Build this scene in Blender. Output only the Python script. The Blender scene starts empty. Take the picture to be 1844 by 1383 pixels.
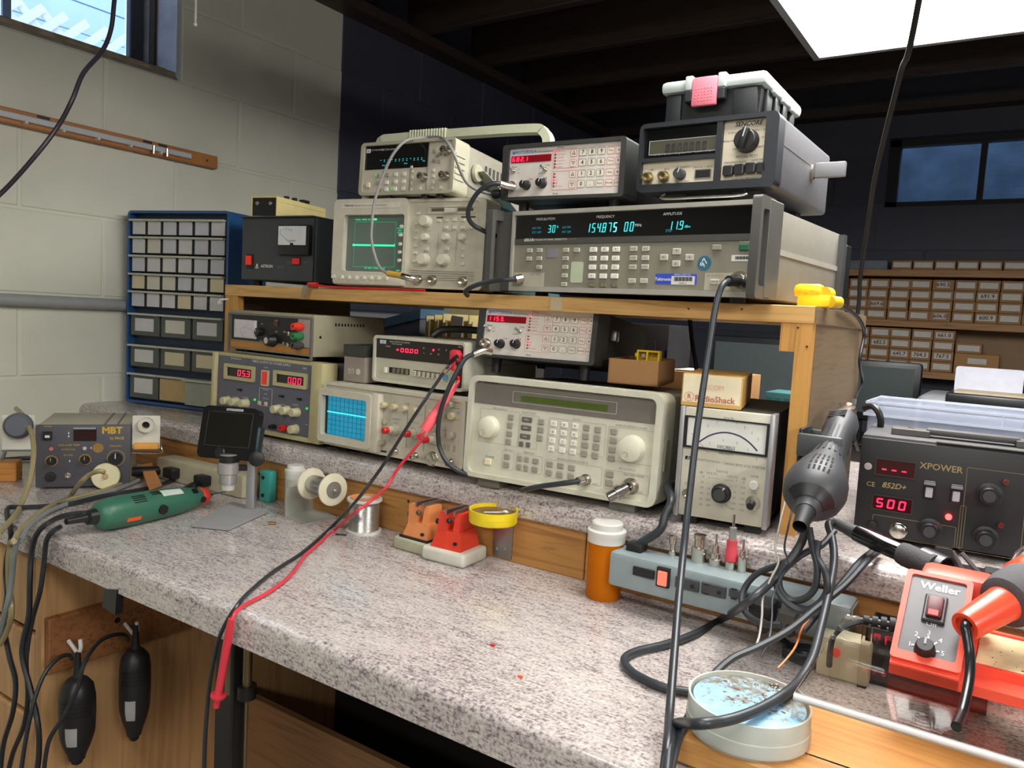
import bpy, bmesh, math, random
from math import radians as R, sin, cos, pi
from mathutils import Vector as V, Matrix

random.seed(7)
S = bpy.context.scene
COL = S.collection

# ------------------------------------------------------------------ camera
CAM = V((0.0, 0.0, 1.318))                      # eye of the photographer, standing at the bench
FPX, YAW, PIT, ROL = 1391.3, R(33.31), R(4.884), R(-3.216)
_f = V((-sin(YAW), cos(YAW), 0)); _r = V((cos(YAW), sin(YAW), 0)); _d = V((0, 0, -1))
_f2 = cos(PIT)*_f + sin(PIT)*_d; _d2 = cos(PIT)*_d - sin(PIT)*_f
RIGHT = cos(ROL)*_r + sin(ROL)*_d2; DOWN = cos(ROL)*_d2 - sin(ROL)*_r; FWD = _f2
cd = bpy.data.cameras.new('camera'); cam = bpy.data.objects.new('camera', cd); COL.objects.link(cam)
m = Matrix((RIGHT, -DOWN, -FWD)).transposed().to_4x4(); m.translation = CAM
cam.matrix_world = m
cd.sensor_width = 36; cd.lens = FPX*36/1844; cd.clip_start = 0.02; cd.clip_end = 60
S.camera = cam
# ------------------------------------------------------------------ view + world
S.view_settings.view_transform = 'Standard'; S.view_settings.look = 'None'
S.view_settings.gamma = 1; S.view_settings.use_curve_mapping = False
S.view_settings.exposure = 0.14
LAMP_BENCH, LAMP_BACK, LAMP_FIX, LAMP_SIDE = 11.0, 22.0, 17.0, 44.0     # radiance of the diffusers of the four ceiling fixtures
SKY = 3.4
wd = bpy.data.worlds.new('sky'); S.world = wd; wd.use_nodes = True
bg = wd.node_tree.nodes['Background']; bg.inputs[0].default_value = (0.60, 0.76, 1.0, 1); bg.inputs[1].default_value = SKY

# ------------------------------------------------------------------ colour + material helpers
def lin(c):
    return tuple(((v/255)/12.92 if v/255 <= 0.04045 else ((v/255+0.055)/1.055)**2.4) for v in c)
def nn(t, kind, **kw):
    n = t.nodes.new(kind)
    for k, v in kw.items(): setattr(n, k, v)
    return n
MATS = {}
def mat(name, rgb=(128,128,128), rough=.5, metal=0, emit=0, erGB=None, vary=.06, scale=40, bump=0, trans=0, ior=1.45, alpha=1, coat=0):
    if name in MATS: return MATS[name]
    M = bpy.data.materials.new(name); M.use_nodes = True; t = M.node_tree
    b = t.nodes['Principled BSDF']; c = lin(rgb)
    b.inputs['Base Color'].default_value = (*c, 1); b.inputs['Roughness'].default_value = rough
    b.inputs['Metallic'].default_value = metal
    if trans: b.inputs['Transmission Weight'].default_value = trans; b.inputs['IOR'].default_value = ior
    if alpha < 1: b.inputs['Alpha'].default_value = alpha
    if coat: b.inputs['Coat Weight'].default_value = coat
    if emit:
        b.inputs['Emission Color'].default_value = (*lin(erGB or rgb), 1); b.inputs['Emission Strength'].default_value = emit
    elif vary and not trans:
        tc = nn(t, 'ShaderNodeTexCoord'); no = nn(t, 'ShaderNodeTexNoise'); no.inputs['Scale'].default_value = scale; no.inputs['Detail'].default_value = 5
        t.links.new(tc.outputs['Object'], no.inputs['Vector'])
        ra = nn(t, 'ShaderNodeValToRGB')
        ra.color_ramp.elements[0].position = .3; ra.color_ramp.elements[1].position = .7
        ra.color_ramp.elements[0].color = (*[x*(1-vary) for x in c], 1); ra.color_ramp.elements[1].color = (*[min(1, x*(1+vary)) for x in c], 1)
        t.links.new(no.outputs['Fac'], ra.inputs['Fac']); t.links.new(ra.outputs['Color'], b.inputs['Base Color'])
        if bump:
            bp = nn(t, 'ShaderNodeBump'); bp.inputs['Strength'].default_value = bump; bp.inputs['Distance'].default_value = .002
            n2 = nn(t, 'ShaderNodeTexNoise'); n2.inputs['Scale'].default_value = scale*8
            t.links.new(tc.outputs['Object'], n2.inputs['Vector'])
            t.links.new(n2.outputs['Fac'], bp.inputs['Height']); t.links.new(bp.outputs['Normal'], b.inputs['Normal'])
    MATS[name] = M
    return M

def ramp_mat(name, stops, build, rough=.5, bump=0, coat=0):
    """stops: [(pos, rgb)], build(t) returns the socket that drives the ramp"""
    M = bpy.data.materials.new(name); M.use_nodes = True; t = M.node_tree; b = t.nodes['Principled BSDF']
    b.inputs['Roughness'].default_value = rough
    if coat: b.inputs['Coat Weight'].default_value = coat
    s = build(t); ra = nn(t, 'ShaderNodeValToRGB'); e = ra.color_ramp.elements
    while len(e) < len(stops): e.new(.5)
    for i, (p, c) in enumerate(stops): e[i].position = p; e[i].color = (*lin(c), 1)
    t.links.new(s, ra.inputs['Fac']); t.links.new(ra.outputs['Color'], b.inputs['Base Color'])
    if bump:
        bp = nn(t, 'ShaderNodeBump'); bp.inputs['Strength'].default_value = bump; bp.inputs['Distance'].default_value = .002
        t.links.new(s, bp.inputs['Height']); t.links.new(bp.outputs['Normal'], b.inputs['Normal'])
    MATS[name] = M
    return M
def mapped(t, scale, rot=(0,0,0), coord='Object'):
    tc = nn(t, 'ShaderNodeTexCoord'); mp = nn(t, 'ShaderNodeMapping'); mp.inputs['Scale'].default_value = scale; mp.inputs['Rotation'].default_value = rot
    t.links.new(tc.outputs[coord], mp.inputs['Vector']); return mp.outputs['Vector']
def noise(t, vec, scale, detail=6, rough=.6, dist=0):
    n = nn(t, 'ShaderNodeTexNoise'); n.inputs['Scale'].default_value = scale; n.inputs['Detail'].default_value = detail
    n.inputs['Roughness'].default_value = rough; n.inputs['Distortion'].default_value = dist
    t.links.new(vec, n.inputs['Vector']); return n.outputs['Fac']
def mixv(t, a, b, f):
    m_ = nn(t, 'ShaderNodeMix'); m_.data_type = 'FLOAT'; m_.inputs[0].default_value = f
    t.links.new(a, m_.inputs[2]); t.links.new(b, m_.inputs[3]); return m_.outputs[0]

def wood(name, base, dark, axis=0, rough=.55, sc=1.0):
    def b(t):
        s = [26*sc]*3; s[axis] = 1.6*sc
        v = mapped(t, s); return noise(t, v, 3.2, 5, .55, 1.2)
    return ramp_mat(name, [(.28, dark), (.5, base), (.72, tuple(min(255, int(x*1.06)) for x in base))], b, rough)

def laminate():
    def b(t):
        a = noise(t, mapped(t, (6.0, 34, 34), (0, 0, R(-8))), 3.4, 9, .74, 2.4)
        c = noise(t, mapped(t, (1, 1, 1)), 240, 2, .6)
        d = noise(t, mapped(t, (1.0, 1.8, 1.8), (0, 0, R(-12))), 70, 5, .7, 1.0)
        e = noise(t, mapped(t, (1, 2.2, 2.2)), 5, 4, .6, .8)
        return mixv(t, mixv(t, mixv(t, a, d, .36), c, .34), e, .12)
    return ramp_mat('laminate', [(.36, (78,66,72)), (.44, (134,121,123)), (.49, (180,170,166)), (.55, (200,192,184)), (.64, (220,214,204))], b, .26, 0, .5)

LAM = laminate()
PINE = wood('pine', (208,164,100), (176,130,72), 0)
PINEV = wood('pine_upright', (200,148,76), (170,120,58), 2)
PLY = wood('plywood_face', (122,101,74), (102,83,60), 1, .6, 1.2)
FIR = wood('fir_strip', (186,134,72), (142,94,46), 0)
PANELW = wood('cabinet_wood', (198,154,104), (172,128,82), 2, .5, .5)
BOARDW = wood('stained_board', (142,92,52), (104,62,34), 0)

# ------------------------------------------------------------------ mesh helpers
def link(name, me, ma=None, parent=None, smooth=False):
    if ma is not None and not me.materials: me.materials.append(ma)
    o = bpy.data.objects.new(name, me); COL.objects.link(o)
    if parent is not None: o.parent = parent
    if smooth:
        for p in me.polygons: p.use_smooth = True
    return o
class MB:
    def __init__(s): s.b = bmesh.new()
    def _xf(s, vs, M):
        if M is not None: bmesh.ops.transform(s.b, matrix=M, verts=vs)
    def box(s, x0, x1, y0, y1, z0, z1, bev=0, seg=2, M=None):
        r = bmesh.ops.create_cube(s.b, size=1); vs = r['verts']
        bmesh.ops.scale(s.b, vec=(x1-x0, y1-y0, z1-z0), verts=vs)
        bmesh.ops.translate(s.b, vec=((x0+x1)/2, (y0+y1)/2, (z0+z1)/2), verts=vs)
        if bev:
            es = list({e for v in vs for e in v.link_edges})
            r2 = bmesh.ops.bevel(s.b, geom=es, offset=bev, segments=seg, affect='EDGES', profile=.5)
            vs = list({v for f in r2['faces'] for v in f.verts} | {v for v in vs if v.is_valid})
        s._xf(vs, M); return s
    def cyl(s, p0, p1, r0, r1=None, n=20, caps=True):
        r1 = r0 if r1 is None else r1; p0 = V(p0); p1 = V(p1); d = p1-p0; q = d.to_track_quat('Z', 'Y')
        a = [s.b.verts.new(p0+q@V((r0*cos(2*pi*i/n), r0*sin(2*pi*i/n), 0))) for i in range(n)]
        b = [s.b.verts.new(p1+q@V((r1*cos(2*pi*i/n), r1*sin(2*pi*i/n), 0))) for i in range(n)]
        for i in range(n): s.b.faces.new((a[i], a[(i+1)%n], b[(i+1)%n], b[i]))
        if caps: s.b.faces.new(a[::-1]); s.b.faces.new(b)
        return s
    def lathe(s, prof, o=(0,0,0), ax=(0,0,1), n=24):
        """prof: [(r, t)] along the axis"""
        o = V(o); q = V(ax).to_track_quat('Z', 'Y'); rings = []
        for r, t in prof:
            if r <= 1e-6: rings.append([s.b.verts.new(o+q@V((0,0,t)))])
            else: rings.append([s.b.verts.new(o+q@V((r*cos(2*pi*i/n), r*sin(2*pi*i/n), t))) for i in range(n)])
        for A, B in zip(rings, rings[1:]):
            for i in range(n):
                j = (i+1) % n
                if len(A) == 1 and len(B) == 1: break
                if len(A) == 1: s.b.faces.new((A[0], B[j], B[i]))
                elif len(B) == 1: s.b.faces.new((A[i], A[j], B[0]))
                else: s.b.faces.new((A[i], A[j], B[j], B[i]))
        return s
    def tube(s, pts, r, n=8, sub=6, caps=True):
        P = spline(pts, sub) if sub > 1 else [V(p) for p in pts]
        rings = []; up = V((0,0,1)); prev = None
        for i, p in enumerate(P):
            d = (P[min(i+1, len(P)-1)] - P[max(i-1, 0)])
            if d.length < 1e-9: d = V((0,0,1))
            d.normalize()
            if prev is None:
                a = d.orthogonal().normalized()
            else:
                a = prev - d*prev.dot(d)
                a = a.normalized() if a.length > 1e-6 else d.orthogonal().normalized()
            prev = a; b = d.cross(a)
            rr = r(i/(len(P)-1)) if callable(r) else r
            rings.append([s.b.verts.new(p+rr*(cos(2*pi*k/n)*a+sin(2*pi*k/n)*b)) for k in range(n)])
        for A, B in zip(rings, rings[1:]):
            for k in range(n): s.b.faces.new((A[k], A[(k+1)%n], B[(k+1)%n], B[k]))
        if caps: s.b.faces.new(rings[0][::-1]); s.b.faces.new(rings[-1])
        return s
    def prism(s, poly, a, b, fn):
        """poly of 2D points swept between depths a and b; fn(u, v, depth) -> point"""
        A = [s.b.verts.new(fn(u, v, a)) for u, v in poly]; B = [s.b.verts.new(fn(u, v, b)) for u, v in poly]
        n = len(poly)
        for i in range(n): s.b.faces.new((A[i], A[(i+1)%n], B[(i+1)%n], B[i]))
        s.b.faces.new(A[::-1]); s.b.faces.new(B); return s
    def ring(s, outer, inner, a, b, fn):
        n = len(outer)
        L = [[s.b.verts.new(fn(u, v, d)) for u, v in q] for q, d in ((outer, a), (inner, a), (inner, b), (outer, b))]
        for i in range(n):
            j = (i+1) % n
            for k in range(4): A, B = L[k], L[(k+1)%4]; s.b.faces.new((A[i], A[j], B[j], B[i]))
        return s
    def hexa(s, P):
        """eight corners: 0-3 bottom loop, 4-7 top loop"""
        v = [s.b.verts.new(p) for p in P]
        for f in ((3,2,1,0), (4,5,6,7), (0,1,5,4), (1,2,6,5), (2,3,7,6), (3,0,4,7)): s.b.faces.new([v[i] for i in f])
        return s
    def ball(s, c, r, sc=(1,1,1), u=14, w=10):
        q = bmesh.ops.create_uvsphere(s.b, u_segments=u, v_segments=w, radius=r)
        bmesh.ops.scale(s.b, vec=sc, verts=q['verts']); bmesh.ops.translate(s.b, vec=c, verts=q['verts']); return s
    def mesh(s, name, smooth=False):
        bmesh.ops.recalc_face_normals(s.b, faces=s.b.faces)
        me = bpy.data.meshes.new(name); s.b.to_mesh(me); s.b.free()
        if smooth:
            for p in me.polygons: p.use_smooth = True
            me.set_sharp_from_angle(angle=R(38))
        return me
    def build(s, name, ma, parent=None, smooth=False):
        return link(name, s.mesh(name, smooth), ma, parent)
def spline(pts, sub=6):
    P = [V(p) for p in pts]
    if len(P) < 3: return P
    out = []
    for i in range(len(P)-1):
        p0 = P[max(i-1, 0)]; p1 = P[i]; p2 = P[i+1]; p3 = P[min(i+2, len(P)-1)]
        for k in range(sub):
            t = k/sub
            out.append(.5*((2*p1)+(p2-p0)*t+(2*p0-5*p1+4*p2-p3)*t*t+(3*p1-p0-3*p2+p3)*t**3))
    out.append(P[-1]); return out
def rrect(x0, x1, y0, y1, r, n=4):
    r = min(r, (x1-x0)/2-1e-5, (y1-y0)/2-1e-5); o = []
    for cx, cy, a in ((x1-r, y1-r, 0), (x0+r, y1-r, 90), (x0+r, y0+r, 180), (x1-r, y0+r, 270)):
        for k in range(n+1):
            t = R(a+90*k/n); o.append((cx+r*cos(t), cy+r*sin(t)))
    return o
XZ = lambda u, v, d: (u, d, v)          # a vertical face: u across, v up, d into depth
XY = lambda u, v, d: (u, v, d)          # a lying face

def tag(o, label=None, cat=None, group=None, kind=None):
    if label: o['label'] = label
    if cat: o['category'] = cat
    if group: o['group'] = group
    if kind: o['kind'] = kind
    return o
def thing(name, label, cat, loc=(0,0,0), rz=0, group=None, rx=0, ry=0):
    o = bpy.data.objects.new(name, None); COL.objects.link(o); o.empty_display_size = .05
    o.location = loc; o.rotation_euler = (rx, ry, rz)
    return tag(o, label, cat, group)
def wrap(o, ax, sd, up, t0, t1, a0, a1, rf, th=.0006, n=6):
    """a curved patch lying on a turned body: rf(t) is the body radius"""
    mb = MB(); G = []
    for i in range(n+1):
        t = t0+(t1-t0)*i/n if callable(rf) else t0+(t1-t0)*i/n; row = []
        for j in range(n+1):
            a = a0+(a1-a0)*j/n; row.append(V(o)+ax*t+(sd*cos(a)+up*sin(a))*(rf(t)+th))
        G.append([mb.b.verts.new(q) for q in row])
    for i in range(n):
        for j in range(n): mb.b.faces.new((G[i][j], G[i+1][j], G[i+1][j+1], G[i][j+1]))
    return mb
def prof_r(prof):
    pts = sorted((t, r) for r, t in prof if r > 0)
    def f(t):
        for (a, ra), (b, rb) in zip(pts, pts[1:]):
            if a <= t <= b: return ra+(rb-ra)*((t-a)/(b-a) if b > a else 0)
        return pts[0][1] if t < pts[0][0] else pts[-1][1]
    return f
def structure(o): o['kind'] = 'structure'; return o
def dup(o, loc, rz=None, label=None):
    c = o.copy(); COL.objects.link(c); c.location = loc
    if rz is not None: c.rotation_euler = (o.rotation_euler[0], o.rotation_euler[1], rz)
    if label: c['label'] = label
    for ch in list(o.children):
        k = ch.copy(); COL.objects.link(k); k.parent = c
        for g in list(ch.children):
            q = g.copy(); COL.objects.link(q); q.parent = k
    return c

# survey of the photograph: a sight line from the eye, met with a known plane of the room
def sight(x, y): return FWD + RIGHT*((x-922)/FPX) + DOWN*((y-691.5)/FPX)
def on(x, y, ax, v):
    d = sight(x, y); i = 'XYZ'.index(ax); return CAM + d*((v-CAM[i])/d[i])
CROP = dict(A=(0,0,2.88125), B=(200,330,4.191), C=(600,190,3.951), D=(880,180,3.64), E=(1130,90,4.61), F=(900,350,2.881), G=(380,540,4.94),
    H=(570,540,4.322), I=(830,540,3.639), J=(1200,600,3.639), K=(1420,440,4.3208), L=(1500,690,3.738), M=(0,700,4.61), N=(320,700,4.938),
    O=(600,860,5.122), P=(1040,900,3.546), Q=(1180,1000,2.777), RR=(0,920,2.9875), SS=(1500,480,4.939), T=(1040,540,4.191), U=(1560,980,4.32),
    VV=(0,0,5.122), W=(1400,700,4.941), X=(560,690,6.147), Y=(600,530,6.147), Z=(0,690,5.123), ID=(0,0,1))
def px(k, x, y): a, b, s = CROP[k]; return a+x/s, b+y/s
def at(k, x, y, ax, v): return on(*px(k, x, y), ax, v)

_TXT = {}
def text_mesh(s, size, bold=0, shear=0, align='CENTER'):
    k = (s, round(size, 5), bold, shear, align)
    if k in _TXT: return _TXT[k].copy()
    cu = bpy.data.curves.new('lettering', 'FONT'); cu.body = s; cu.size = size; cu.align_x = align; cu.align_y = 'CENTER'
    cu.resolution_u = 2; cu.shear = shear
    o = bpy.data.objects.new('tmp', cu); me = bpy.data.meshes.new_from_object(o)
    bpy.data.objects.remove(o); bpy.data.curves.remove(cu)
    if bold:                                   # heavier strokes: the outline repeated a hair to each side
        bm = bmesh.new(); bm.from_mesh(me); g = bm.verts[:]+bm.edges[:]+bm.faces[:]
        for dx, dy, dz in ((bold, 0, .00004), (-bold, 0, .00008), (0, bold, .00012), (0, -bold, .00016)):
            r = bmesh.ops.duplicate(bm, geom=g); bmesh.ops.translate(bm, vec=(dx, dy, dz), verts=[e for e in r['geom'] if isinstance(e, bmesh.types.BMVert)])
        bm.to_mesh(me); bm.free()
    me.name = 'lettering'; _TXT[k] = me; return me.copy()

# ------------------------------------------------------------------ palette
M_ = mat
WHITE = M_('white_plastic', (214,212,204), .4); IVORY = M_('ivory_plastic', (205,199,172), .45); BLACK = M_('black_plastic', (26,26,28), .42)
DARK = M_('dark_grey_plastic', (58,59,60), .5); GREY = M_('grey_key', (150,148,136), .5); CHROME = M_('nickel', (205,200,190), .22, 1); STEEL = M_('brushed_steel', (168,168,168), .38, 1)
RUBBER = M_('black_rubber', (30,31,33), .6); REDP = M_('red_plastic', (205,38,34), .4); INK = M_('black_ink', (46,46,48), .7, vary=0); INKW = M_('white_ink', (218,218,214), .6, vary=0)
INKG = M_('grey_ink', (128,126,118), .7, vary=0); INKR = M_('red_ink', (210,96,100), .7, vary=0); INKY = M_('yellow_ink', (206,166,40), .6, vary=0); INKB = M_('blue_ink', (70,110,190), .7, vary=0)
LEDR = M_('red_led', (255,30,60), .4, emit=3.0, erGB=(255,30,70)); LEDRD = M_('red_led_dim', (150,10,24), .4, emit=.6, erGB=(255,20,50)); LEDG = M_('green_led', (40,200,70), .4, emit=.8)
VFD = M_('cyan_fluorescent_segment', (70,225,225), .4, emit=.45, erGB=(60,215,222)); VFDD = M_('cyan_segment_dim', (30,130,140), .4, emit=.35, erGB=(40,160,170))
WINDOWK = M_('black_display_window', (14,14,16), .15, vary=0); WINDOWR = M_('red_display_window', (52,6,10), .2, vary=0)
CARDB = M_('cardboard', (172,128,80), .75, scale=12); PAPER = M_('white_paper', (218,216,208), .7); MANILA = M_('manila_folder', (214,196,140), .7)
CABLE = M_('black_cable', (38,40,44), .42)

# ------------------------------------------------------------------ an instrument: an Empty at the front bottom left corner of its face
class Inst:
    def __init__(s, name, label, cat, X, Y, Z, w, h, yaw=0, tilt=0, group=None):
        s.o = thing(name, label, cat, (X, Y, Z), R(yaw), group, rx=-R(tilt)); s.w = w; s.h = h; s.k = 'ID'
        s.M = Matrix.Translation((X, Y, Z)) @ Matrix.Rotation(R(yaw), 4, 'Z') @ Matrix.Rotation(-R(tilt), 4, 'X'); s.Mi = s.M.inverted()
    def p(s, x, y, d=0.0):
        """a point read off the photograph, on the plane of the face"""
        o = s.Mi @ CAM; v = s.Mi.to_3x3() @ sight(*px(s.k, x, y)); t = (d-o.y)/v.y; q = o+v*t; return q.x, q.z
    def box(s, name, ma, x0, x1, y0, y1, z0, z1, bev=0, parent=None, seg=2): return MB().box(x0, x1, y0, y1, z0, z1, bev, seg).build(name, ma, parent or s.o, bev > 0)
    def plate(s, name, ma, a, b, d=.0, th=.001, r=0, parent=None):
        u0, v0 = s.p(*a); u1, v1 = s.p(*b); x0, x1 = sorted((u0, u1)); z0, z1 = sorted((v0, v1))
        mb = MB()
        if r: mb.prism(rrect(x0, x1, z0, z1, r), -d-th, -d, XZ)
        else: mb.box(x0, x1, -d-th, -d, z0, z1)
        return mb.build(name, ma, parent or s.o)
    def frame(s, name, ma, a, b, t, d=0, th=.0006, r=.002, parent=None):
        u0, v0 = s.p(*a); u1, v1 = s.p(*b); x0, x1 = sorted((u0, u1)); z0, z1 = sorted((v0, v1))
        return MB().ring(rrect(x0, x1, z0, z1, r), rrect(x0+t, x1-t, z0+t, z1-t, max(r-t, .0004)), -d-th, -d, XZ).build(name, ma, parent or s.o)
    def keys(s, pts, w, h, ma, d=.0, th=.003, name='key', legends=None, ink=None, tsz=.0035):
        me = None; out = []
        for i, q in enumerate(pts):
            u, v = s.p(*q) if not isinstance(q, V) else (q.x, q.y)
            if me is None:
                me = MB().box(-w/2, w/2, -th, 0, -h/2, h/2, min(w, h)*.12, 1).mesh(name); me.materials.append(ma)
            o = bpy.data.objects.new(name, me); COL.objects.link(o); o.parent = s.o; o.location = (u, -d, v); out.append(o)
            if legends and i < len(legends) and legends[i]:
                t = text_mesh(legends[i], tsz); t.materials.append(ink or INK)
                l = bpy.data.objects.new('lettering', t); COL.objects.link(l); l.parent = o; l.location = (0, -th-.0002, 0); l.rotation_euler = (R(90), 0, 0)
        return out
    def knob(s, q, r, L, ma, d=.0, name='knob', cap=None, capr=.6, skirt=0, pointer=None, pang=0, n=24):
        u, v = s.p(*q) if not isinstance(q, V) else (q.x, q.y)
        pr = [(0, 0), (r*1.0, 0)]
        if skirt: pr = [(0, 0), (skirt, 0), (skirt, L*.12), (r*1.02, L*.2)]
        pr += [(r*.94, L*.93), (r*.86, L), (0, L)]
        o = MB().lathe(pr, (0, 0, 0), (0, -1, 0), n).build(name, ma, s.o, True); o.location = (u, -d, v)
        if cap: MB().lathe([(0, L), (r*capr, L), (r*capr, L+.0015), (0, L+.0015)], (0, 0, 0), (0, -1, 0), n).build('cap', cap, o)
        if pointer:
            b = MB().box(-r*.07, r*.07, -L-.0006, -L*.2, r*.1, r*.96).build('pointer', pointer, o); b.rotation_euler = (0, R(pang), 0)
        return o
    def post(s, q, r, L, ma, d=0, name='binding_post'):
        u, v = s.p(*q); pr = [(0, 0), (r*.7, 0), (r*.7, L*.25), (r, L*.25), (r, L*.62), (r*.82, L*.66), (r*.82, L), (r*.4, L), (r*.4, L*.8), (0, L*.8)]
        o = MB().lathe(pr, (0, 0, 0), (0, -1, 0), 16).build(name, ma, s.o, True); o.location = (u, -d, v); return o
    def bnc(s, q, r=.007, L=.014, d=0, name='connector', ma=None):
        u, v = s.p(*q) if not isinstance(q, V) else (q.x, q.y)
        o = MB().lathe([(0, 0), (r*1.25, 0), (r*1.25, .003), (r*.8, .003), (r*.8, L*.5), (r*.92, L*.55), (r*.92, L), (r*.66, L), (r*.66, L*.35), (0, L*.35)], (0,0,0), (0,-1,0), 20).build(name, ma or CHROME, s.o, True)
        o.location = (u, -d, v); MB().lathe([(0, L*.3), (r*.2, L*.3), (r*.2, L*.8), (0, L*.8)], (0,0,0), (0,-1,0), 8).build('pin', CHROME, o); return o
    def text(s, body, q, size, ma, d=0, bold=0, shear=0, align='CENTER', rot=0, parent=None):
        u, v = s.p(*q) if not isinstance(q, V) else (q.x, q.y)
        t = text_mesh(body, size, bold, shear, align); o = link('lettering', t, ma, parent or s.o); o.location = (u, -d-.0003, v); o.rotation_euler = (R(90), R(rot), 0); return o
    def seg(s, body, a, b, ma, d=0, name='digit', slant=.12, t=.09, dim=None, bright=None):
        u0, v1 = s.p(*a); u1, v0 = s.p(*b); n = sum(1 for c in body if c != '.'); pitch = (u1-u0)/n; H = v1-v0; w = pitch*.62; k = -1
        for c in body:
            if c == '.':
                x = u0+k*pitch+pitch*.84; seg_mesh('.', w, H, slant, t, (x, -d, v0)).build('decimal_point', ma, s.o); continue
            k += 1
            if c == ' ': continue
            m_ = bright[1] if bright and k == bright[0] else ma
            seg_mesh(c, w, H, slant, t, (u0+k*pitch, -d, v0)).build(name, m_, s.o)
    def feet(s, pts, r, h, ma=None):
        for x, y in pts: MB().cyl((x, y, -h), (x, y, .002), r*.85, r, 14).build('foot', ma or RUBBER, s.o, True)
SEGS = {'0':'abcdef','1':'bc','2':'abged','3':'abgcd','4':'fgbc','5':'afgcd','6':'afgedc','7':'abc','8':'abcdefg','9':'abcdfg','-':'g','=':'gd',' ':''}
def seg_mesh(c, w, H, sl, t, o):
    mb = MB(); T = H*t; ox, oy, oz = o
    def q(x0, x1, z0, z1):
        P = [(x0, z0), (x1, z0), (x1, z1), (x0, z1)]
        mb.prism([(ox+x+z*sl, oz+z) for x, z in P], oy-.0007, oy, XZ)
    if c == '.': q(0, T, 0, T); return mb
    if c == '+': q(0, w, H/2-T/2, H/2+T/2); q(w/2-T/2, w/2+T/2, H*.22, H*.42); q(w/2-T/2, w/2+T/2, H*.58, H*.78); return mb
    g = T*.15
    for s_ in SEGS.get(c, ''):
        if s_ == 'a': q(T*.6, w-T*.6, H-T, H)
        if s_ == 'd': q(T*.6, w-T*.6, 0, T)
        if s_ == 'g': q(T*.6, w-T*.6, H/2-T/2, H/2+T/2)
        if s_ == 'f': q(0, T, H/2+g, H-T*.4)
        if s_ == 'b': q(w-T, w, H/2+g, H-T*.4)
        if s_ == 'e': q(0, T, T*.4, H/2-g)
        if s_ == 'c': q(w-T, w, T*.4, H/2-g)
    return mb
def grid(tl, tr, bl, br, nx, ny):
    o = []
    for j in range(ny):
        for i in range(nx):
            a = i/(nx-1) if nx > 1 else 0; b = j/(ny-1) if ny > 1 else 0
            o.append(tuple((1-a)*(1-b)*tl[k]+a*(1-b)*tr[k]+(1-a)*b*bl[k]+a*b*br[k] for k in (0, 1)))
    return o
def cable(label, pts, r, ma=None, cat='cable', name='cable', n=8, sub=7, group=None):
    o = MB().tube(pts, r, n, sub).build(name, ma or CABLE, None, True); return tag(o, label, cat, group)

# ================================================================== THE ROOM
WX, BY, CZ = -2.10, 4.0, 2.38          # left wall face, back wall face, underside of the joists
def wall_paint():
    M = bpy.data.materials.new('block_paint'); M.use_nodes = True; t = M.node_tree; b = t.nodes['Principled BSDF']; b.inputs['Roughness'].default_value = .62
    g = nn(t, 'ShaderNodeNewGeometry'); sp = nn(t, 'ShaderNodeSeparateXYZ'); t.links.new(g.outputs['Position'], sp.inputs[0])
    n1 = noise(t, g.outputs['Position'], 3.2, 6, .6)
    def rp(lo, hi):
        ra = nn(t, 'ShaderNodeValToRGB'); ra.color_ramp.elements[0].position = .3; ra.color_ramp.elements[1].position = .7
        ra.color_ramp.elements[0].color = (*lin(lo), 1); ra.color_ramp.elements[1].color = (*lin(hi), 1); t.links.new(n1, ra.inputs['Fac']); return ra.outputs['Color']
    gt = nn(t, 'ShaderNodeMath', operation='GREATER_THAN'); gt.inputs[1].default_value = 1.985; t.links.new(sp.outputs['Y'], gt.inputs[0])
    mx = nn(t, 'ShaderNodeMix', data_type='RGBA'); t.links.new(gt.outputs[0], mx.inputs[0])
    t.links.new(rp((206,206,188), (220,219,201)), mx.inputs[6]); t.links.new(rp((60,62,76), (70,72,88)), mx.inputs[7])
    t.links.new(mx.outputs[2], b.inputs['Base Color'])
    bp = nn(t, 'ShaderNodeBump'); bp.inputs['Strength'].default_value = .25; bp.inputs['Distance'].default_value = .003
    t.links.new(noise(t, g.outputs['Position'], 90, 4, .7), bp.inputs['Height']); t.links.new(bp.outputs['Normal'], b.inputs['Normal'])
    return M
WALLP = wall_paint(); NAVY = M_('navy_wall_paint', (66,68,80), .6, vary=.1, scale=5, bump=.2)
DKWOOD = wood('joist_wood', (62,49,40), (42,33,27), 0); DKBOARD = wood('subfloor_wood', (58,46,38), (40,32,26), 1)
WIN_R, WIN_L, WIN_Z = 1.364, .30, 1.943
wl = structure(MB().box(WX-.2, WX, -2.6, BY+.2, 0, WIN_Z).box(WX-.2, WX, WIN_R, BY+.2, WIN_Z, 2.66).box(WX-.2, WX, -2.6, WIN_L, WIN_Z, 2.66).build('wall_left', WALLP))
rows = [1.733+.2113*k for k in range(-5, 4)]
_bm = {}
def block(par, ax, a0, a1, z0, z1, face):
    g = .0035; k = (ax, round(a1-a0, 3), round(z1-z0, 3))
    if k not in _bm:
        L, H = (a1-a0)/2-g, (z1-z0)/2-g
        mb = MB()
        if ax == 'Y': mb.box(-.004, .0028, -L, L, -H, H, .0028, 1)
        else: mb.box(-L, L, -.0028, .004, -H, H, .0028, 1)
        me = mb.mesh('block'); me.materials.append(WALLP if ax == 'Y' else NAVY); _bm[k] = me
    o = bpy.data.objects.new('block', _bm[k]); COL.objects.link(o); o.parent = par
    o.location = (face, (a0+a1)/2, (z0+z1)/2) if ax == 'Y' else ((a0+a1)/2, face, (z0+z1)/2)
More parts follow.
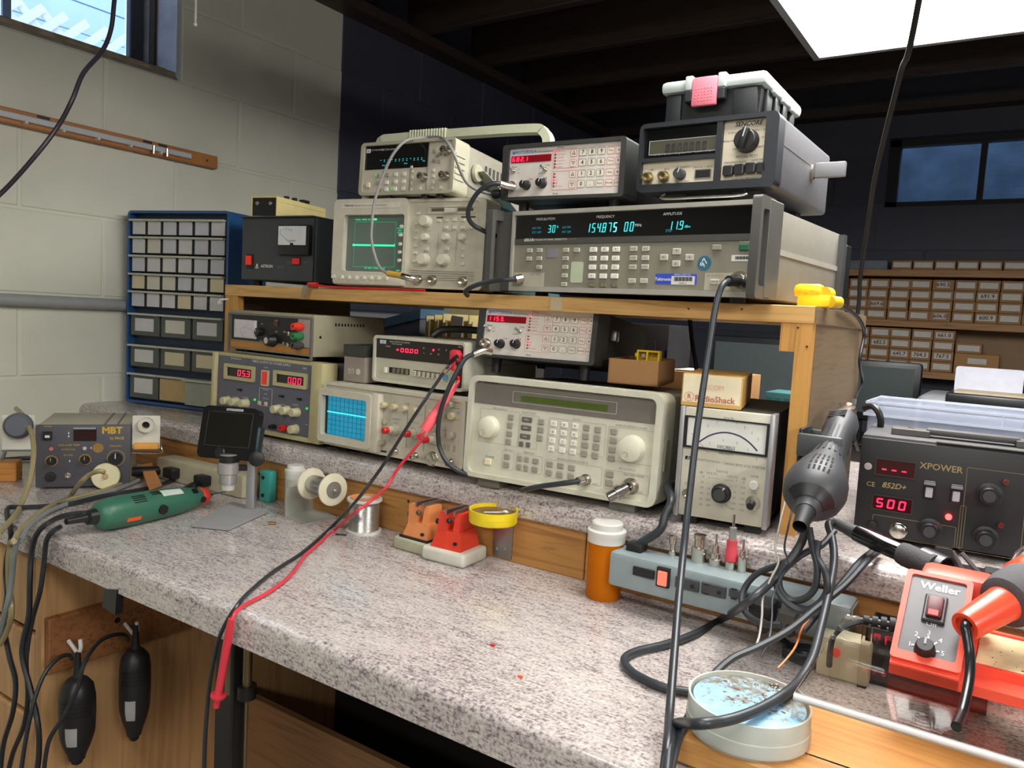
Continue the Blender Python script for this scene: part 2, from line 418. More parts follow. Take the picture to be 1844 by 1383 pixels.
for i, z0 in enumerate(rows):
    z1 = min(z0+.2113, CZ+.02); off = 1.565 if i % 2 == 1 else 1.355
    k = -3
    while True:
        a0 = off+.42*k; a1 = a0+.42; k += 1
        if a0 > BY: break
        if z0 > 1.93: a0 = max(a0, WIN_R)
        a0 = max(a0, .55); a1 = min(a1, BY)
        if a1-a0 > .05: block(wl, 'Y', a0, a1, z0, z1, WX)
# back wall with its window opening
wb_tl = on(1623.5, 259.7, 'Y', BY); wb_bl = on(1611, 361, 'Y', BY); wb_m = on(1768, 300, 'Y', BY)
BX0, BZ0, BZ1, BX1 = wb_bl.x-.045, wb_bl.z-.03, wb_tl.z+.03, .32
wbk = structure(MB().box(WX, 2.4, BY, BY+.2, 0, BZ0).box(WX, 2.4, BY, BY+.2, BZ1, 2.66).box(WX, BX0, BY, BY+.2, BZ0, BZ1).box(BX1, 2.4, BY, BY+.2, BZ0, BZ1).build('wall_back', NAVY))
for i, z0 in enumerate(rows[2:]):
    z1 = min(z0+.2113, CZ+.02); k = 0
    while True:
        a0 = WX+.42*k-(.21 if i % 2 else 0); a1 = a0+.42; k += 1
        if a0 > .3: break
        a0 = max(a0, WX)
        if z1 > BZ0-.02 and a1 > BX0: a1 = min(a1, BX0)
        if z1 <= BZ1+.03 and z1 > BZ0 and a0 >= BX0-.01: continue
        if z0 < BZ0 < z1: z1c = z1
        if a1-a0 > .05 and not (a1 > BX0+.01 and z1 > BZ0): block(wbk, 'X', a0, a1, z0, z1, BY)
structure(MB().box(2.4, 2.6, -2.6, BY+.2, 0, 2.66).build('wall_right', NAVY)); structure(MB().box(WX-.2, 2.6, -2.8, -2.6, 0, 2.66).build('wall_front', M_('front_wall_paint', (170,168,156), .7)))
structure(MB().box(WX-.2, 2.6, -2.8, BY+.2, -.1, 0).build('floor', M_('concrete_floor', (112,108,102), .7, scale=6, bump=.2)))
ceil = structure(MB().box(WX-.2, 2.6, -2.8, BY+.2, 2.62, 2.7).build('ceiling', DKBOARD))
for k in range(-9, 5):
    y = 2.335+.4064*k
    if y > BY-.05 or y < -2.4: continue
    j = MB().box(WX, 2.4, y-.019, y+.019, CZ, 2.62, .003, 1).build('joist', DKWOOD, ceil)
MB().box(WX, WX+.09, -2.4, BY, CZ-.036, CZ).build('sill_plate', DKWOOD, ceil)
MB().box(WX, 2.4, BY-.09, BY, CZ-.036, CZ).build('sill_plate', DKWOOD, ceil)

# left window: reveal, sill, dark sash, glass
GLASS = M_('window_glass', (235,240,245), .02, trans=1, ior=1.45); DIRTY = M_('weathered_white_paint', (176,178,186), .7, vary=.22, scale=14, bump=.3)
SASH = M_('dark_steel_sash', (62,68,80), .5); SILLP = M_('dirty_sill_paint', (132,124,112), .8, vary=.3, scale=20, bump=.4)
w1 = structure(MB().box(WX-.215, WX-.19, WIN_L, WIN_R, WIN_Z, WIN_Z+.045).box(WX-.215, WX-.19, WIN_R-.03, WIN_R, WIN_Z, 2.5).box(WX-.215, WX-.19, WIN_L, WIN_L+.03, WIN_Z, 2.5).box(WX-.215, WX-.19, WIN_L, WIN_R, 2.46, 2.5).build('window_1', SASH))
MB().box(WX-.2, WX-.002, WIN_L, WIN_R-.004, WIN_Z-.006, WIN_Z+.012, .004).build('sill', SILLP, w1, True)
MB().box(WX-.2, WX-.002, WIN_R-.012, WIN_R+.001, WIN_Z, 2.5).build('reveal', DIRTY, w1)
MB().box(WX-.13, WX-.003, WIN_L, WIN_R-.012, WIN_Z+.010, WIN_Z+.024, .003).build('sill_board', M_('rotted_sill_wood', (148,134,112), .85, vary=.35, scale=26, bump=.5), w1, True); MB().box(WX-.14, WX-.02, WIN_L, WIN_R-.03, WIN_Z+.022, WIN_Z+.030, .002, 1).build('rust_strip', M_('rust_black_sill', (58,46,40), .8, vary=.4, scale=30), w1)
MB().box(WX-.18, WX-.15, WIN_L, WIN_R-.05, WIN_Z+.012, WIN_Z+.03, .004).build('sash_rail', SILLP, w1)
MB().box(WX-.13, WX-.10, WIN_R-.020, WIN_R-.011, WIN_Z+.02, 2.5, .002, 1).build('dark_jamb', M_('rust_black_sill', (58,46,40), .8, vary=.4, scale=30), w1)
MB().box(WX-.190, WX-.165, WIN_R-.055, WIN_R-.014, WIN_Z+.012, 2.5, .004).build('sash_stile', SASH, w1)
MB().box(WX-.206, WX-.202, WIN_L+.03, WIN_R-.03, WIN_Z+.045, 2.46).build('pane', GLASS, w1)
MB().box(WX-.2, WX-.19, .98, 1.0, WIN_Z+.045, 2.46).build('glazing_bar', M_('pale_blue_frame', (150,172,205), .4), w1)
# back window
w2 = structure(MB().box(BX0, BX1, BY+.05, BY+.1, BZ0, BZ0+.03).box(BX0, BX1, BY+.05, BY+.1, BZ1-.03, BZ1).box(BX0, BX0+.045, BY+.05, BY+.1, BZ0, BZ1).box(BX1-.045, BX1, BY+.05, BY+.1, BZ0, BZ1).build('window_2', M_('dark_window_frame', (34,32,34), .6)))
MB().box(wb_m.x-.012, wb_m.x+.012, BY+.045, BY+.1, BZ0, BZ1).build('mullion', MATS['dark_window_frame'], w2)
for a, b in ((BX0+.045, wb_m.x-.012), (wb_m.x+.012, BX1-.045)): MB().box(a, b, BY+.07, BY+.074, BZ0+.03, BZ1-.03).build('pane', GLASS, w2)

# what the windows look out on
yard = structure(MB().box(-9, WX-.2, -6, 9, 1.86, 1.92).box(WX-.2, 6, BY+.2, 9, 1.80, 1.86).build('ground_outside', M_('gravel_outside', (150,150,150), .9, vary=.3, scale=9)))
sid = thing('neighbouring_house', 'pale blue lap sided house wall seen through the left window', 'house', (-5.6, 0, 1.9))
for k in range(10): MB().box(-.05, .01+.004*(k%2), -2.5, 4.6, .2*k, .2*k+.192).build('siding_board', M_('pale_blue_siding', (178,200,226), .6, vary=.08, scale=3), sid)
lat = thing('garden_lattice', 'white wooden garden lattice outside the left window', 'trellis', (-3.9, 1.38, 1.9))
LW = M_('white_lattice_paint', (228,228,220), .6)
for k in range(9):
    for s_ in (-1, 1):
        c = V((0.008*s_, .10*k, .36)); M4 = Matrix.Translation(c) @ Matrix.Rotation(R(45*s_), 4, 'X')
        MB().box(-.005, .005, -.5, .5, -.018, .018, 0, 1, M4).build('slat', LW, lat)
for y in (-.1, .86): MB().box(-.03, .03, y, y+.06, 0, .9).build('post', LW, lat)
bank = thing('retaining_wall', 'dim blue grey retaining wall outside the back window', 'wall', (0, 4.75, 1.8))
MB().box(-2, 2.2, 0, .2, 0, .62, .01).build('face', M_('dim_stucco', (72,92,112), .9, vary=.35, scale=7, bump=.5), bank); MB().box(-2, 2.2, -.03, .26, .62, .66, .01).build('coping', M_('coping_stone', (110,120,130), .8), bank)
wd_ = thing('weed', 'small green weed growing outside the back window', 'plant', (wb_bl.x+.2, 4.45, 1.84))
bmw = MB()
for k in range(16):
    a = random.uniform(0, 6.3); r = random.uniform(.02, .07); h = random.uniform(.04, .13)
    bmw.hexa([(0,0,0),(.008,0,0),(.008,.004,0),(0,.004,0),(r*cos(a),r*sin(a),h),(r*cos(a)+.014,r*sin(a),h),(r*cos(a)+.014,r*sin(a)+.004,h),(r*cos(a),r*sin(a)+.004,h)])
bmw.build('leaves', M_('weed_green', (110,150,50), .6), wd_)

# wall fittings on the left wall
pz = (on(0, 539, 'X', WX).z)
tag(MB().cyl((WX+.02, -.4, pz), (WX+.02, 2.5, pz), .0155, n=16).build('conduit_pipe', M_('painted_pipe', (150,152,150), .45), None, True), 'grey painted pipe running level along the pale block wall', 'pipe')
rl = thing('tool_rail', 'long varnished wooden strip with white magnetic bar on the left wall', 'rack', (WX+.004, .3, 1.715))
MB().box(0, .02, 0, 1.178, 0, .037, .002, 1).build('backboard', M_('varnished_orange_wood', (172,112,52), .45, vary=.15, scale=14), rl)
MB().box(.02, .029, 0, 1.085, .011, .026, .002, 1).build('magnetic_bar', M_('white_bar', (190,190,190), .4), rl)
for k in range(7): MB().cyl((.02, .46+.088*k, .009), (.033, .46+.088*k, .009), .004, n=8).build('peg', M_('white_peg', (200,200,196), .4), rl)
for y in (.965, 1.005): MB().cyl((.03, y, .002), (.03, y, .024), .0045, n=10).build('steel_bit', CHROME, rl)
for y, w in ((.665, .03), (.94, .026), (.985, .026)): MB().box(.02, .0206, y, y+w, .028, .035).build('marker_label', M_('dark_label_tape', (40,36,34), .5), rl)
MB().cyl((.02, 1.14, .018), (.0215, 1.14, .018), .004, n=10).build('screw', CHROME, rl)

# ------------------------------------------------------------------ ceiling lamps
HOUS = M_('lamp_housing', (200,200,196), .5)
def fixture(name, label, x0, x1, y0, y1, z, rad, drop=True):
    t = thing(name, label, 'lamp', ((x0+x1)/2, (y0+y1)/2, z)); w, d = (x1-x0)/2, (y1-y0)/2
    MB().box(-w+.018, w-.018, -d+.018, d-.018, .02, .09).build('housing', HOUS, t)
    MB().ring([(-w,-d),(w,-d),(w,d),(-w,d)], [(-w+.016,-d+.016),(w-.016,-d+.016),(w-.016,d-.016),(-w+.016,d-.016)], 0, .035, XY).build('frame', M_('lamp_frame', (128,130,132), .5), t)
    e = bpy.data.materials.new('lit_diffuser'); e.use_nodes = True; b = e.node_tree.nodes['Principled BSDF']
    b.inputs['Base Color'].default_value = (.8,.8,.8,1); b.inputs['Emission Color'].default_value = (1.0, .985, .955, 1); b.inputs['Emission Strength'].default_value = rad
    MB().box(-w+.016, w-.016, -d+.016, d-.016, .006 if x0 < 1.5 else -.075, .016).build('diffuser', e, t)
    for sx in (-1, 1):
        for sy in (-1, 1): MB().cyl((sx*(w-.06), sy*(d-.06), .09), (sx*(w-.06), sy*(d-.06), 2.62-z), .003, n=6).build('hanger', STEEL, t)
    return t
fixture('ceiling_light', 'bright square edged fluorescent panel hanging at upper right behind the bench', -.505, .115, .84, 2.06, 2.0, LAMP_FIX)
fixture('ceiling_light', 'fluorescent panel hanging over the front of the bench', -.95, .27, -.34, .0, 2.06, LAMP_BENCH)
fixture('ceiling_light', 'bright wraparound fluorescent lamp hanging at the far right of the room', 1.75, 2.05, -.65, .55, 2.14, LAMP_SIDE, True)
fixture('ceiling_light', 'fluorescent panel hanging behind the photographer', -.2, 1.0, -1.9, -1.5, 2.06, LAMP_BACK)
ps = on(352, 44, 'Y', 1.0)
tag(MB().cyl(ps, (ps.x, ps.y, 2.62), .0022, n=8).ball(ps, .004).build('pull_string', M_('white_string', (225,222,212), .5), None, True), 'thin white pull string hanging from the ceiling by the left window', 'string')

# ================================================================== BENCH
BZ = .90; FY = .655
def counter(x0, x1, y0, y1, zt, zb, r, n=5):
    pr = []
    for k in range(n+1):
        a = R(90*k/n); pr.append((y0+r-r*sin(pi/2-a) if False else y0+r-r*cos(a), zt-r+r*sin(a)))
    pr = pr + [(y1, zt), (y1, zb), (y0+.008, zb), (y0, zb+.006)]
    return MB().prism(pr, x0, x1, lambda u, v, d: (d, u, v))
wbn = thing('workbench', 'wooden workbench with grey speckled laminate top', 'bench', (0, 0, 0))
counter(WX+.004, .95, FY, 2.02, BZ, .847, .014).build('countertop', LAM, wbn, True)
PX = -1.42
MB().box(PX-.02, PX, .67, 1.5, 0, .847).build('side_panel', PANELW, wbn)
MB().box(WX+.004, PX-.02, .69, .71, 0, .847).build('pedestal_front', M_('pedestal_backing', (120,90,60), .6), wbn)
for k, (z0, z1) in enumerate(((.70, .835), (.54, .69), (.36, .53), (.12, .35))):
    f = MB().box(WX+.02, PX-.03, .674, .69, z0, z1, .004, 1).build('drawer_front', PANELW, wbn)
    MB().cyl((WX+.32, .674, (z0+z1)/2), (WX+.32, .655, (z0+z1)/2), .012, n=14).build('drawer_knob', FIR, f)
MB().box(PX, .95, 1.05, 1.065, 0, .474).build('back_panel', wood('back_panel_wood', (150,112,76), (124,90,60), 0), wbn)
MB().box(PX, .95, 1.4, 1.42, .1, .847).build('rear_panel', M_('dark_rear_panel', (40,34,30), .8), wbn)
MB().box(.93, .95, .69, 1.5, 0, .847).build('end_panel', PANELW, wbn)
MB().box(PX, PX+.018, .675, 1.0, .632, .735, .002, 1).build('hook_board', BOARDW, wbn)
for y, z in ((.80, .697), (.885, .715)): MB().cyl((PX+.018, y, z), (PX+.0186, y, z), .006, n=12).build('screw_hole', BLACK, wbn)
for y in (.709, .815):      # two white cup hooks
    MB().tube([(PX+.018, y, .686), (PX+.04, y, .676), (PX+.052, y, .672), (PX+.06, y, .684), (PX+.058, y, .700)], .0036, 8, 5).build('cup_hook', WHITE, wbn, True)
q = on(205, 1076, 'Y', .660); MB().hexa([(q.x-.020,.652,q.z-.018),(q.x+.018,.652,q.z-.022),(q.x+.018,.664,q.z-.022),(q.x-.020,.664,q.z-.018),(q.x-.014,.652,q.z+.012),(q.x+.022,.652,q.z+.020),(q.x+.022,.664,q.z+.020),(q.x-.014,.664,q.z+.012)]).build('black_clip', BLACK, wbn)

rs = thing('riser_shelf', 'raised rear counter with speckled laminate top and fir front strip on the bench', 'shelf', (0, 0, BZ))
counter(WX+.004, .95, 1.083, 1.96, .125, .079, .020).build('countertop', LAM, rs, True)
xs = [WX+.01, -1.55, -.56, .2, .95]
for a, b in zip(xs, xs[1:]): MB().box(a+.001, b-.001, 1.095, 1.114, .0, .079, .0015, 1).build('front_board', FIR, rs)
MB().box(WX+.01, .95, 1.12, 1.6, 0, .02).build('base_board', BOARDW, rs)
a = on(890, 960, 'Y', 1.094); b = on(924, 960, 'Y', 1.094)
MB().box(a.x, b.x, 1.0925, 1.0955, .004, .078).build('mending_plate', STEEL, rs)
for q in ((.25, .2), (.7, .25), (.3, .8), (.72, .8)): MB().cyl((a.x+(b.x-a.x)*q[0], 1.0925, .004+.07*q[1]), (a.x+(b.x-a.x)*q[0], 1.091, .004+.07*q[1]), .003, n=10).build('screw', CHROME, rs)
for xx in (685, 735):
    q = on(xx, 903, 'Y', 1.094); MB().cyl((q.x, 1.0955, q.z-BZ), (q.x, 1.0945, q.z-BZ), .003, n=10).build('screw_hole', BLACK, rs)

RZ = 1.025; SZ = 1.358
sh = thing('instrument_shelf', 'pine instrument shelf with plywood end standing on the raised counter', 'shelf', (0, 0, RZ))
MB().box(-1.578, -.2505, 1.15, 1.56, .308, .3335, .001, 1).build('shelf_board', PINE, sh)
MB().box(-1.578, -1.534, 1.152, 1.17, 0, .308).build('upright', PINEV, sh)
MB().box(-1.578, -1.560, 1.17, 1.54, 0, .308).build('end_panel', PLY, sh)
MB().box(-.2745, -.252, 1.151, 1.17, 0, .308).build('upright', PINEV, sh)
MB().box(-.2690, -.2510, 1.17, 1.55, 0, .308).build('end_panel', PLY, sh)
MB().box(-.2965, -.2745, 1.152, 1.175, .267, .308).build('corner_block', PINEV, sh)
MB().box(-.2510, -.2488, 1.1505, 1.56, .309, .333).build('edge_strip', PLY, sh)
q = on(1002, 549, 'Y', 1.15); MB().box(q.x-.0115, q.x+.0115, 1.1485, 1.15, .310, .332).build('price_label', M_('faded_label', (196,176,140), .7), sh)
q = on(410, 545, 'Y', 1.152)
MB().tube([(q.x, 1.153, q.z-RZ+.008), (q.x-.006, 1.138, q.z-RZ+.006), (q.x-.008, 1.132, q.z-RZ-.002), (q.x, 1.128, q.z-RZ-.006), (q.x+.008, 1.128, q.z-RZ-.001)], .0022, 8, 5).build('cup_hook', WHITE, sh, True)
for x, y in ((1437, 590), (1453, 624), (1240, 556), (1336, 557)): q = on(x, y, 'Y', 1.15); MB().cyl((q.x, 1.1515, q.z-RZ), (q.x, 1.1495, q.z-RZ), .0016, n=8).build('nail_head', M_('rust_brown', (60,40,26), .8), sh)

# ================================================================== INSTRUMENTS
HPB = M_('putty_beige_plastic', (200,198,178), .5, bump=.05); HPL = M_('pale_beige_panel', (206,203,184), .5); HPD = M_('taupe_panel', (112,106,98), .5)
KW = M_('white_key', (222,220,208), .45); KG = M_('taupe_key', (146,142,128), .5); KD = M_('dark_taupe_key', (96,92,86), .5)
TEKB = M_('tek_beige_plastic', (202,196,176), .5, bump=.05); TEKP = M_('tek_beige_panel', (196,190,170), .5); TEKK = M_('tek_key', (210,204,184), .45)

def outline(I, name, a, b, ma, t=.0006): return I.frame(name, ma, a, b, t, .0, .0003, .0015)

# ---- beige signal generator with two big knobs
I = Inst('signal_generator', 'beige signal generator with two big round knobs and a dark green display strip', 'signal generator', -.797, 1.075, 1.040, .352, .176, 3.5, 2.4); I.k = 'I'
o = I.o; w, h = I.w, I.h
MB().ring(rrect(0, w, 0, h, .016, 6), rrect(.009, w-.011, .008, h-.009, .011, 6), -.004, .055, XZ).build('bezel', HPB, o, True)
MB().prism(rrect(.006, w-.008, .005, h-.006, .011, 6), .004, .02, XZ).build('front_panel', HPL, o)
I.box('case', M_('grey_beige_case', (150,148,132), .55), .006, w-.006, .05, .36, .004, h-.004, .006)
u0, v0 = I.p(120, 560, -.004); u1, v1 = I.p(1262, 748, -.004)
MB().prism([(.009, .128), (w-.012, .128), (w-.012, h-.010), (.009, h-.010)], .0028, .004, XZ).build('display_band', HPD, o)
I.frame('display_outline', M_('light_trim', (186,182,166), .5), (337, 596), (1014, 752), .0008, -.0028, .0006)
g = I.plate('display_glass', M_('green_lcd', (74,92,30), .2), (393, 628), (956, 730), -.0026, .001)
for (q, r) in (((183, 834), .0185), ((1118, 976), .0205)):
    k = I.knob(q, r, .015, M_('ivory_knob', (216,212,190), .4), -.004, 'tuning_knob', skirt=r*1.06, n=40)
    MB().lathe([(0, .0146), (r*.26, .0152), (r*.28, .0158), (r*.22, .0154)], (-r*.3, 0, -r*.5), (0, -1, 0), 16).build('finger_dimple', M_('ivory_shade', (190,186,164), .45), k, True)
I.keys([(322,770),(316,824),(311,879),(305,931)], .0112, .0095, KG, -.004)
I.keys([(428,786),(422,840),(416,896)], .0195, .0085, KD, -.004, legends=['FREQ','AMPL','MOD'], ink=INKW)
I.keys([(390,945),(435,951)], .0078, .0082, KD, -.004)
I.keys([(522,800),(518,854),(512,908)], .0112, .0098, KG, -.004)
I.keys(grid((603,812),(745,829),(587,976),(728,996),3,4), .0115, .0095, KW, -.004, legends=list('789456123')+['0','.','+/-'], tsz=.0055)
I.keys(grid((818,839),(893,852),(803,1010),(875,1023),2,4), .0115, .0102, KG, -.004)
I.keys([(998,864),(993,922),(986,983),(981,1040)], .0118, .0100, KG, -.004)
I.keys([(173,1062)], .0140, .0105, M_('cream_key', (224,214,178), .45), -.004, .004, 'power_button')
I.keys([(297,1028),(292,1083)], .0118, .0098, KG, -.004)
I.keys([(381,1040),(426,1047),(376,1097),(421,1104)], .0085, .0095, KG, -.004)
I.keys([(484,1058),(479,1113)], .0115, .0095, KG, -.004)
I.keys([(577,1078),(648,1088),(720,1102),(572,1135),(642,1148),(716,1160)], .0118, .0095, KG, -.004)
I.keys([(971,1145),(966,1203)], .0125, .0105, KG, -.004)
for t, q in (('FREQUENCY',(250,717)),('FUNCTION',(437,743)),('DATA',(752,786)),('AMPLITUDE/ENCODER',(1110,834)),('MODULATION SOURCE',(725,1058)),('RF OUTPUT',(1085,1114)),('MEMORY',(440,1007)),('RF ON',(305,988)),('POWER',(183,1031)),('50\u03a9',(872,1212)),('50\u03a9',(1168,1266)),('MAX REV PWR',(1125,1155))):
    I.text(t, q, .0052, INKG, -.004)
for a, b in (((122,706),(362,966)),((383,748),(487,985)),((568,770),(930,1036)),((962,826),(1252,1095)),((262,985),(335,1122)),((358,1003),(522,1150)),((545,1040),(912,1225)),((938,1110),(1222,1286))): outline_o = I.frame('panel_line', M_('panel_line_print', (176,172,154), .6, vary=0), a, b, .0009, -.004, .0003)
I.text('SIGNAL GENERATOR', (330, 566), .0042, INKG, -.0028); I.plate('maker_badge', M_('plum_badge', (88,76,82), .5), (145, 534), (240, 556), -.0028, .0006)
I.bnc((815, 1180), .0075, .013, -.004)
k = I.bnc((1110, 1222), .0105, .016, -.004, 'type_n_connector')
MB().lathe([(0,0),(.009,0),(.009,.012),(.011,.012),(.011,.02),(.0085,.021),(.0085,.034),(.0065,.034),(.0065,.03),(0,.03)], (0, -.016, .0), (-.55, -.42, -.42), 20).build('angle_adapter', CHROME, k, True)
for x in (.045, w-.06): MB().box(x-.02, x+.025, .006, .05, -.016, .002, .003).build('foot', M_('taupe_foot', (106,104,96), .6), o, True)
MB().box(w-.0006, w+.002, .018, .036, .055, .105, .001, 1).build('side_grip', M_('grip_shadow_beige', (150,146,128), .5), o)
MB().box(w*.3, w*.7, .06, .29, h-.004, h-.003).build('top_seam', M_('seam_grey', (120,118,106), .6), o)

# ---- RMS voltmeter with the big needle meter
I = Inst('rms_voltmeter', 'cream analogue voltmeter with large arc meter and silver side strips under a cardboard box', 'voltmeter', -.418, 1.10, 1.038, .136, .163, 6.1, 0); I.k = 'J'; o = I.o; w, h = I.w, I.h
VP = M_('cream_enamel_panel', (204,200,180), .5)
I.box('case', M_('charcoal_case', (46,46,44), .6), .002, w-.002, .012, .27, .004, h-.004, .003)
I.box('front_panel', VP, .007, w-.007, 0, .014, 0, h, .001)
I.box('top_cover', M_('dark_top_cover', (74,72,66), .6), .004, w-.004, .014, .268, h-.004, h-.001)
for x in (0, w-.007): I.box('side_strip', M_('satin_aluminium', (178,178,182), .35, .6), x, x+.007, -.004, .03, -.002, h+.001, .001)
u0, v1 = I.p(130, 535); u1, v0 = I.p(665, 812)
MB().ring([(u0,v0),(u1,v0),(u1,v1),(u0,v1)], [(u0+.004,v0+.003),(u1-.004,v0+.003),(u1-.004,v1-.002),(u0+.004,v1-.002)], -.004, .001, XZ).build('meter_frame', BLACK, o)
mf = MB().box(u0+.004, u1-.004, -.0012, 0, v0+.003, v1-.002).build('meter_face', M_('meter_paper', (226,226,218), .6), o)
def arc(I, pts, wd, ma, d, name, parent=None):
    P = spline([V((u, 0, v)) for u, v in pts], 8); A = []; B = []
    for i, p in enumerate(P):
        t = P[min(i+1, len(P)-1)]-P[max(i-1, 0)]; n = V((-t.z, 0, t.x)).normalized()*wd/2; A.append((p+n)); B.append((p-n))
    mb = MB(); va = [mb.b.verts.new((a.x, -d, a.z)) for a in A]; vb = [mb.b.verts.new((a.x, -d, a.z)) for a in B]
    for i in range(len(P)-1): mb.b.faces.new((va[i], va[i+1], vb[i+1], vb[i]))
    return mb.build(name, ma, parent or I.o)
ap = [I.p(*q) for q in ((215,712),(290,668),(378,650),(468,668),(540,712),(597,772))]
arc(I, ap, .0022, M_('navy_ink', (54,56,92), .6, vary=0), .0014, 'scale_arc', mf)
for dy, n_ in ((-62, 8), (42, 6)):
    for k in range(n_):
        t = k/(n_-1); i = t*(len(ap)-1.001); a = ap[int(i)]; b = ap[min(int(i)+1, 5)]; f = i-int(i); x = a[0]*(1-f)+b[0]*f; z = a[1]*(1-f)+b[1]*f-dy/3639
        MB().box(x-.0003, x+.0003, -.0015, -.0013, z-.002, z+.002).build('scale_mark', INKG, mf)
arc(I, [I.p(168,655), I.p(222,718), I.p(278,783)], .0007, INKR, .0025, 'needle', mf)
for t, q, s_ in (('DECIBELS',(392,748),.0062),('1mW 600\u03a9',(392,764),.004),('RMS VOLTS',(390,790),.004),('VOLTS',(410,560),.005)): I.text(t, q, s_, INK, .0014)
I.text('HEWLETT-PACKARD', (265, 836), .0042, INKG); I.text('3400A RMS VOLTMETER', (512, 871), .0056, INKG)
I.plate('maker_badge', BLACK, (125, 802), (190, 834), 0, .0008); I.text('hp', (152, 818), .0075, INKW, .0008, shear=.3); I.plate('badge_blue', M_('badge_blue', (70,130,190), .5), (172, 803), (192, 833), .0002, .0008)
for t, q in (('RANGE',(367,908)),('VOLTS',(297,920)),('VOLTS',(433,942)),('dB',(228,912)),('dB',(508,955)),('LINE',(580,940)),('INPUT',(152,988)),('ON',(574,1050))): I.text(t, q, .0052, INKG)
for a_, lab in enumerate((('.3',(278,948)),('.1',(272,980)),('.03',(275,1018)),('.01',(275,1055)),('.003',(272,1092)),('.001',(275,1128)),('1',(460,970)),('3',(455,1005)),('10',(447,1043)),('30',(443,1080)),('100',(438,1116)),('300',(432,1152)),('-10',(236,938)),('-20',(232,975)),('-30',(230,1010)),('-40',(227,1047)),('-50',(224,1085)),('-60',(222,1120)),('0',(508,978)),('+10',(500,1013)),('+20',(498,1050)),('+30',(496,1087)),('+40',(494,1124)),('+50',(490,1160)))): I.text(lab[0], lab[1], .0046, INKG)
for a, b in (((290,948),(345,955)),((300,985),(325,1010)),((295,1020),(315,1032)),((380,962),(440,968)),((398,1010),(436,1002)),((395,1085),(420,1110)),((372,1105),(415,1150))): arc(I, [I.p(*a), tuple((p+q)/2 for p, q in zip(I.p(*a), I.p(*b))), I.p(*b)], .0005, INKG, .0002, 'index_line')
I.knob((360, 1050), .0125, .014, BLACK, 0, 'range_knob', cap=M_('dark_knob_top', (70,70,70), .35), capr=.7, skirt=.0145, pointer=INKW, pang=30)
I.bnc((138, 1050), .006, .009)
I.knob((575, 997), .0066, .006, WHITE, 0, 'pilot_lamp')
k = I.knob((566, 1112), .0105, .003, CHROME, 0, 'toggle_nut'); MB().cyl((0,-.002,0), (-.001,-.014,-.003), .0045, .0055, 12).build('lever', BLACK, k, True)
for x in (.022, w-.022): MB().box(x-.012, x+.012, .01, .035, -.014, .001, .002).build('foot', RUBBER, o); MB().box(x-.012, x+.012, .2, .225, -.014, .004, .002).build('foot', RUBBER, o)

# ---- small analogue oscilloscope with the blue screen
I = Inst('oscilloscope', 'beige analogue oscilloscope with square blue screen and red knob tips, under the digital multimeter', 'oscilloscope', -1.1795, 1.10, 1.0428, .365, .126, -.6, 0); I.k = 'X'; o = I.o; w, h = I.w, I.h
I.box('case', M_('beige_metal_case', (176,172,154), .5), .004, w-.004, .03, .40, .004, h-.003, .006)
MB().ring(rrect(0, w, -.002, h, .010, 5), rrect(.006, w-.008, .004, h-.006, .007, 5), -.002, .04, XZ).build('bezel', TEKB, o, True)
MB().prism(rrect(.004, w-.006, .002, h-.004, .007, 5), .002, .02, XZ).build('front_panel', TEKP, o)
u0, v1 = I.p(138, 60); u1, v0 = I.p(692, 742); u1 += .003
zc = (v0+v1)/2
MB().ring(rrect(0.001, u1, v0+.002, v1+.003, .008, 5), rrect(.010, u1-.012, v0+.016, v1-.010, .004, 5), -.016, .004, XZ).build('screen_surround', TEKB, o, True)
MB().box(u1-.006, u1+.018, -.014, .004, v0-.002, v1+.006, .004).build('surround_shoulder', TEKB, o, True)
scr = M_('blue_phosphor_screen', (24,128,160), .2, emit=.55, erGB=(20,138,176))
su0, sv1 = .013, v1-.011; su1, sv0 = u1-.013, v0+.017
sc = MB().box(su0, su1, -.003, .0, sv0, sv1).build('screen', scr, o)
MB().box(su0-.003, su0+.003, -.004, .0, sv0, sv1).build('screen_mask', BLACK, o)
for k in range(1, 10): x = su0+.003+(su1-su0-.003)*k/10; MB().box(x-.0003, x+.0003, -.0034, -.003, sv0, sv1).build('graticule_line', M_('graticule_ink', (18,96,124), .5, vary=0), sc)
for k in range(1, 8): z = sv0+(sv1-sv0)*k/8; MB().box(su0+.003, su1, -.0034, -.003, z-.0003, z+.0003).build('graticule_line', MATS['graticule_ink'], sc)
zt = (sv0+sv1)/2+.006; MB().box(su0+.003, su1, -.0042, -.0034, zt-.0007, zt+.0007).build('trace', M_('bright_trace', (60,255,240), .4, emit=2.2), sc)
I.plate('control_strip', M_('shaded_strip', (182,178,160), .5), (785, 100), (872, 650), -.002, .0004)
for x in (1062, 1255): MB().box(I.p(x, 400)[0]-.0004, I.p(x, 400)[0]+.0004, .0012, .0022, .02, h-.02).build('panel_line', INKG, o)
KB = M_('warm_beige_knob', (196,186,150), .45); KS = M_('grey_beige_knob', (172,166,146), .45)
for q, r, L, ma in (((818,242),.0062,.012,KB),((932,262),.0060,.012,KB),((1045,282),.0060,.012,KB),((1162,302),.0060,.012,KB),((1330,325),.006,.010,KB),((1552,240),.0065,.012,KS),((1572,362),.0068,.012,KB),((1566,578),.0068,.012,KS),((800,652),.0060,.012,KS),((822,430),.005,.005,KB)): I.knob(q, r, L, ma, -.002)
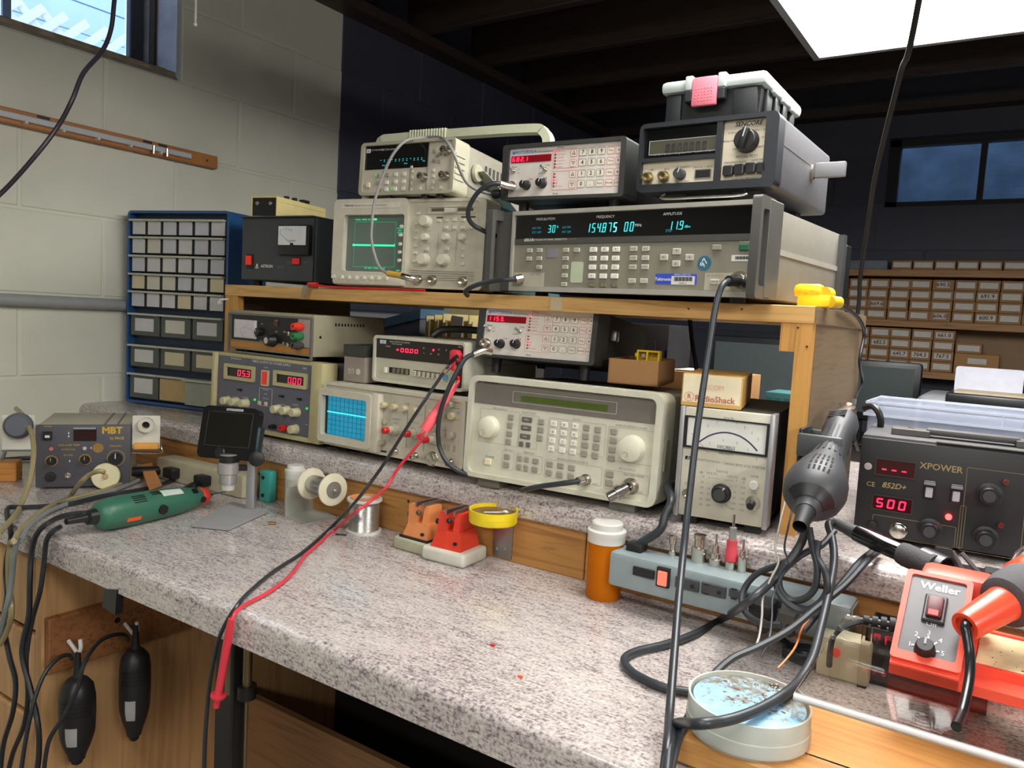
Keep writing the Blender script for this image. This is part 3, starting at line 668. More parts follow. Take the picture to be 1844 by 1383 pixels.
for q in ((935,510),(1172,548),(1372,612)):
    k = I.knob(q, .0120, .013, KS, -.002, 'volts_knob', skirt=.0135); MB().lathe([(.0085,.013),(.0078,.022),(.006,.024),(.006,.033),(.0045,.035),(0,.035)], (0,0,0), (0,-1,0), 20).build('inner_knob', KS, k, True)
    MB().lathe([(.0062,.0245),(.0062,.034),(.0048,.0362),(0,.0362)], (0,0,0), (0,-1,0), 20).build('red_tip', REDP, k, True)
I.knob((1340, 840), .0125, .010, CHROME, -.002, 'large_connector', skirt=.014)
for q in ((925,762),(1148,808),(1538,880)): I.bnc(q, .0068, .012, -.002)
I.plate('power_button', BLACK, (782, 742), (828, 780), -.002, .004)
for q in ((1470,705),(1520,715),(1575,725)): I.keys([q], .004, .0115, KS, -.002, .003, 'lever_switch')
for q in ((1488,345),(1482,550)): I.keys([q], .004, .0125, KS, -.002, .003, 'slide_switch')
for a, b, c in (((1480,268),(1640,282),'g'),((1470,392),(1640,412),'g'),((930,308),(1010,322),'b'),((1165,342),(1235,358),'b'),((1608,310),(1638,350),'b')): I.plate('printed_bar', M_('green_print', (120,190,90), .6, vary=0) if c == 'g' else M_('pale_blue_print', (150,166,206), .6, vary=0), a, b, -.002, .0003)
for t, q, s_ in (('2235',(828,97),.006),('OSCILLOSCOPE',(940,122),.0042),('VERTICAL',(1062,232),.004),('CH 1',(928,212),.004),('CH 2',(1165,252),.004),('TRIGGER',(1560,180),.004),('VOLTS/DIV',(935,400),.004),('VOLTS/DIV',(1150,440),.004),('SEC/DIV',(1370,500),.004)): I.text(t, q, s_, INKG, -.002)
for x in (.03, w-.03):
    for y in (.04, .36): MB().box(x-.012, x+.012, y-.012, y+.012, -.0175, .005, .002).build('foot', RUBBER, o)

# ---- triple output power supply
I = Inst('bench_power_supply', 'tan and grey triple output power supply with two red readouts beside the drawer cabinet', 'power supply', -1.558, 1.11, 1.034, .365, .169, .2, 1.2); I.k = 'G'; o = I.o; w, h = I.w, I.h
TAN = M_('tan_plastic', (190,180,134), .5, bump=.05); SLATE = M_('slate_panel', (100,100,112), .5); KCR = M_('cream_knob', (198,192,152), .45)
I.box('case', M_('grey_metal_cover', (92,94,96), .5), .034, w-.012, .03, .28, .002, h-.003, .003)
I.box('front_panel', SLATE, .010, w-.030, 0, .03, .006, h-.006)
for a, b in ((0, .013), (w-.034, w)): I.box('side_pillar', TAN, a, b, -.009, .036, 0, h, .004)
I.box('top_rail', TAN, .012, w-.03, -.001, .036, h-.008, h, .001); I.box('bottom_rail', TAN, .012, w-.03, -.003, .036, -.001, .009, .001)
for (a, b, txt, d0, d1) in (((135,562),(392,735),'05.3',(243,622),(360,690)),((572,622),(860,800),'0.00',(690,686),(818,757))):
    I.frame('readout_frame', TAN, a, b, .0075, 0, .006, .003); I.plate('readout_window', WINDOWK, (a[0]+12, a[1]+14), (b[0]-12, b[1]-14), 0, .001); I.seg(txt, d0, d1, LEDR, .001, slant=.05)
I.frame('rocker_frame', M_('cream_trim', (206,200,164), .45), (460,622), (516,770), .003, 0, .004); k = I.plate('power_rocker', M_('red_rocker', (206,44,30), .35, emit=.25, erGB=(230,50,30)), (466,636), (506,756), 0, .004)
for q in ((155,895),(232,906),(318,918),(603,972),(685,985),(770,1001),(757,1150)): I.knob(q, .0093, .018, KCR, 0, 'control_knob', skirt=.0105)
for q in ((268,802),(640,860),(798,885)):
    k = I.knob(q, .0035, .002, BLACK, 0, 'toggle_nut', n=12); MB().cyl((0,-.002,0),(-.001,-.010,.002),.0016,.002,8).build('lever', BLACK, k)
for q in ((393,888),(857,966)): I.knob(q, .0026, .003, LEDG, 0, 'green_lamp', n=12)
I.keys([(437,917),(494,925)], .009, .0085, KCR, 0, .004)
I.post((572,1126), .0055, .016, BLACK, 0, 'black_jack'); I.post((672,1138), .0075, .018, REDP, 0, 'red_jack')
I.frame('legend_box', INKW, (432,778), (538,955), .0007, 0, .0003)
for t, q in (('TRACKING',(486,800)),('SERIES',(486,838)),('PARALLEL',(486,878))): I.text(t, q, .0042, INKW)
I.plate('lower_panel', M_('pale_slate_panel', (138,138,146), .5), (-200,1018), (585,1180), 0, .0004)
I.text('BK PRECISION', (225, 524), .0058, INKW); I.text('TRIPLE OUTPUT DC POWER SUPPLY', (535, 564), .0078, INKW, bold=.0001); I.text('1660', (832, 610), .0065, INKW)
for t, q in (('VOLTAGE',(215,866)),('CURRENT',(305,870)),('VOLTAGE',(640,935)),('CURRENT',(752,935)),('POWER',(490,603)),('4-6V',(850,1110))): I.text(t, q, .0042, INKW)
for x in (.03, w-.03):
    for y in (.03, .25): MB().box(x-.012, x+.012, y-.012, y+.012, -.010, .004, .002).build('foot', RUBBER, o)

# ---- small supply with needle meter and binding posts, on top of it
I = Inst('small_power_supply', 'small cream power supply with needle meter and coloured terminals on the triple output supply', 'power supply', -1.515, 1.118, 1.213, .284, .088, -1.4, 0); I.k = 'G'; o = I.o; w, h = I.w, I.h
I.box('case', M_('cream_hammer_case', (160,154,128), .5, bump=.1), 0, w, .002, .21, 0, h, .003)
I.frame('trim', M_('grey_trim', (112,110,102), .45), (163,108), (898,545), .004, -.0015, .005, .003)
u0, v1 = I.p(190, 140); u1, v0 = I.p(770, 430)
MB().box(.010, u1, -.001, .004, .022, h-.007).build('black_panel', BLACK, o); MB().box(u1, w-.008, -.0008, .004, .019, h-.007).build('silver_panel', M_('pinkish_silver', (176,168,162), .45), o)
MB().box(.008, w-.008, -.0009, .004, .005, .017).build('orange_band', M_('orange_print', (190,128,52), .5), o)
a = I.p(225, 170); b = I.p(408, 350); mm = MB().box(a[0], b[0], -.006, 0, b[1], a[1], .001, 1).build('meter', M_('clear_meter_case', (200,200,202), .15), o)
MB().box(a[0]+.006, b[0]-.001, -.0066, -.006, b[1]+.002, a[1]-.002).build('meter_face', M_('pink_white_face', (214,206,206), .5), mm)
arc(I, [I.p(280,262), I.p(330,245), I.p(395,275)], .0006, INKR, .0069, 'scale_arc', mm); arc(I, [I.p(310,345), I.p(300,310), I.p(285,272)], .0005, INK, .0070, 'needle', mm)
k = I.knob((556, 362), .0125, .018, BLACK, .001, 'voltage_knob', cap=CHROME, capr=.55, skirt=.014)
I.knob((440,285), .009, .010, BLACK, .001, 'mode_knob', pointer=INKW, pang=-50)
I.plate('pilot_lamp', M_('dim_red_lens', (96,40,26), .3), (568,190), (600,235), .001, .002)
for q in ((700,300),(690,400)):
    k = I.knob(q, .005, .003, CHROME, .001, 'toggle_nut', n=12); MB().cyl((0,-.002,0),(-.002,-.012,.004),.002,.0026,8).build('lever', CHROME, k)
for q, ma in (((818,240), M_('vermilion_plastic', (224,58,36), .4)),((815,326), M_('green_plastic', (46,122,70), .4)),((815,408), M_('charcoal_post', (66,66,62), .4))): I.post(q, .0088, .026, ma, .001)
for t, q in (('VOLTS',(585,185)),('FINE',(585,285)),('MA',(458,215)),('VOLTS',(450,366))): I.text(t, q, .004, INKW, .001)
for k in range(10): MB().box(w-.0006, w+.0004, .06+.009*k, .064+.009*k, h-.022, h-.016).build('vent_slot', BLACK, o)
MB().cyl((w-.001, .02, .042), (w+.001, .02, .042), .003, n=10).build('screw', CHROME, o)
for x in (.03, w-.03):
    for y in (.03, .18): MB().cyl((x, y, -.008), (x, y, .001), .007, n=12).build('foot', RUBBER, o)

# ---- digital multimeter
I = Inst('digital_multimeter', 'cream bench multimeter with red digits and row of push buttons on the blue screened oscilloscope', 'multimeter', -1.083, 1.14, 1.177, .235, .092, -1.6, 0); I.k = 'H'; o = I.o; w, h = I.w, I.h
MB().ring(rrect(0, w, 0, h, .009, 5), rrect(.0055, w-.004, .006, h-.006, .005, 5), -.004, .06, XZ).build('bezel', HPB, o, True)
I.box('case', HPB, .001, w-.001, .05, .24, .002, h-.001, .006); I.box('seam', M_('seam_shadow', (110,108,96), .6), .0005, w-.0005, .055, .238, h*.52, h*.53)
MB().prism(rrect(.003, w-.003, .003, h-.003, .004), .001, .01, XZ).build('front_panel', M_('cream_meter_panel', (196,192,170), .5), o)
zs = h*.52
MB().box(.0055, w-.020, -.0002, .001, zs, h-.006).build('display_window', M_('dark_brown_window', (34,18,18), .15, vary=0), o)
MB().box(w-.0205, w-.004, -.0006, .001, .006, h-.006).build('jack_panel', M_('dark_maroon_panel', (58,28,26), .45), o)
I.seg('+00.00', (622,372), (802,420), LEDR, .0005, slant=.08, t=.16)
I.knob((912,391), .0022, .001, LEDR, .0005, 'lamp', n=10)
I.plate('maker_badge', M_('badge_white', (206,212,220), .5), (497,310), (542,342), .0002, .0006); I.text('hp', (518,326), .006, INKB, .0008, shear=.3)
I.text('3465A DIGITAL MULTIMETER', (648, 330), .0042, INKW, .0002); I.text('HEWLETT-PACKARD', (625, 345), .003, INKW, .0002)
for t, q in (('RANGE',(560,362)),('DC',(838,376)),('AC',(955,386)),('\u03a9',(1012,392)),('mV',(893,420)),('V',(838,415)),('k\u03a9',(952,425)),('INPUT',(1122,368))): I.text(t, q, .0036, INKW, .0007)
I.keys([(543,545)], .0058, .0112, KW, -.001, .006, 'push_button'); DKB = M_('olive_grey_key', (112,106,86), .5)
I.keys([(607,552),(640,556),(672,560),(705,564)], .0058, .0105, DKB, -.001, .005, 'push_button'); I.plate('button_slot', BLACK, (565,522), (720,585), -.001, .0006)
I.keys([(770,575),(803,579),(838,583),(872,587),(910,592),(945,597)], .0060, .0105, KW if False else M_('pale_putty_key', (190,186,164), .5), -.001, .005, 'push_button'); I.keys([(1010,603)], .0078, .0100, M_('blue_key', (80,140,184), .45), -.001, .007, 'push_button')
I.plate('button_slot', M_('button_slot_grey', (92,88,78), .6), (755,545), (965,612), -.001, .0006)
for q in ((1128,432),(1128,505),(1106,612)): I.knob(q, .0052, .006, REDP, .0006, 'jack', cap=BLACK, capr=.5, n=16)
for x in (.03, w-.03):
    for y in (.03, .2): MB().cyl((x, y, -.008), (x, y, .003), .008, n=12).build('foot', RUBBER, o)

M_('dark_red_lens', (120,30,40), .3)
# ---- two code synthesizers of one design
def synthesizer(label, X, Y, Z, yaw, tilt, digits, lit, footh, handle):
    I = Inst('code_synthesizer', label, 'signal generator', X, Y, Z, .235, .096, yaw, tilt, 'code synthesizers'); o = I.o; w, h = I.w, I.h
    CASE = M_('charcoal_plastic', (52,52,50), .5)
    MB().ring(rrect(0, w, 0, h, .006, 4), rrect(.0125, w-.0095, .0055, h-.0065, .002, 4), -.006, .05, XZ).build('bezel', CASE, o, True)
    I.box('case', M_('dark_textured_case', (48,48,48), .65, bump=.2), .001, w-.001, .045, .26, .001, h-.001, .003)
    PW = M_('white_membrane_panel', (214,206,196), .45); x0, x1, z0, z1 = .0125, w-.0095, .0055, h-.0065
    MB().box(x0-.001, x1+.001, -.001, .006, z0-.001, z1+.001).build('front_panel', PW, o)
    f = lambda u, v: V((x0+(x1-x0)*u, z1-(z1-z0)*v, 0)); d = .001
    a = f(.018,.155); b = f(.392,.295); MB().box(a.x, b.x, -.0022, -.001, b.y, a.y).build('readout_window', M_('deep_red_window', (112,10,22), .2, vary=0, emit=.12, erGB=(200,0,30)), o)
    n = 9; Wd = (b.x-a.x)*.96/n
    for i, c in enumerate(digits):
        if c == ' ': continue
        dotted = c.isupper()
        seg_mesh({'B':'2','C':'3'}.get(c, c), Wd*.62, (a.y-b.y)*.66, .08, .15, (a.x+.002+i*Wd, -.0022, b.y+(a.y-b.y)*.17)).build('digit', LEDR, o)
        if dotted: seg_mesh('.', 0, (a.y-b.y)*.66, 0, .16, (a.x+.002+i*Wd+Wd*.78, -.0022, b.y+(a.y-b.y)*.17)).build('decimal_point', LEDR, o)
    I.text('MOTOROLA', f(.145,.085), .0075, M_('motorola_blue_ink', (90,130,205), .6, vary=0), d, bold=.0002, shear=.25); I.text('Code Synthesizer', f(.325,.095), .0048, INK, d)
    MB().lathe([(0,0),(.0028,0),(.0028,.0004),(0,.0004)], (0,0,0), (0,-1,0), 16).build('round_emblem', MATS['motorola_blue_ink'], o).location = (f(.035,.085).x, -d, f(.035,.085).y)
    for q in (f(.045,.46), f(.345,.47)):
        k = I.knob(q, .0042, .003, CHROME, d, 'toggle_nut', n=12); MB().cyl((0,-.002,0),(-.003,-.013,.005),.0016,.0022,8).build('lever', CHROME, k, True)
    I.text('Power', f(.05,.375), .0045, INK, d); I.text('Code', f(.36,.375), .0045, INK, d); I.text('Cont', f(.30,.43), .004, INK, d); I.text('Burst', f(.30,.53), .004, INK, d); I.text('AC', f(.09,.43), .0036, INK, d); I.text('DC', f(.09,.50), .0036, INK, d)
    for q in (f(.175,.76), f(.325,.74)): I.knob(q, .0072, .016, BLACK, d, 'level_knob', pointer=INKW, pang=20, skirt=.0085)
    I.text('A', f(.20,.64), .0045, INK, d); I.text('B', f(.335,.63), .0045, INK, d)
    for q in (f(.222,.64), f(.355,.63)): I.knob(q, .0013, .001, INKR, d, 'lamp', n=8)
    I.bnc(f(.035,.775), .0075, .016, d)
    I.text('Timing', f(.468,.035), .0045, INK, d); I.text('Mode', f(.447,.955), .0045, INK, d)
    for i in range(6):
        q = f(.428, .115+.062*i); I.knob(q, .0016, .0012, LEDR if i in lit[0] else M_('dark_red_lens', (120,30,40), .3), d, 'lamp', n=8)
        I.text(('Tone Only','Tone Voice','Tone HiQ','Group Call','Variable 1','Variable 2')[i], f(.438, .115+.062*i), .0034, INKR, d, align='LEFT')
        if i < 5: I.knob(f(.428, .56+.062*i), .0018 if i in lit[1] else .0015, .0012, LEDR if i in lit[1] else MATS['dark_red_lens'], d, 'lamp', n=8); I.text(('A','B','A-B','RPL','RPL Invert')[i], f(.438, .56+.062*i), .0034, INKR, d, align='LEFT')
    RK = M_('pink_key_outline', (216,120,124), .6, vary=0); GK = M_('grey_key_outline', (130,122,112), .6, vary=0)
    def ring(u0, v0, u1, v1, ma, name='key_outline', t=.0006, r=.0025):
        a = f(u0, v1); b = f(u1, v0); MB().ring(rrect(a.x, b.x, a.y, b.y, r), rrect(a.x+t, b.x-t, a.y+t, b.y-t, r-t), -d-.0004, -d, XZ).build(name, ma, o)
    ring(.405,.075,.640,.455,RK,'panel_line',.0004); ring(.405,.505,.640,.885,RK,'panel_line',.0004)
    KM = M_('membrane_key_face', (222,214,198), .5)
    def mk(u, v, s_, red=0, wu=.068, tz=.0085, tri=0):
        a = f(u-wu/2, v+.072); b = f(u+wu/2, v-.072)
        k = MB().prism(rrect(a.x, b.x, a.y, b.y, .0025), -d-.0003, -d, XZ).build('key', KM, o)
        MB().ring(rrect(a.x, b.x, a.y, b.y, .0025), rrect(a.x+.0006, b.x-.0006, a.y+.0006, b.y-.0006, .002), -d-.0006, -d-.0001, XZ).build('key_outline', RK if red else GK, k)
        c = f(u, v)
        if tri: L = .0034; MB().ring([(c.x-L, c.y-tri*L*.8), (c.x+L, c.y-tri*L*.8), (c.x, c.y+tri*L)], [(c.x-L*.62, c.y-tri*L*.55), (c.x+L*.62, c.y-tri*L*.55), (c.x, c.y+tri*L*.6)], -d-.0005, -d-.0003, XZ).build('arrow', INK, k)
        elif s_: I.text(s_, c, tz, INK, d+.0003, bold=.00012 if len(s_) == 1 else 0, parent=k)
    for i, v in enumerate((.165,.365,.58,.785)):
        mk(.592, v, '', 1, .058, tri=1 if i % 2 == 0 else -1)
        for j, u in enumerate((.672,.752,.832)): mk(u, v, ('789','456','123')[i][j] if i < 3 else ('0','.','Reset')[j], 0, tz=.0092 if not (i == 3 and j == 2) else .004)
        mk(.912, v, ('Freq','Time','Step','Recall')[i], 1, .062, .0045); mk(.976, v, ('A','B','#','Delay')[i], 1, .046, .0045)
    for x in (.028, w-.03):
        for y in (.03, .22): MB().cyl((x, y, -footh*(1 if y < .1 or not handle else .2)), (x, y, .002), .0085, .010, 14).build('foot', BLACK, o, True)
    if handle: MB().box(w-.001, w+.013, .055, .072, .048, .068, .004).build('handle_pivot', STEEL, o, True)
    return I
ML = synthesizer('white faced code synthesizer reading 1153 on the beige signal generator under the shelf', -.838, 1.150, 1.2445, 5.3, 6.0, '115C', ((0,),(2,)), .026, True)
MH = synthesizer('white faced code synthesizer reading 682.1 on the long rack signal generator, above the shelf', -.798, 1.149, 1.5238, 2.1, 0, '68B1', ((0,),(2,)), .0195, False)

# ---- digital storage oscilloscope on the shelf
I = Inst('digital_oscilloscope', 'beige digital oscilloscope with dark green traced screen on the pine shelf', 'oscilloscope', -1.212, 1.15, 1.366, .352, .174, 6.7, 1.0); I.k = 'C'; o = I.o; w, h = I.w, I.h
TBL = M_('teal_blue_case', (72,112,128), .5)
I.box('case', TBL, .004, w-.003, .05, .38, .004, h-.004, .006)
MB().ring(rrect(0, w, 0, h, .010, 5), rrect(.006, w-.014, .005, h-.006, .006, 5), -.002, .055, XZ).build('bezel', TEKB, o, True)
MB().prism(rrect(.004, w-.012, .003, h-.004, .006), .001, .02, XZ).build('front_panel', TEKP, o)
ux = I.p(552, 900)[0]
a = I.p(118, 792); b = I.p(506, 1185)
MB().ring(rrect(.0, ux, 0.014, h, .010, 5), rrect(a[0]-.003, b[0]+.003, b[1]-.002, a[1]+.002, .005, 5), -.014, .002, XZ).build('screen_surround', TEKB, o, True)
MB().box(.002, ux-.004, -.015, .004, .001, .026, .006).build('softkey_ledge', TEKB, o, True)
sc = MB().box(a[0]-.003, b[0]+.003, -.002, .002, b[1]-.002, a[1]+.002).build('screen', M_('crt_reflection_grey', (100,112,103), .2, emit=.06, erGB=(90,120,100)), o)  # base tone lifted to grey to stand in for reflections on the glass
GR = M_('green_trace', (60,235,170), .4, emit=1.0, erGB=(50,230,165)); GD = M_('green_graticule', (50,170,120), .4, emit=.42, erGB=(50,190,130))
def gl(p, q, t, ma, n=1, name='graticule_line'):
    p = I.p(*p, -.0); q = I.p(*q); arc(I, [p, ((p[0]+q[0])/2, (p[1]+q[1])/2), q], t, ma, .0024, name, sc)
for p, q in (((163,830),(453,832)),((453,832),(437,1150)),((437,1150),(147,1147)),((147,1147),(163,830))): gl(p, q, .0007, GD)
for k in range(22): gl((305-.55*k, 840+14*k), (305-.55*k-.2, 846+14*k), .0007, GD)
gl((143,993),(442,998),.0034,GR,name='trace'); gl((147,985),(147,1002),.0012,GR,name='trace'); gl((440,985),(440,1005),.0012,GR,name='trace')
I.text('Tek Run  100kS/s  Sample', (225, 813), .0042, GR, .0024, parent=sc); I.plate('trigger_flag', GR, (292,805), (316,818), .0024, .0002, parent=sc)
for k, t in enumerate(('CH1 Pk-Pk','400mV','CH1 Freq','Unable')): I.text(t, (482, 875+15*k), .0034, GR, .0024, parent=sc)
I.text('CH1 100mV   M 500\u03bcs  CH1  0V', (300, 1158), .0038, GR, .0024, parent=sc); I.text('0.00V', (466, 1176), .004, GR, .0024, parent=sc)
for q in ((519,868),(513,930),(509,992),(506,1050),(503,1108)): I.knob(q, .0035, .004, TEKK, .014, 'softkey', n=14)
for x in (98,148,200,253,305,357,412): I.knob((x, 1226+.024*x), .0046, .004, TEKK, .015, 'softkey', n=14)
I.knob((38,1222), .0045, .004, TEKK, .015, 'power_button', n=14)
I.plate('name_plate', M_('pale_nameplate', (212,206,190), .45), (90,703), (505,735), .014, .0006); I.text('Tektronix', (146,720), .0058, M_('tek_violet_ink', (84,80,130), .6, vary=0), .0147, bold=.0001); I.text('TDS 360  TWO CHANNEL OSCILLOSCOPE', (295,720), .0042, INKG, .0147)
I.frame('disk_slot_frame', TEKB, (678,718), (1008,768), .0022, -.001, .003); I.plate('disk_slot', M_('slot_brown', (92,84,66), .6), (700,733), (995,748), -.001, .0012); I.plate('disk_door', TEKK, (795,728), (885,772), -.0002, .0022)
TK = lambda q, r, L, nm='knob': I.knob(q, r, L, TEKK, -.001, nm, skirt=r*1.08)
TK((668,825), .0108, .016, 'select_knob')
for q in ((662,938),(808,938),(925,938)): TK(q, .0068, .012, 'position_knob')
for q in ((652,1096),(793,1100)): TK(q, .0112, .016, 'scale_knob')
I.keys([(755,818),(808,816),(865,813),(925,816),(990,812),(805,868),(865,870),(922,869),(982,869),(668,1020),(812,1020),(928,1020),(925,1070),(922,1126)], .0088, .0062, TEKK, -.001, .003)
I.keys([(605,766),(598,838),(594,890),(590,942),(587,995),(584,1048),(580,1105)], .0088, .0062, TEKK, -.001, .003, 'menu_key')
for q in ((603,1240),(708,1242),(924,1252)): I.bnc(q, .0082, .013, -.001)
for x, z0, z1 in ((750,895,1140),(882,895,1145)): gl2 = [I.p(x, z0), I.p(x-8, (z0+z1)/2), I.p(x-15, z1)]; arc(I, gl2, .0005, INKG, 0, 'panel_line')
for k in range(5): MB().box(ux+.004, w-.02, -.0004, .001, .034-.0042*k, .0344-.0042*k).build('ridge_line', INKG, o)
for t, q in (('VERTICAL',(670,893)),('HORIZONTAL',(812,893)),('TRIGGER',(930,893)),('POSITION',(665,982)),('POSITION',(815,984)),('LEVEL',(928,982)),('SCALE',(660,1043)),('SCALE',(805,1045))): I.text(t, q, .0038, INKG, -.001)
I.plate('menu_tag', INK, (735,793), (780,802), -.001, .0003); I.plate('menu_tag', INK, (910,788), (1012,797), -.001, .0003)
for x in (.04, w-.04):
    for y in (.04, .34): MB().cyl((x, y, -.0075), (x, y, .004), .012, n=14).build('foot', RUBBER, o)
# its carrying handle, folded up behind the counter that stands on it
hp0 = I.Mi @ on(684, 247, 'Y', 1.29); hp1 = I.Mi @ on(976, 226, 'Y', 1.29); zt = hp0.z
HB = M_('pale_green_beige_handle', (198,200,172), .45)
def bar(P, wy, wz):
    mb = MB(); P = spline([V(p) for p in P], 6); rg = []
    for i, p in enumerate(P):
        d = (P[min(i+1, len(P)-1)]-P[max(i-1, 0)]).normalized(); n = V((0,1,0)); b = d.cross(n).normalized()
        rg.append([mb.b.verts.new(p+sx*wy/2*n+sz*wz/2*b) for sx, sz in ((-1,-1),(1,-1),(1,1),(-1,1))])
    for A, B in zip(rg, rg[1:]):
        for k in range(4): mb.b.faces.new((A[k], A[(k+1)%4], B[(k+1)%4], B[k]))
    mb.b.faces.new(rg[0][::-1]); mb.b.faces.new(rg[-1]); return mb
yb = hp0.y; xr = hp1.x-.006
hd = bar([(hp0.x+.004, yb-.12, h*.45), (hp0.x+.003, yb-.05, h*.9), (hp0.x+.003, yb, zt-.03), (hp0.x+.014, yb, zt-.009), (hp0.x+.05, yb, zt-.006), (xr*.5, yb, zt-.004), (xr-.04, yb, zt-.005), (xr-.012, yb, zt-.012), (xr, yb, zt-.04), (xr, yb-.03, zt-.12), (xr, yb-.10, h*.45)], .024, .017).build('carrying_handle', HB, o, True)
for k in range(14): x = hp0.x+.088+.0068*k; MB().box(x, x+.0036, yb-.0145, yb+.0145, zt-.016, zt+.007, .001, 1).build('grip_rib', HB, hd)

# ---- universal counter on the digital oscilloscope
I = Inst('universal_counter', 'beige rubber cornered counter with cyan dashes on a black display atop the digital oscilloscope', 'counter', -1.150, 1.15, 1.546, .227, .105, 4.9, 2.5); I.k = 'C'; o = I.o; w, h = I.w, I.h
BMP = M_('taupe_bumper', (166,162,140), .55)
MB().ring(rrect(0, w, 0, h, .009, 5), rrect(.008, w-.006, .006, h-.006, .004, 5), -.006, .045, XZ).build('bumper', BMP, o, True)
MB().prism(rrect(.006, w-.004, .004, h-.004, .003), .001, .01, XZ).build('front_panel', M_('pink_beige_panel', (196,186,168), .5), o)
I.box('case', M_('grey_taupe_case', (138,134,118), .55), .003, w-.003, .04, .33, .003, h-.003, .004)
MB().box(.0065, w*.715, -.0002, .001, h*.50, h-.006).build('display_window', WINDOWK, o)
for k in range(12): p = I.p(340+26.5*k, 397-1.6*k); t = ('-','=','=','-','=','=','=','=','-','=','=','=')[k]; seg_mesh(t, .0035, .0075, 0, .14, (p[0]-.0018, -.0004, p[1]-.002)).build('digit', VFD, o)
for t, q in (('Freq',(362,427)),('Arm',(517,412)),('Hz',(646,394))): I.text(t, q, .0046, VFD, .0004)
I.plate('maker_badge', M_('badge_white', (206,212,220), .5), (240,312), (267,338), .0002, .0004); I.text('hp', (253,325), .0055, INK, .0007, shear=.3); I.text('HEWLETT PACKARD', (300,319), .0042, INKW, .0003); I.text('53131A', (375,315), .006, INKW, .0003); I.text('225MHz', (428,312), .0044, INKW, .0003)
I.keys([(252,567)], .0092, .0105, M_('cream_key', (224,214,178), .45), -.001, .004, 'power_button')
I.keys([(325,500),(388,495),(322,550),(340,606)], .0085, .0078, KG, -.001); I.keys([(447,490),(507,487),(383,548),(445,544),(503,541),(380,598),(440,595),(500,592)], .0085, .0078, KW, -.001)
for q in ((304,495),(416,592)): I.keys([q], .0016, .0042, LEDG, -.001, .002, 'green_lamp')
I.keys([(567,470),(563,512),(558,555),(555,597),(620,590),(716,462),(714,505),(711,545),(708,588),(768,585),(560,440)], .0052, .0062, M_('small_beige_key', (206,198,180), .5), -.001)
for q in ((722,325),(740,358),(760,345),(718,395),(757,398)): I.keys([q], .0062, .0062, KG, -.001)
for q in ((648,512),(802,503),(812,325)): I.bnc(q, .0072, .018, -.001)
MB().box(w*.712, w*.715, -.0004, .001, .008, h-.008).build('panel_line', INKG, o); MB().box(w*.535, w*.537, -.0004, .001, .008, h*.49).build('panel_line', INKG, o)
for k in range(5): MB().box(w-.004, w+.0022, -.004, .03, .026+.011*k, .032+.011*k, .001, 1).build('bumper_rib', BMP, o)
for k in range(9): MB().box(w-.0036, w-.0022, .11+.016*k, .118+.016*k, .052, .078).build('vent_slot', M_('vent_dark', (60,58,52), .6), o)
MB().lathe([(0,0),(.017,0),(.018,.003),(.016,.008),(0,.009)], (w-.002, .075, .055), (1,0,0), 24).build('handle_pivot', BMP, o, True)
bar([(w+.006, .072, .056), (w+.007, .13, .038), (w+.007, .2, .012), (w+.006, .25, -.004)], .006, .03).build('handle_arm', BMP, o, True)
for x in (.03, .07, w-.07, w-.035): MB().box(x-.006, x+.006, .0, .03, -.006, .003, .001, 1).build('foot', BLACK, o)
for x in (.03, w-.03): MB().box(x-.006, x+.006, .25, .28, -.006, .005, .001, 1).build('foot', BLACK, o)

# ---- frequency counter with the dark frame and the toolbox on it
I = Inst('frequency_counter', 'dark framed frequency counter with cream panels and big black dial, under the toolbox', 'counter', -.535, 1.15, 1.526, .217, .106, -1.4, 0); I.k = 'E'; o = I.o; w, h = I.w, I.h
FR = M_('blue_black_frame', (36,39,43), .45)
xm0, xm1 = I.p(742, 900)[0], I.p(790, 900)[0]; zm = I.p(450, 905)[1]
MB().ring(rrect(0, w, 0, h, .010, 5), rrect(.006, w-.019, .012, h-.007, .003, 5), -.010, .02, XZ).build('frame', FR, o, True)
MB().box(xm0, xm1, -.009, .01, .010, h-.006).build('divider', FR, o); MB().box(.004, xm0, -.008, .01, zm-.003, zm+.003).build('divider', FR, o)
I.box('case', M_('silver_grey_case', (74,74,77), .65, bump=.05), .003, w-.001, .018, .30, .001, h-.002, .006); MB().box(w-.0012, w-.0002, .02, .29, h*.60, h*.605).build('seam', M_('seam_grey', (120,118,106), .6), o)
MB().box(.004, xm0, -.002, .01, zm, h-.006).build('display_window', M_('smoked_window', (16,17,18), .12, vary=0), o)
CP = M_('cream_counter_panel', (212,202,178), .5)
MB().box(.004, xm0, -.002, .01, .011, zm-.001).build('input_panel', CP, o); MB().box(xm1-.001, w-.018, -.002, .01, .011, h-.006).build('control_panel', CP, o)
a = I.p(190, 762); b = I.p(742, 835)
MB().ring([(a[0],b[1]),(xm0-.0005,b[1]),(xm0-.0005,a[1]),(a[0],a[1])], [(a[0]+.001,b[1]+.001),(xm0-.001,b[1]+.001),(xm0-.001,a[1]-.001),(a[0]+.001,a[1]-.001)], -.0032, -.002, XZ).build('display_frame', M_('silver_line', (170,170,166), .4), o)
MB().box(a[0]+.001, xm0-.001, -.0028, -.002, b[1]+.001, a[1]-.001).build('display_glass', M_('grey_lcd', (78,76,62), .3), o)
I.seg('0.000000', (325,785), (675,828), INK, .0034, slant=.06, t=.13)
I.text('10Hz-1GHz FREQUENCY COUNTER', ((a[0]+xm0)/2 and V(((a[0]+xm0)/2, zm+.0095, 0))), .0062, INKW, .002, shear=.15)
for q in ((180,1066),(312,1056)): I.bnc(q, .0072, .013, .002, ma=M_('brassy_nickel', (190,176,140), .28, 1))
I.knob((448,1036), .0085, .014, DARK, .002, 'level_knob', pointer=INKW, pang=20)
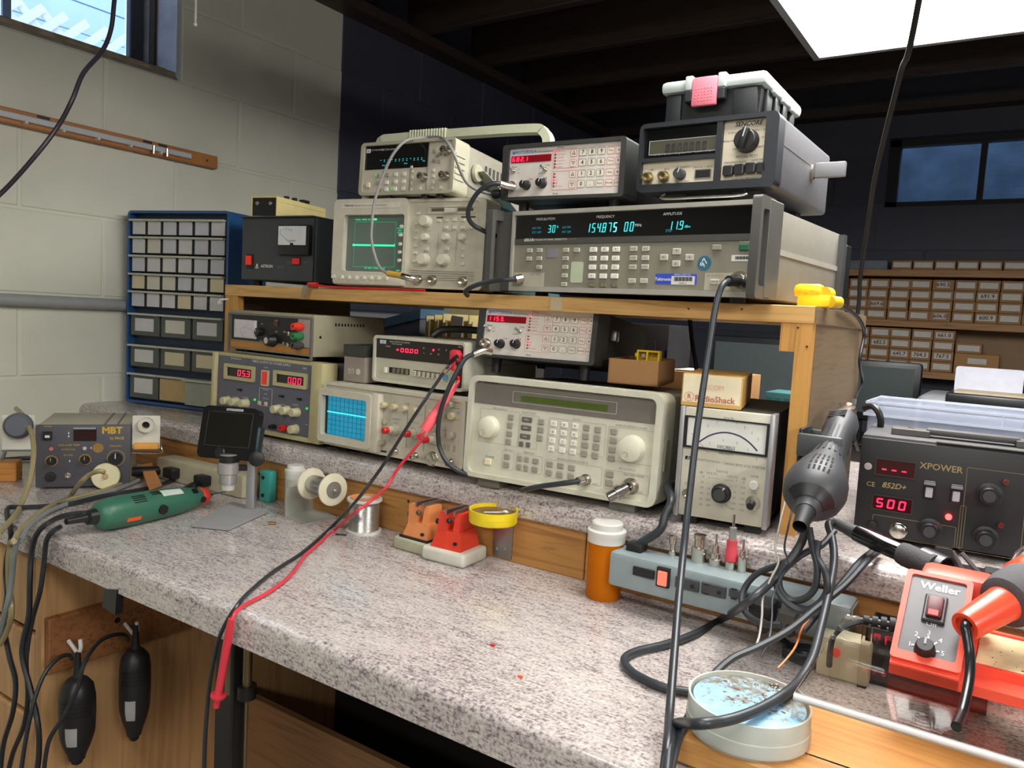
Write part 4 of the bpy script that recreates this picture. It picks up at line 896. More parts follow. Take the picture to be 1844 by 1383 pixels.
I.plate('crystal_socket', BLACK, (572,1003), (688,1058), .002, .0008); I.frame('socket_frame', INKG, (565,995), (695,1066), .0008, .002, .001)
for t, q, s_ in (('1 M\u03a9',(200,1000),.004),('50 \u03a9',(330,992),.004),('SENSITIVITY',(462,978),.004),('CRYSTAL CHECK',(630,975),.004),('10Hz-100MHz',(195,1122),.0034),('1GHz MAX',(325,1112),.0034),('MIN',(415,1100),.0034),('MAX',(495,1092),.0034)): I.text(t, q, s_, INK, .002)
I.text('SENCORE', (1010, 614), .0092, INK, .002, bold=.0002, shear=.25)
k = I.knob((1000,760), .0165, .016, BLACK, .002, 'function_dial', skirt=.0175, n=32); b_ = MB().box(-.005, .005, -.024, -.014, -.0155, .0155, .002).build('grip', BLACK, k, True); b_.rotation_euler = (0, R(15), 0); p_ = MB().box(-.0006, .0006, -.0246, -.0235, .002, .0155).build('pointer', INKW, k); p_.rotation_euler = (0, R(15), 0)
for t, q in (('10 MHz-1 GHz',(900,690)),('10 MHz-1 GHz',(1100,665)),('10 kHz-100 MHz',(862,758)),('100 kHz',(1145,726)),('CRYSTAL',(1128,803)),('OFF',(893,828)),('FREQUENCY RATIO',(900,935)),('GATE TIME',(1085,915)),('PUSH FOR FREQUENCY',(985,1068))): I.text(t, q, .0038, INK, .002)
I.text('MODEL FC71', (995,886), .0056, INK, .002)
I.keys([(846,1008),(936,998),(1030,986),(1124,982)], .0150, .0150, BLACK, .002, .008)
MB().lathe([(0,0),(.012,0),(.012,.004),(0,.005)], (w-.001, .185, .055), (1,0,0), 20).build('handle_pivot', CHROME, o, True)
MB().box(w+.003, w+.050, .186, .196, .046, .070, .002).build('handle_arm', M_('satin_grey_arm', (104,104,107), .5), o, True)
for x in (.05, w-.05): MB().box(x-.022, x+.022, .02, .05, -.0125, .002, .002).build('foot', DARK, o); MB().box(x-.015, x+.015, .24, .27, -.012, .002, .002).build('foot', DARK, o)
MB().tube([(.045, .0, -.002), (.045, -.006, -.010), (.10, -.008, -.011), (w-.045, -.006, -.010), (w-.045, 0, -.002)], .0022, 8, 4).build('tilt_bail', CHROME, o, True)

# toolbox: origin at the front left bottom corner, top of the counter
tz = 1.526+.107
t0 = on(1201, 216, 'Y', 1.19); t1 = on(1370, 199, 'Y', 1.19)
TB = thing('tool_box', 'small black toolbox with pale grey lid and pink latch on top of the frequency counter', 'toolbox', (t0.x, 1.185, tz)); bw = t1.x-t0.x; bh = .052; bd = .20
BXM = M_('toolbox_black', (28,30,32), .45); LID = M_('pale_grey_lid', (176,184,180), .42)
MB().hexa([(.004,.004,0),(bw-.004,.004,0),(bw-.004,bd-.004,0),(.004,bd-.004,0),(0,0,bh),(bw,0,bh),(bw,bd,bh),(0,bd,bh)]).build('body', BXM, TB)
for x0, x1 in ((.0, .026), (bw-.042, bw-.004)): MB().box(x0, x1, -.004, .01, 0, bh, .003).build('corner_rib', BXM, TB, True)
for k in range(4): MB().box(bw-.003, bw+.004, .02+.045*k, .048+.045*k, 0, bh, .002).build('side_rib', BXM, TB, True)
lid = MB().box(-.008, bw+.009, -.010, bd+.008, bh, bh+.020, .007).build('lid', LID, TB, True)
for k in range(3): MB().box(bw+.004, bw+.012, .03+.055*k, .058+.055*k, bh-.004, bh+.014, .003).build('lid_rib', LID, lid, True)
lx = bw*.44
for x in (lx-.031, lx+.021): MB().box(x, x+.012, -.016, -.002, bh-.018, bh, .002).build('latch_bracket', BXM, TB); MB().box(x, x+.012, -.016, .004, bh, bh+.022, .002).build('lid_bracket', LID, lid, True)
lt = MB().box(lx-.019, lx+.021, -.018, -.010, bh-.026, bh+.018, .003).build('latch', M_('pink_latch', (226,120,134), .45), TB, True)
for i in range(6):
    for j in range(5): MB().ball((lx-.0115+.005*i, -.018, bh-.018+.0045*j), .0012, u=6, w=4).build('grip_bump', MATS['pink_latch'], lt)

# ---- long rack-width signal generator
I = Inst('rack_signal_generator', 'long grey rack signal generator reading 154.87500 with black display strip on the pine shelf', 'signal generator', -.770, 1.15, 1.366, .444, .138, -4.9, 0); I.k = 'F'; o = I.o; w, h = I.w, I.h
FG = M_('olive_grey_panel', (134,130,114), .5); FF = M_('warm_grey_frame', (80,79,75), .45); FS = M_('silver_trim', (186,182,172), .35, .4)
MB().ring([(0,0),(w,0),(w,h),(0,h)], [(.005,.008),(w-.002,.008),(w-.002,h-.007),(.005,h-.007)], -.006, .02, XZ).build('trim_frame', FS, o)
MB().box(.004, w-.001, -.001, .01, .007, h-.006).build('front_panel', FG, o)
I.box('case', M_('putty_grey_case', (118,115,105), .6, bump=.05), .002, w-.002, .02, .40, .002, h-.002, .003)
MB().box(w-.0022, w, .05, .39, h*.50, h*.56).build('side_strip', FS, o)
MB().box(.006, w-.003, -.0018, -.001, h*.655, h-.008).build('display_window', M_('gloss_black_window', (12,12,14), .12, vary=0), o); MB().box(.006, w-.003, -.003, -.001, h*.585, h*.655).build('name_strip', M_('dark_name_strip', (74,72,68), .45), o)
I.seg('30', (255,162), (297,199), VFD, .0022); I.seg('154.875 00', (455,152), (705,193), VFD, .0022, bright=(5, M_('bright_cyan_digit', (140,255,255), .4, emit=1.2, erGB=(90,255,255)))); I.seg('11.9', (880,141), (962,183), VFD, .0022)
for t, q in (('EXT FM',(195,177)),('EXT AM',(195,198)),('INT FM',(350,173)),('INT AM',(350,196)),('STEP',(881,190))): I.text(t, q, .0055, VFDD, .002)
I.text('%', (304,170), .006, VFD, .002); I.text('dBm', (977,168), .0055, VFD, .002)
for t, q in (('MODULATION',(242,129)),('FREQUENCY',(552,117)),('AMPLITUDE',(900,102))): I.text(t, q, .0060, INKW, .002)
I.text('MHz', (722,161), .0065, INKW, .002)
I.text('6061A', (158,238), .0078, INKW, .003, bold=.0002); I.text('SYNTHESIZED RF SIGNAL GENERATOR', (258,236), .0044, INKW, .003); I.text('10 kHz-1050 MHz', (368,233), .004, INKG, .003)
FK = M_('grey_white_key', (186,182,168), .45); d = .001
I.keys([(160,292),(211,291),(157,335),(209,334),(208,379)], .0115, .0068, FK, d, legends=['EXT AM','INT AM','EXT FM','INT FM','400/1k'], tsz=.0026)
I.keys([(348,290),(405,289),(346,333),(344,378),(341,422),(338,467)], .0115, .0068, FK, d, legends=['FREQ','SPCL','AMPL','FM','AM','MTRL'], tsz=.003)
I.keys(grid((491,288),(609,286),(483,424),(600,425),3,4), .0135, .0080, KW, d, .004, legends=list('789456123')+['0','.','-'], tsz=.005); I.keys([(482,470),(540,471),(600,471)], .0125, .0075, M_('dark_olive_key', (108,104,90), .5), d, legends=['MHz','kHz','Hz'], ink=INKY, tsz=.004)
I.keys([(699,283),(762,283),(697,331),(759,331),(694,378),(757,377),(690,449),(751,449)], .0132, .0078, FK, d, legends=['MODE','RECL','STORE','%','CLEAR','STATUS','\u2193','\u2191'], tsz=.0032)
I.keys([(922,297),(856,328),(988,328),(919,360)], .0140, .0098, FK, d, legends=['\u2191','\u2190','\u2192','\u2193'], tsz=.007)
I.plate('blank_cover', M_('lilac_grey_cover', (132,128,136), .4), (250,283), (298,328), d, .0012); I.plate('pale_sticker', M_('pale_green_sticker', (186,196,166), .6), (374,350), (430,459), d, .0006, .003)
u, v = I.p(1063, 357); st = MB().lathe([(0,0),(.0108,0),(.0108,.0006),(0,.0006)], (0,0,0), (0,-1,0), 28).build('round_sticker', M_('teal_sticker', (40,106,132), .5), o); st.location = (u, -d, v); I.text('97', (1063,357), .0125, INKW, d+.0006, bold=.0003, rot=-58)
sk = I.plate('asset_tag', M_('royal_blue_sticker', (52,78,196), .5), (812,412), (1021,469), d, .0005); I.text('Tektronix', (850,441), .0068, INKW, d+.0005, bold=.0002, parent=sk); I.plate('barcode_label', PAPER, (894,424), (1012,470), d+.0005, .0003, parent=sk); I.text('CAPITAL ASSET TAG', (950,418), .003, INKW, d+.0006, parent=sk)
for k in range(16): x = 908+6*k; I.plate('barcode_bar', INK, (x, 429), (x+(3.4 if k % 3 else 2), 451), d+.0008, .0002, parent=sk)
I.text('160812', (950,462), .0045, INK, d+.0008, parent=sk)
sk = I.plate('barcode_sticker', PAPER, (1205,315), (1312,347), d, .0005)
for k in range(14): x = 1224+5.6*k; I.plate('barcode_bar', INK, (x, 322), (x+(3.2 if k % 3 else 2), 338), d+.0005, .0002, parent=sk)
I.keys([(1130,276)], .0145, .0080, KG, d); I.keys([(1272,276)], .0150, .0088, M_('green_key', (24,96,62), .45), d, .004, 'power_button'); I.text('POWER', (1274,247), .0046, INKW, d)
I.plate('output_panel', M_('output_panel_beige', (176,170,150), .5), (1068,407), (1322,503), d, .0008); I.plate('input_panel', MATS['output_panel_beige'], (78,405), (228,486), d, .0008)
I.text('RF OUTPUT', (1120,424), .005, INKG, d+.0008); I.text('MOD INPUT', (188,416), .0046, INKG, d+.0008); I.keys([(1120,455)], .0145, .0078, FK, d+.0008, legends=['ON/OFF'], tsz=.0032)
I.bnc((108,443), .0080, .015, d); I.bnc((1248,452), .0120, .016, d, 'type_n_connector')
for t, q in (('MODULATION',(195,268)),('FUNCTION',(372,262)),('EDIT',(925,254)),('STEP',(720,418))): I.text(t, q, .0044, INKG, d)
def rack_handle(x0, x1, dpt):
    mb = MB(); P = rrect(-.002, h+.002, -dpt, .022, .006, 3); Q = [(u_, v_) for u_, v_ in rrect(.016, h-.016, -dpt+.010, .02, .005, 3)]
    mb.ring(P, Q, x0, x1, lambda u_, v_, d_: (d_, v_, u_)); return mb.build('rack_handle', FF, o, True)
rack_handle(-.034, -.022, .034); MB().box(-.036, .001, -.003, .03, 0, h, .001, 1).build('rack_ear', FF, o); rack_handle(w+.001, w+.014, .034); MB().box(w, w+.015, -.002, .05, 0, h, .001, 1).build('rack_ear', FF, o)
MB().box(w-.004, w+.008, .385, .402, .004, h-.004).build('rear_frame', DARK, o); MB().box(w-.004, w+.010, .402, .43, .01, h-.02, .003).build('rear_heatsink', BLACK, o)
for x in (.04, w-.04):
    for y in (.04, .36): MB().cyl((x, y, -.0078), (x, y, .004), .012, n=14).build('foot', RUBBER, o)

# ---- linear power supply on the left end of the shelf
I = Inst('linear_power_supply', 'dark grey linear power supply with small square meter at left end of the pine shelf', 'power supply', -1.548, 1.17, 1.372, .222, .145, 6.3, 0); I.k = 'B'; o = I.o; w, h = I.w, I.h
AG = M_('gunmetal_paint', (74,78,80), .5, bump=.06)
I.box('case', AG, 0, w, .006, .24, 0, h, .002); I.box('front_panel', M_('gunmetal_front', (66,69,71), .5, bump=.06), .003, w-.003, 0, .008, .002, h-.003)
I.box('hood', AG, -.001, w+.001, -.010, .24, h-.002, h+.0005, .0006)
a = I.p(1292, 320); b = I.p(1520, 548); mm = MB().box(a[0], b[0], -.014, 0, b[1], a[1], .004).build('meter', BLACK, o, True)
MB().box(a[0]+.003, b[0]-.008, -.0146, -.013, b[1]+.022, a[1]-.003).build('meter_face', M_('meter_white', (220,222,222), .5), mm)
MB().lathe([(0,0),(.005,0),(.005,.002),(0,.002)], ((a[0]+b[0])/2-.002, -.0140, b[1]+.022), (0,-1,0), 16).build('needle_hub', BLACK, mm)
arc(I, [((a[0]+b[0])/2-.002, b[1]+.024), (a[0]+.012, a[1]-.022), (a[0]+.009, a[1]-.014)], .0007, INK, .0149, 'needle', mm)
for k in range(5): I.text(str((0,5,10,15,20)[k]), V((a[0]+.010+.0078*k, a[1]-.012+.003*(1-abs(k-2)/2), 0)), .005, INK, .0149, parent=mm)
I.text('AMPERES', V(((a[0]+b[0])/2, b[1]+.031, 0)), .0048, INK, .0149, parent=mm)
I.plate('switch_frame', BLACK, (1028,535), (1072,645), 0, .002); I.plate('rocker_switch', M_('red_rocker', (206,44,30), .35), (1030,548), (1064,616), .002, .004)
I.plate('power_lamp', M_('red_square_lens', (190,28,26), .3, emit=.2, erGB=(220,30,30)), (1374,566), (1424,612), 0, .003); I.plate('lamp_frame', BLACK, (1368,560), (1432,620), 0, .0015)
I.text('ASTRON', (1176,627), .0092, INKW, bold=.0003); I.text('RS-20M', (1282,633), .006, INKG)
u, v = I.p(1100, 627); MB().ring([(u-.004,v-.0045),(u+.005,v-.0045),(u+.002,v+.006),(u,v+.006)], [(u-.001,v-.003),(u+.003,v-.003),(u+.0015,v+.002),(u+.0005,v+.002)], -.0008, 0, XZ).build('logo', INKW, o)
for t, q in (('VOLTS',(1345,597)),('AMPS',(1466,597)),('OFF',(1048,660))): I.text(t, q, .0044, INKG)
for x in (.025, w-.025):
    for y in (.03, .21): MB().cyl((x, y, -.0135), (x, y, .001), .010, n=14).build('foot', RUBBER, o)

# ---- cream switch box on it
I = Inst('switch_box', 'small cream yellow extruded box with black end plate lying on the linear power supply', 'box', -1.543, 1.19, 1.5185, .074, .050, 11.9, 0); I.k = 'B'; o = I.o; w, h = I.w, I.h
CRM = M_('cream_yellow_plastic', (222,206,140), .45); L = .19
MB().ring(rrect(0, w, 0, h, .003), rrect(.003, w-.002, .004, h-.004, .001), 0, L, XZ).build('shell', CRM, o)
MB().box(.003, w-.002, .002, .006, .004, h-.004).build('end_plate', BLACK, o); MB().box(.003, w-.002, L-.006, L-.002, .004, h-.004).build('end_plate', BLACK, o)
for k, z in enumerate((.012, .038)): MB().box(w-.0004, w+.0009, .004, L-.004, z, z+.004).build('side_rib', CRM, o)
for q in ((1107,152),(1205,152)): I.bnc(q, .0035, .006, -.002)
for y, s_ in ((.075, .5), (.105, .7), (.14, 1.0), (.155, 1.0)): MB().box(w*.45, w*.45+.012, y, y+.008, h, h+.010+.004*s_, .001, 1).build('top_terminal', BLACK, o)
MB().cyl((w*.45+.004, .138, h+.008), (w*.45+.006, .132, h+.010), .003, n=10).build('terminal_screw', CHROME, o)

# ================================================================== THINGS ON THE RISER AND THE BENCH
# ---- small parts drawer cabinet
I = Inst('drawer_cabinet', 'blue steel small parts cabinet of labelled plastic drawers at left end of the raised counter', 'cabinet', -2.060, 1.193, 1.028, .345, .522, 12.4, 0); I.k = 'B'; o = I.o; w, h = I.w, I.h
BLUE = M_('blue_enamel', (40,84,136), .32, coat=.3); DKB2 = M_('dark_blue_divider', (44,58,80), .5); SMOKE = M_('smoky_clear_plastic', (84,88,84), .25); LIPM = M_('drawer_lip_plastic', (188,190,176), .35)
MB().ring(rrect(0, w, 0, h, .012, 5), rrect(.007, w-.007, .007, h-.007, .006, 5), -.004, .145, XZ).build('shell', BLUE, o, True)
I.box('back', DKB2, .004, w-.004, .02, .14, .004, h-.004)
zt = h-.014; lipz = [I.p(*q)[1] for q in ((150,272),(150,402),(150,540),(150,676),(150,808),(150,975),(150,1210))] + [I.p(150,1425)[1], .010]
cards = [(206,204,206), (206,206,204), (212,200,166), (206,204,204), (198,198,204), (206,202,188)]
random.seed(11)
for r in range(8):
    z1 = lipz[r]; z0 = lipz[r+1]+(.004 if r < 7 else 0); n = 6 if r < 5 else 3; hh = z1-z0
    if r == 4: z0 = z1-(lipz[3]-lipz[4])+.004; hh = z1-z0
    if r >= 5: z0 = z1-.062 if r < 7 else .012; hh = z1-z0
    for c in range(n):
        u0 = .011+(w-.022)*c/n; u1 = .011+(w-.022)*(c+1)/n; out = .0
        if r == 7 and c == 2: out = .022
        dr = MB().box(u0+.0035, u1-.0035, -.002-out, .02, z0+hh*.02, z1-.002, .001, 1).build('drawer', SMOKE if not (r == 7 and c == 2) else M_('clear_drawer', (150,154,140), .2), o)
        MB().box(u0+.001, u1-.001, -.013-out, .0, z1-.0055, z1, .0012, 1).build('drawer_lip', LIPM, dr)
        if r == 7 and c == 2: continue
        cc = random.choice(cards); cm = M_('card_%d_%d_%d' % cc, cc, .7, vary=.04)
        if r < 5: a0, a1, b0, b1 = u0+.0075, u1-.0035, z0+hh*.05, z1-.0058
        else: a0, a1, b0, b1 = u0+.020, u1-.022, z0+hh*.22, z1-.014
        if r == 7 and c == 1: a0, a1, b0, b1 = u0+.004, u1-.002, z0+.004, z1-.008; cm = M_('tan_card', (188,160,112), .7)
        ty = random.uniform(-.0008, .0008)
        cd_ = MB().box(a0, a1, -.0032, -.0018, b0+ty, b1+ty).build('label_card', cm, dr)
# ---- optical drive sized box
q = on(618, 690, 'Y', 1.13); LGB = thing('drive_box', 'taupe drive box with black top standing upside down beside the digital multimeter', 'drive', (q.x, 1.13, 1.1705), R(0))
lw = -1.098-q.x; lh = on(618, 640, 'Y', 1.13).z-1.1705
MB().box(0, lw, 0, .16, 0, lh, .001, 1).build('body', M_('taupe_metal', (150,138,126), .5), LGB); MB().box(-.0005, lw+.0005, -.003, .165, lh, lh+.024, .002).build('top_cap', M_('glossy_charcoal', (52,54,52), .3), LGB, True)
t = text_mesh('LG', .014, .0003); l = link('lettering', t, M_('pale_print', (206,200,192), .6, vary=0), LGB); l.location = (lw*.36, -.0004, lh*.42); l.rotation_euler = (R(90), R(180), 0)
MB().cyl((lw*.70, 0, lh*.42), (lw*.70, -.0006, lh*.42), .0062, n=18).build('logo', MATS['pale_print'], LGB)

# ---- soldering and desoldering station (left)
I = Inst('desoldering_station', 'dark grey desoldering station with yellow print and white tool holders by the left wall', 'soldering station', -1.708, .793, .905, .180, .134, 55.1, 0); I.k = 'Z'; o = I.o; w, h = I.w, I.h
MG = M_('charcoal_station', (76,74,80), .5)
I.box('case', M_('beige_sheet_cover', (176,170,150), .5), .002, w-.002, .008, .20, .0, h-.001, .003); I.box('front_panel', MG, 0, w, 0, .009, 0, h, .002)
MB().box(w*.70, w*.72, .01, .199, h-.0012, h+.0004).build('cover_strip', M_('grey_strip', (116,112,104), .5), o); MB().box(w*.84, w*.86, .01, .199, h-.0012, h+.0004).build('cover_strip', MATS['grey_strip'], o)
I.plate('readout_window', M_('dark_red_readout', (50,24,26), .2), (680,405), (890,530), 0, .002); I.plate('readout_shade', M_('pale_grey_bar', (150,150,156), .4), (680,405), (888,422), .002, .004)
I.text('MBT', (1035,438), .0205, INKY, 0, bold=.0009); I.text('by PACE', (1080,508), .0075, INKY, 0, bold=.0002); I.text('POWER', (443,400), .0042, INKY)
I.text('TOOL & SET TEMP', (635,572), .005, INKY); I.text('TEMPERATURE', (630,612), .004, INKY); I.text('PRESSURE', (1065,580), .005, INKY); I.text('SET TEMP', (630,665), .004, INKY)
I.plate('power_switch', BLACK, (398,445), (480,520), 0, .005); I.plate('switch_mark', INKW, (418,478), (462,500), .005, .0003)
for q in ((475,718),(785,705)): I.knob(q, .0085, .012, BLACK, 0, 'knob', pointer=INKY); 
for q, r in (((475,718),.0115),((785,705),.0115),((1070,690),.0175)):
    u, v = I.p(*q); c_ = lambda rr: [(u+rr*cos(2*pi*k/24), v+rr*sin(2*pi*k/24)) for k in range(24)]
    MB().ring(c_(r), c_(r-.0009), -.0006, 0, XZ).build('dial_ring', INKY, o)
I.knob((1070,690), .0125, .016, BLACK, 0, 'pressure_knob', pointer=INKW, pang=0)
u, v = I.p(905, 597); e_ = MB().lathe([(0,0),(.0105,0),(.0105,.0006),(0,.0006)], (0,0,0), (0,-1,0), 24).build('round_badge', M_('amber_badge', (150,116,56), .5), o); e_.location = (u, 0, v)
I.knob((475,605), .0042, .004, M_('pink_lens', (200,120,110), .3), 0, 'lamp'); I.knob((782,600), .0042, .004, M_('clear_lens', (190,180,180), .2), 0, 'lamp')
I.knob((465,865), .0105, .004, BLACK, 0, 'socket'); I.bnc((628,850), .0052, .006)
for q in ((634,460),(634,490),(840,597),(643,718)): I.plate('led', INKW, (q[0]-5,q[1]-9), (q[0]+5,q[1]+9), 0, .0006)
for sx, x0, x1 in (('right', w+.002, w+.058), ('left', -.062, -.002)):
    zb, ztp = h*.60, h+.020
    pl_ = MB().box(x0, x1, .006, .009, zb, ztp, .001, 1).build('tool_holder', M_('white_enamel_plate', (214,210,196), .4), o); xc = (x0+x1)/2
    MB().box(x0, x1, .0, .05, zb-.003, zb, .001, 1).build('holder_shelf', STEEL, pl_)
    if sx == 'right':
        MB().ring([(xc+.016*cos(2*pi*k/24), (zb+ztp)/2+.018+.016*sin(2*pi*k/24)) for k in range(24)], [(xc+.008*cos(2*pi*k/24), (zb+ztp)/2+.018+.008*sin(2*pi*k/24)) for k in range(24)], -.012, .008, XZ).build('holder_ring', M_('cream_ring', (206,200,182), .5), pl_, True)
        MB().cyl((xc, .0075, (zb+ztp)/2+.018), (xc, .0055, (zb+ztp)/2+.018), .0079, n=16).build('holder_bore', BLACK, pl_)
        MB().box(x0+.003, x1-.003, -.006, .004, zb, zb+.014, .003).build('sponge', M_('amber_sponge', (226,160,70), .8, bump=.3), pl_, True)
        MB().tube([(x1+.002, .004, zb+.018), (x1+.004, -.006, zb+.004), (x1+.002, -.008, zb-.008), (x0, -.008, zb-.006)], .0012, 6, 4).build('wire_bail', CHROME, pl_)
    else:
        MB().lathe([(0,0),(.024,0),(.027,.006),(.026,.020),(.020,.027),(0,.028)], (xc+.002, .006, ztp-.022), (0,-1,.1), 20).build('brush_holder', M_('slate_foam', (96,98,106), .8, bump=.3), pl_, True)
for x in (.02, w-.02):
    for y in (.03, .17): MB().cyl((x, y, -.005), (x, y, .002), .009, n=12).build('foot', RUBBER, o)

# ---- tan wood block, far left
q = on(8, 868, 'Z', .9); wbk2 = thing('wood_block', 'small orange wooden block at the far left edge of the bench', 'block', (q.x, q.y, .9), R(52)); MB().box(-.06, .022, 0, .05, 0, .042, .002, 1).build('block', wood('orange_block_wood', (206,140,66), (180,112,46), 0), wbk2)

# ---- vacuum handpiece with round cream filter end
vp = on(191, 880, 'Z', .9); r_ = .0285
VH = thing('desoldering_handpiece', 'desoldering handpiece with a round cream filter cap lying before the dark grey station', 'soldering tool', (vp.x, vp.y, .9+r_)); ax = V((.80,-.58,.12)).normalized()
MB().lathe([(0,0),(r_*.9,0),(r_,.004),(r_,.010),(r_*.93,.013),(0,.014)], (0,0,0), ax, 28).build('filter_cap', M_('cream_filter', (218,210,168), .5), VH, True)
MB().lathe([(r_*.98,-.05),(r_*.98,0),(r_*1.04,0),(r_*1.04,.004)], (0,0,0), ax, 28).build('chamber', M_('smoky_glass', (110,108,100), .2), VH, True)
MB().lathe([(0,.013),(.006,.013),(.005,.02),(0,.02)], (0,0,0), ax, 14).build('hose_barb', M_('tan_barb', (186,150,110), .5), VH, True)
MB().cyl((-.05*ax.x, -.05*ax.y, -.006), (-.05*ax.x+.02, -.05*ax.y+.13, -.012), .014, .010, 16).build('grip', BLACK, VH, True)

# ---- green rotary tool
p0 = on(169, 930, 'Z', .931); p1 = on(366, 893, 'Z', .925); ax = (p1-p0).normalized(); L = (p1-p0).length
GT = thing('rotary_tool', 'green rotary tool with red collar and orange switch lying on the left of the bench', 'power tool', p0)
GRN = M_('green_tool_plastic', (52,104,82), .4)
Rr = .030
MB().lathe([(0,.000),(.011,.0),(.021,.006),(.026,.012),(.0285,.025),(.030,.05),(.0295,.09),(.028,.14),(.025,L*.78),(.019,L*.92),(.016,L*.96),(0,L*.96)], (0,0,0), ax, 28).build('body', GRN, GT, True)
MB().lathe([(0,L*.95),(.016,L*.95),(.0175,L*.965),(.0175,L*1.0),(.015,L*1.025),(0,L*1.03)], (0,0,0), ax, 18).build('collar', M_('coral_collar', (232,72,52), .4), GT, True)
MB().lathe([(.0055,L*1.02),(.0055,L*1.08),(.003,L*1.1),(.0016,L*1.1),(.0016,L*1.24),(0,L*1.24)], (0,0,0), ax, 12).build('bit', STEEL, GT, True)
MB().lathe([(0,-.05),(.0055,-.05),(.0075,-.015),(.013,-.012),(.0145,.004),(0,.004)], (0,0,0), ax, 16).build('cord_boot', BLACK, GT, True)
tocam = (CAM-p0).normalized(); sd = (tocam-ax*tocam.dot(ax)).normalized(); up = ax.cross(sd).normalized()
if up.z < 0: up = -up
def onbody(t, ang, r): return ax*t+(sd*cos(ang)+up*sin(ang))*r
def patch(name, ma, t0, t1, a0, a1, r, th=.0015, parent=None):
    return MB().hexa([onbody(t0,a0,r-.004), onbody(t1,a0,r-.004), onbody(t1,a1,r-.004), onbody(t0,a1,r-.004), onbody(t0,a0,r+th), onbody(t1,a0,r+th), onbody(t1,a1,r+th), onbody(t0,a1,r+th)]).build(name, ma, parent or GT)
patch('switch', M_('orange_switch', (236,88,36), .4), .045, .072, R(-42), R(-30), .0300)
wrap((0,0,0), ax, sd, up, .125, .172, R(26), R(58), prof_r([(.0295,.09),(.028,.14),(.025,L*.78)])).build('rating_label', M_('pale_label', (196,206,196), .5), GT)
for k in range(4): patch('vent_slot', BLACK, .062+.0*k, .088, R(18+9*k), R(22+9*k), .0298, .0006)
for k in range(4): patch('vent_slot', BLACK, .105+.005*k, .108+.005*k, R(40), R(62), .0292, .0006)
for k in range(3): patch('vent_slot', BLACK, .196+.004*k, .198+.004*k, R(20), R(44), .0256, .0006)
MB().cyl(onbody(.118, R(-22), .026), onbody(.118, R(-22), .033), .009, n=18).build('spindle_button', BLACK, GT, True); MB().cyl(onbody(L*.93, R(-20), .016), onbody(L*.93, R(-20), .022), .006, n=14).build('lock_button', MATS['black_plastic'], GT, True)

# ---- beige power strip at the back left
ps0 = on(303, 846, 'Y', 1.07); PSB = thing('beige_power_strip', 'beige plastic power strip lying against the fir strip behind the screen microscope', 'power strip', (-1.66, 1.035, .9), R(2))
MB().box(0, .30, 0, .05, 0, .050, .006).build('body', M_('beige_strip_plastic', (196,188,158), .45), PSB, True)
for k in range(2): MB().box(.055+.11*k, .090+.11*k, -.022, .001, .012, .036, .004).build('plug', BLACK, PSB, True)
# ---- screen microscope
sb = [on(346,950,'Z',.9), on(411,957,'Z',.9), on(483,924,'Z',.9), on(417,908,'Z',.9)]
MS = thing('screen_microscope', 'digital microscope with black screen on a silver column and flat silver base', 'microscope', (-1.2505, .937, .9))
B = [p-V(MS.location) for p in sb]
MB().hexa([V((p.x,p.y,.0)) for p in B]+[V((p.x,p.y,.0065)) for p in B]).build('base_plate', M_('grey_anodised_plate', (158,158,158), .42, .1), MS)
MB().hexa([V((p.x,p.y,-.0)) for p in B]+[V((p.x*1.002,p.y*1.002,.0012)) for p in B]).build('base_pad', BLACK, MS)
cb = on(452, 916, 'Z', .906)-V(MS.location)
MB().box(-.009, .009, -.007, .007, .006, .135, .002, 2, Matrix.Translation((cb.x, cb.y, 0)) @ Matrix.Rotation(R(28), 4, 'Z')).build('column', M_('satin_column', (190,188,190), .3, .8), MS, True)
Sc = Inst('x', '', '', -1.355, .930, 1.007, .119, .105, 25.6, 14.5); so = Sc.o; so.name = 'screen_anchor'
lp = V((cb.x-.028, cb.y-.035, 0))
MB().lathe([(0,.058),(.016,.058),(.017,.062),(.017,.078),(.0205,.080),(.0205,.100),(.017,.102),(.017,.118),(0,.118)], (lp.x, lp.y, 0), (0,0,1), 24).build('lens_barrel', M_('silver_ring', (186,180,178), .35, .6), MS, True)
MB().lathe([(0,.046),(.013,.046),(.0145,.062),(0,.062)], (lp.x, lp.y, 0), (0,0,1), 20).build('clear_hood', M_('clear_acrylic_hood', (190,190,180), .1), MS, True)
MB().lathe([(0,.100),(.0175,.100),(.0175,.116),(0,.116)], (lp.x, lp.y, 0), (0,0,1), 20).build('focus_collar', BLACK, MS, True)
MB().box(-.004, .004, -.03, .03, .084, .096, .001, 1, Matrix.Translation(((lp.x+cb.x)/2, (lp.y+cb.y)/2, 0)) @ Matrix.Rotation(R(-38), 4, 'Z')).build('arm', BLACK, MS)
kn = on(475, 837, 'Z', 1.005); kn = V((cb.x+.020, cb.y-.004, .112)); MB().cyl((cb.x, cb.y, .112), kn, .004, n=8).build('knob_shaft', BLACK, MS); MB().lathe([(0,0),(.014,0),(.015,.002),(.015,.010),(.012,.012),(0,.012)], kn-V((.0,0,0)), (.6,-.75,.1), 22).build('focus_knob', BLACK, MS, True)
sm = Sc.M.copy(); sm.translation = sm.translation-V(MS.location)
def onscreen(mb): bmesh.ops.transform(mb.b, matrix=sm, verts=mb.b.verts); return mb
SB = onscreen(MB().prism(rrect(0, .119, 0, .105, .012, 5), -.0, .022, XZ)).build('screen_housing', M_('gloss_black_plastic', (20,20,21), .3), MS)
onscreen(MB().box(.014, .107, -.0008, .0, .026, .093)).build('screen_glass', M_('off_screen_glass', (30,30,24), .15, vary=0), SB)
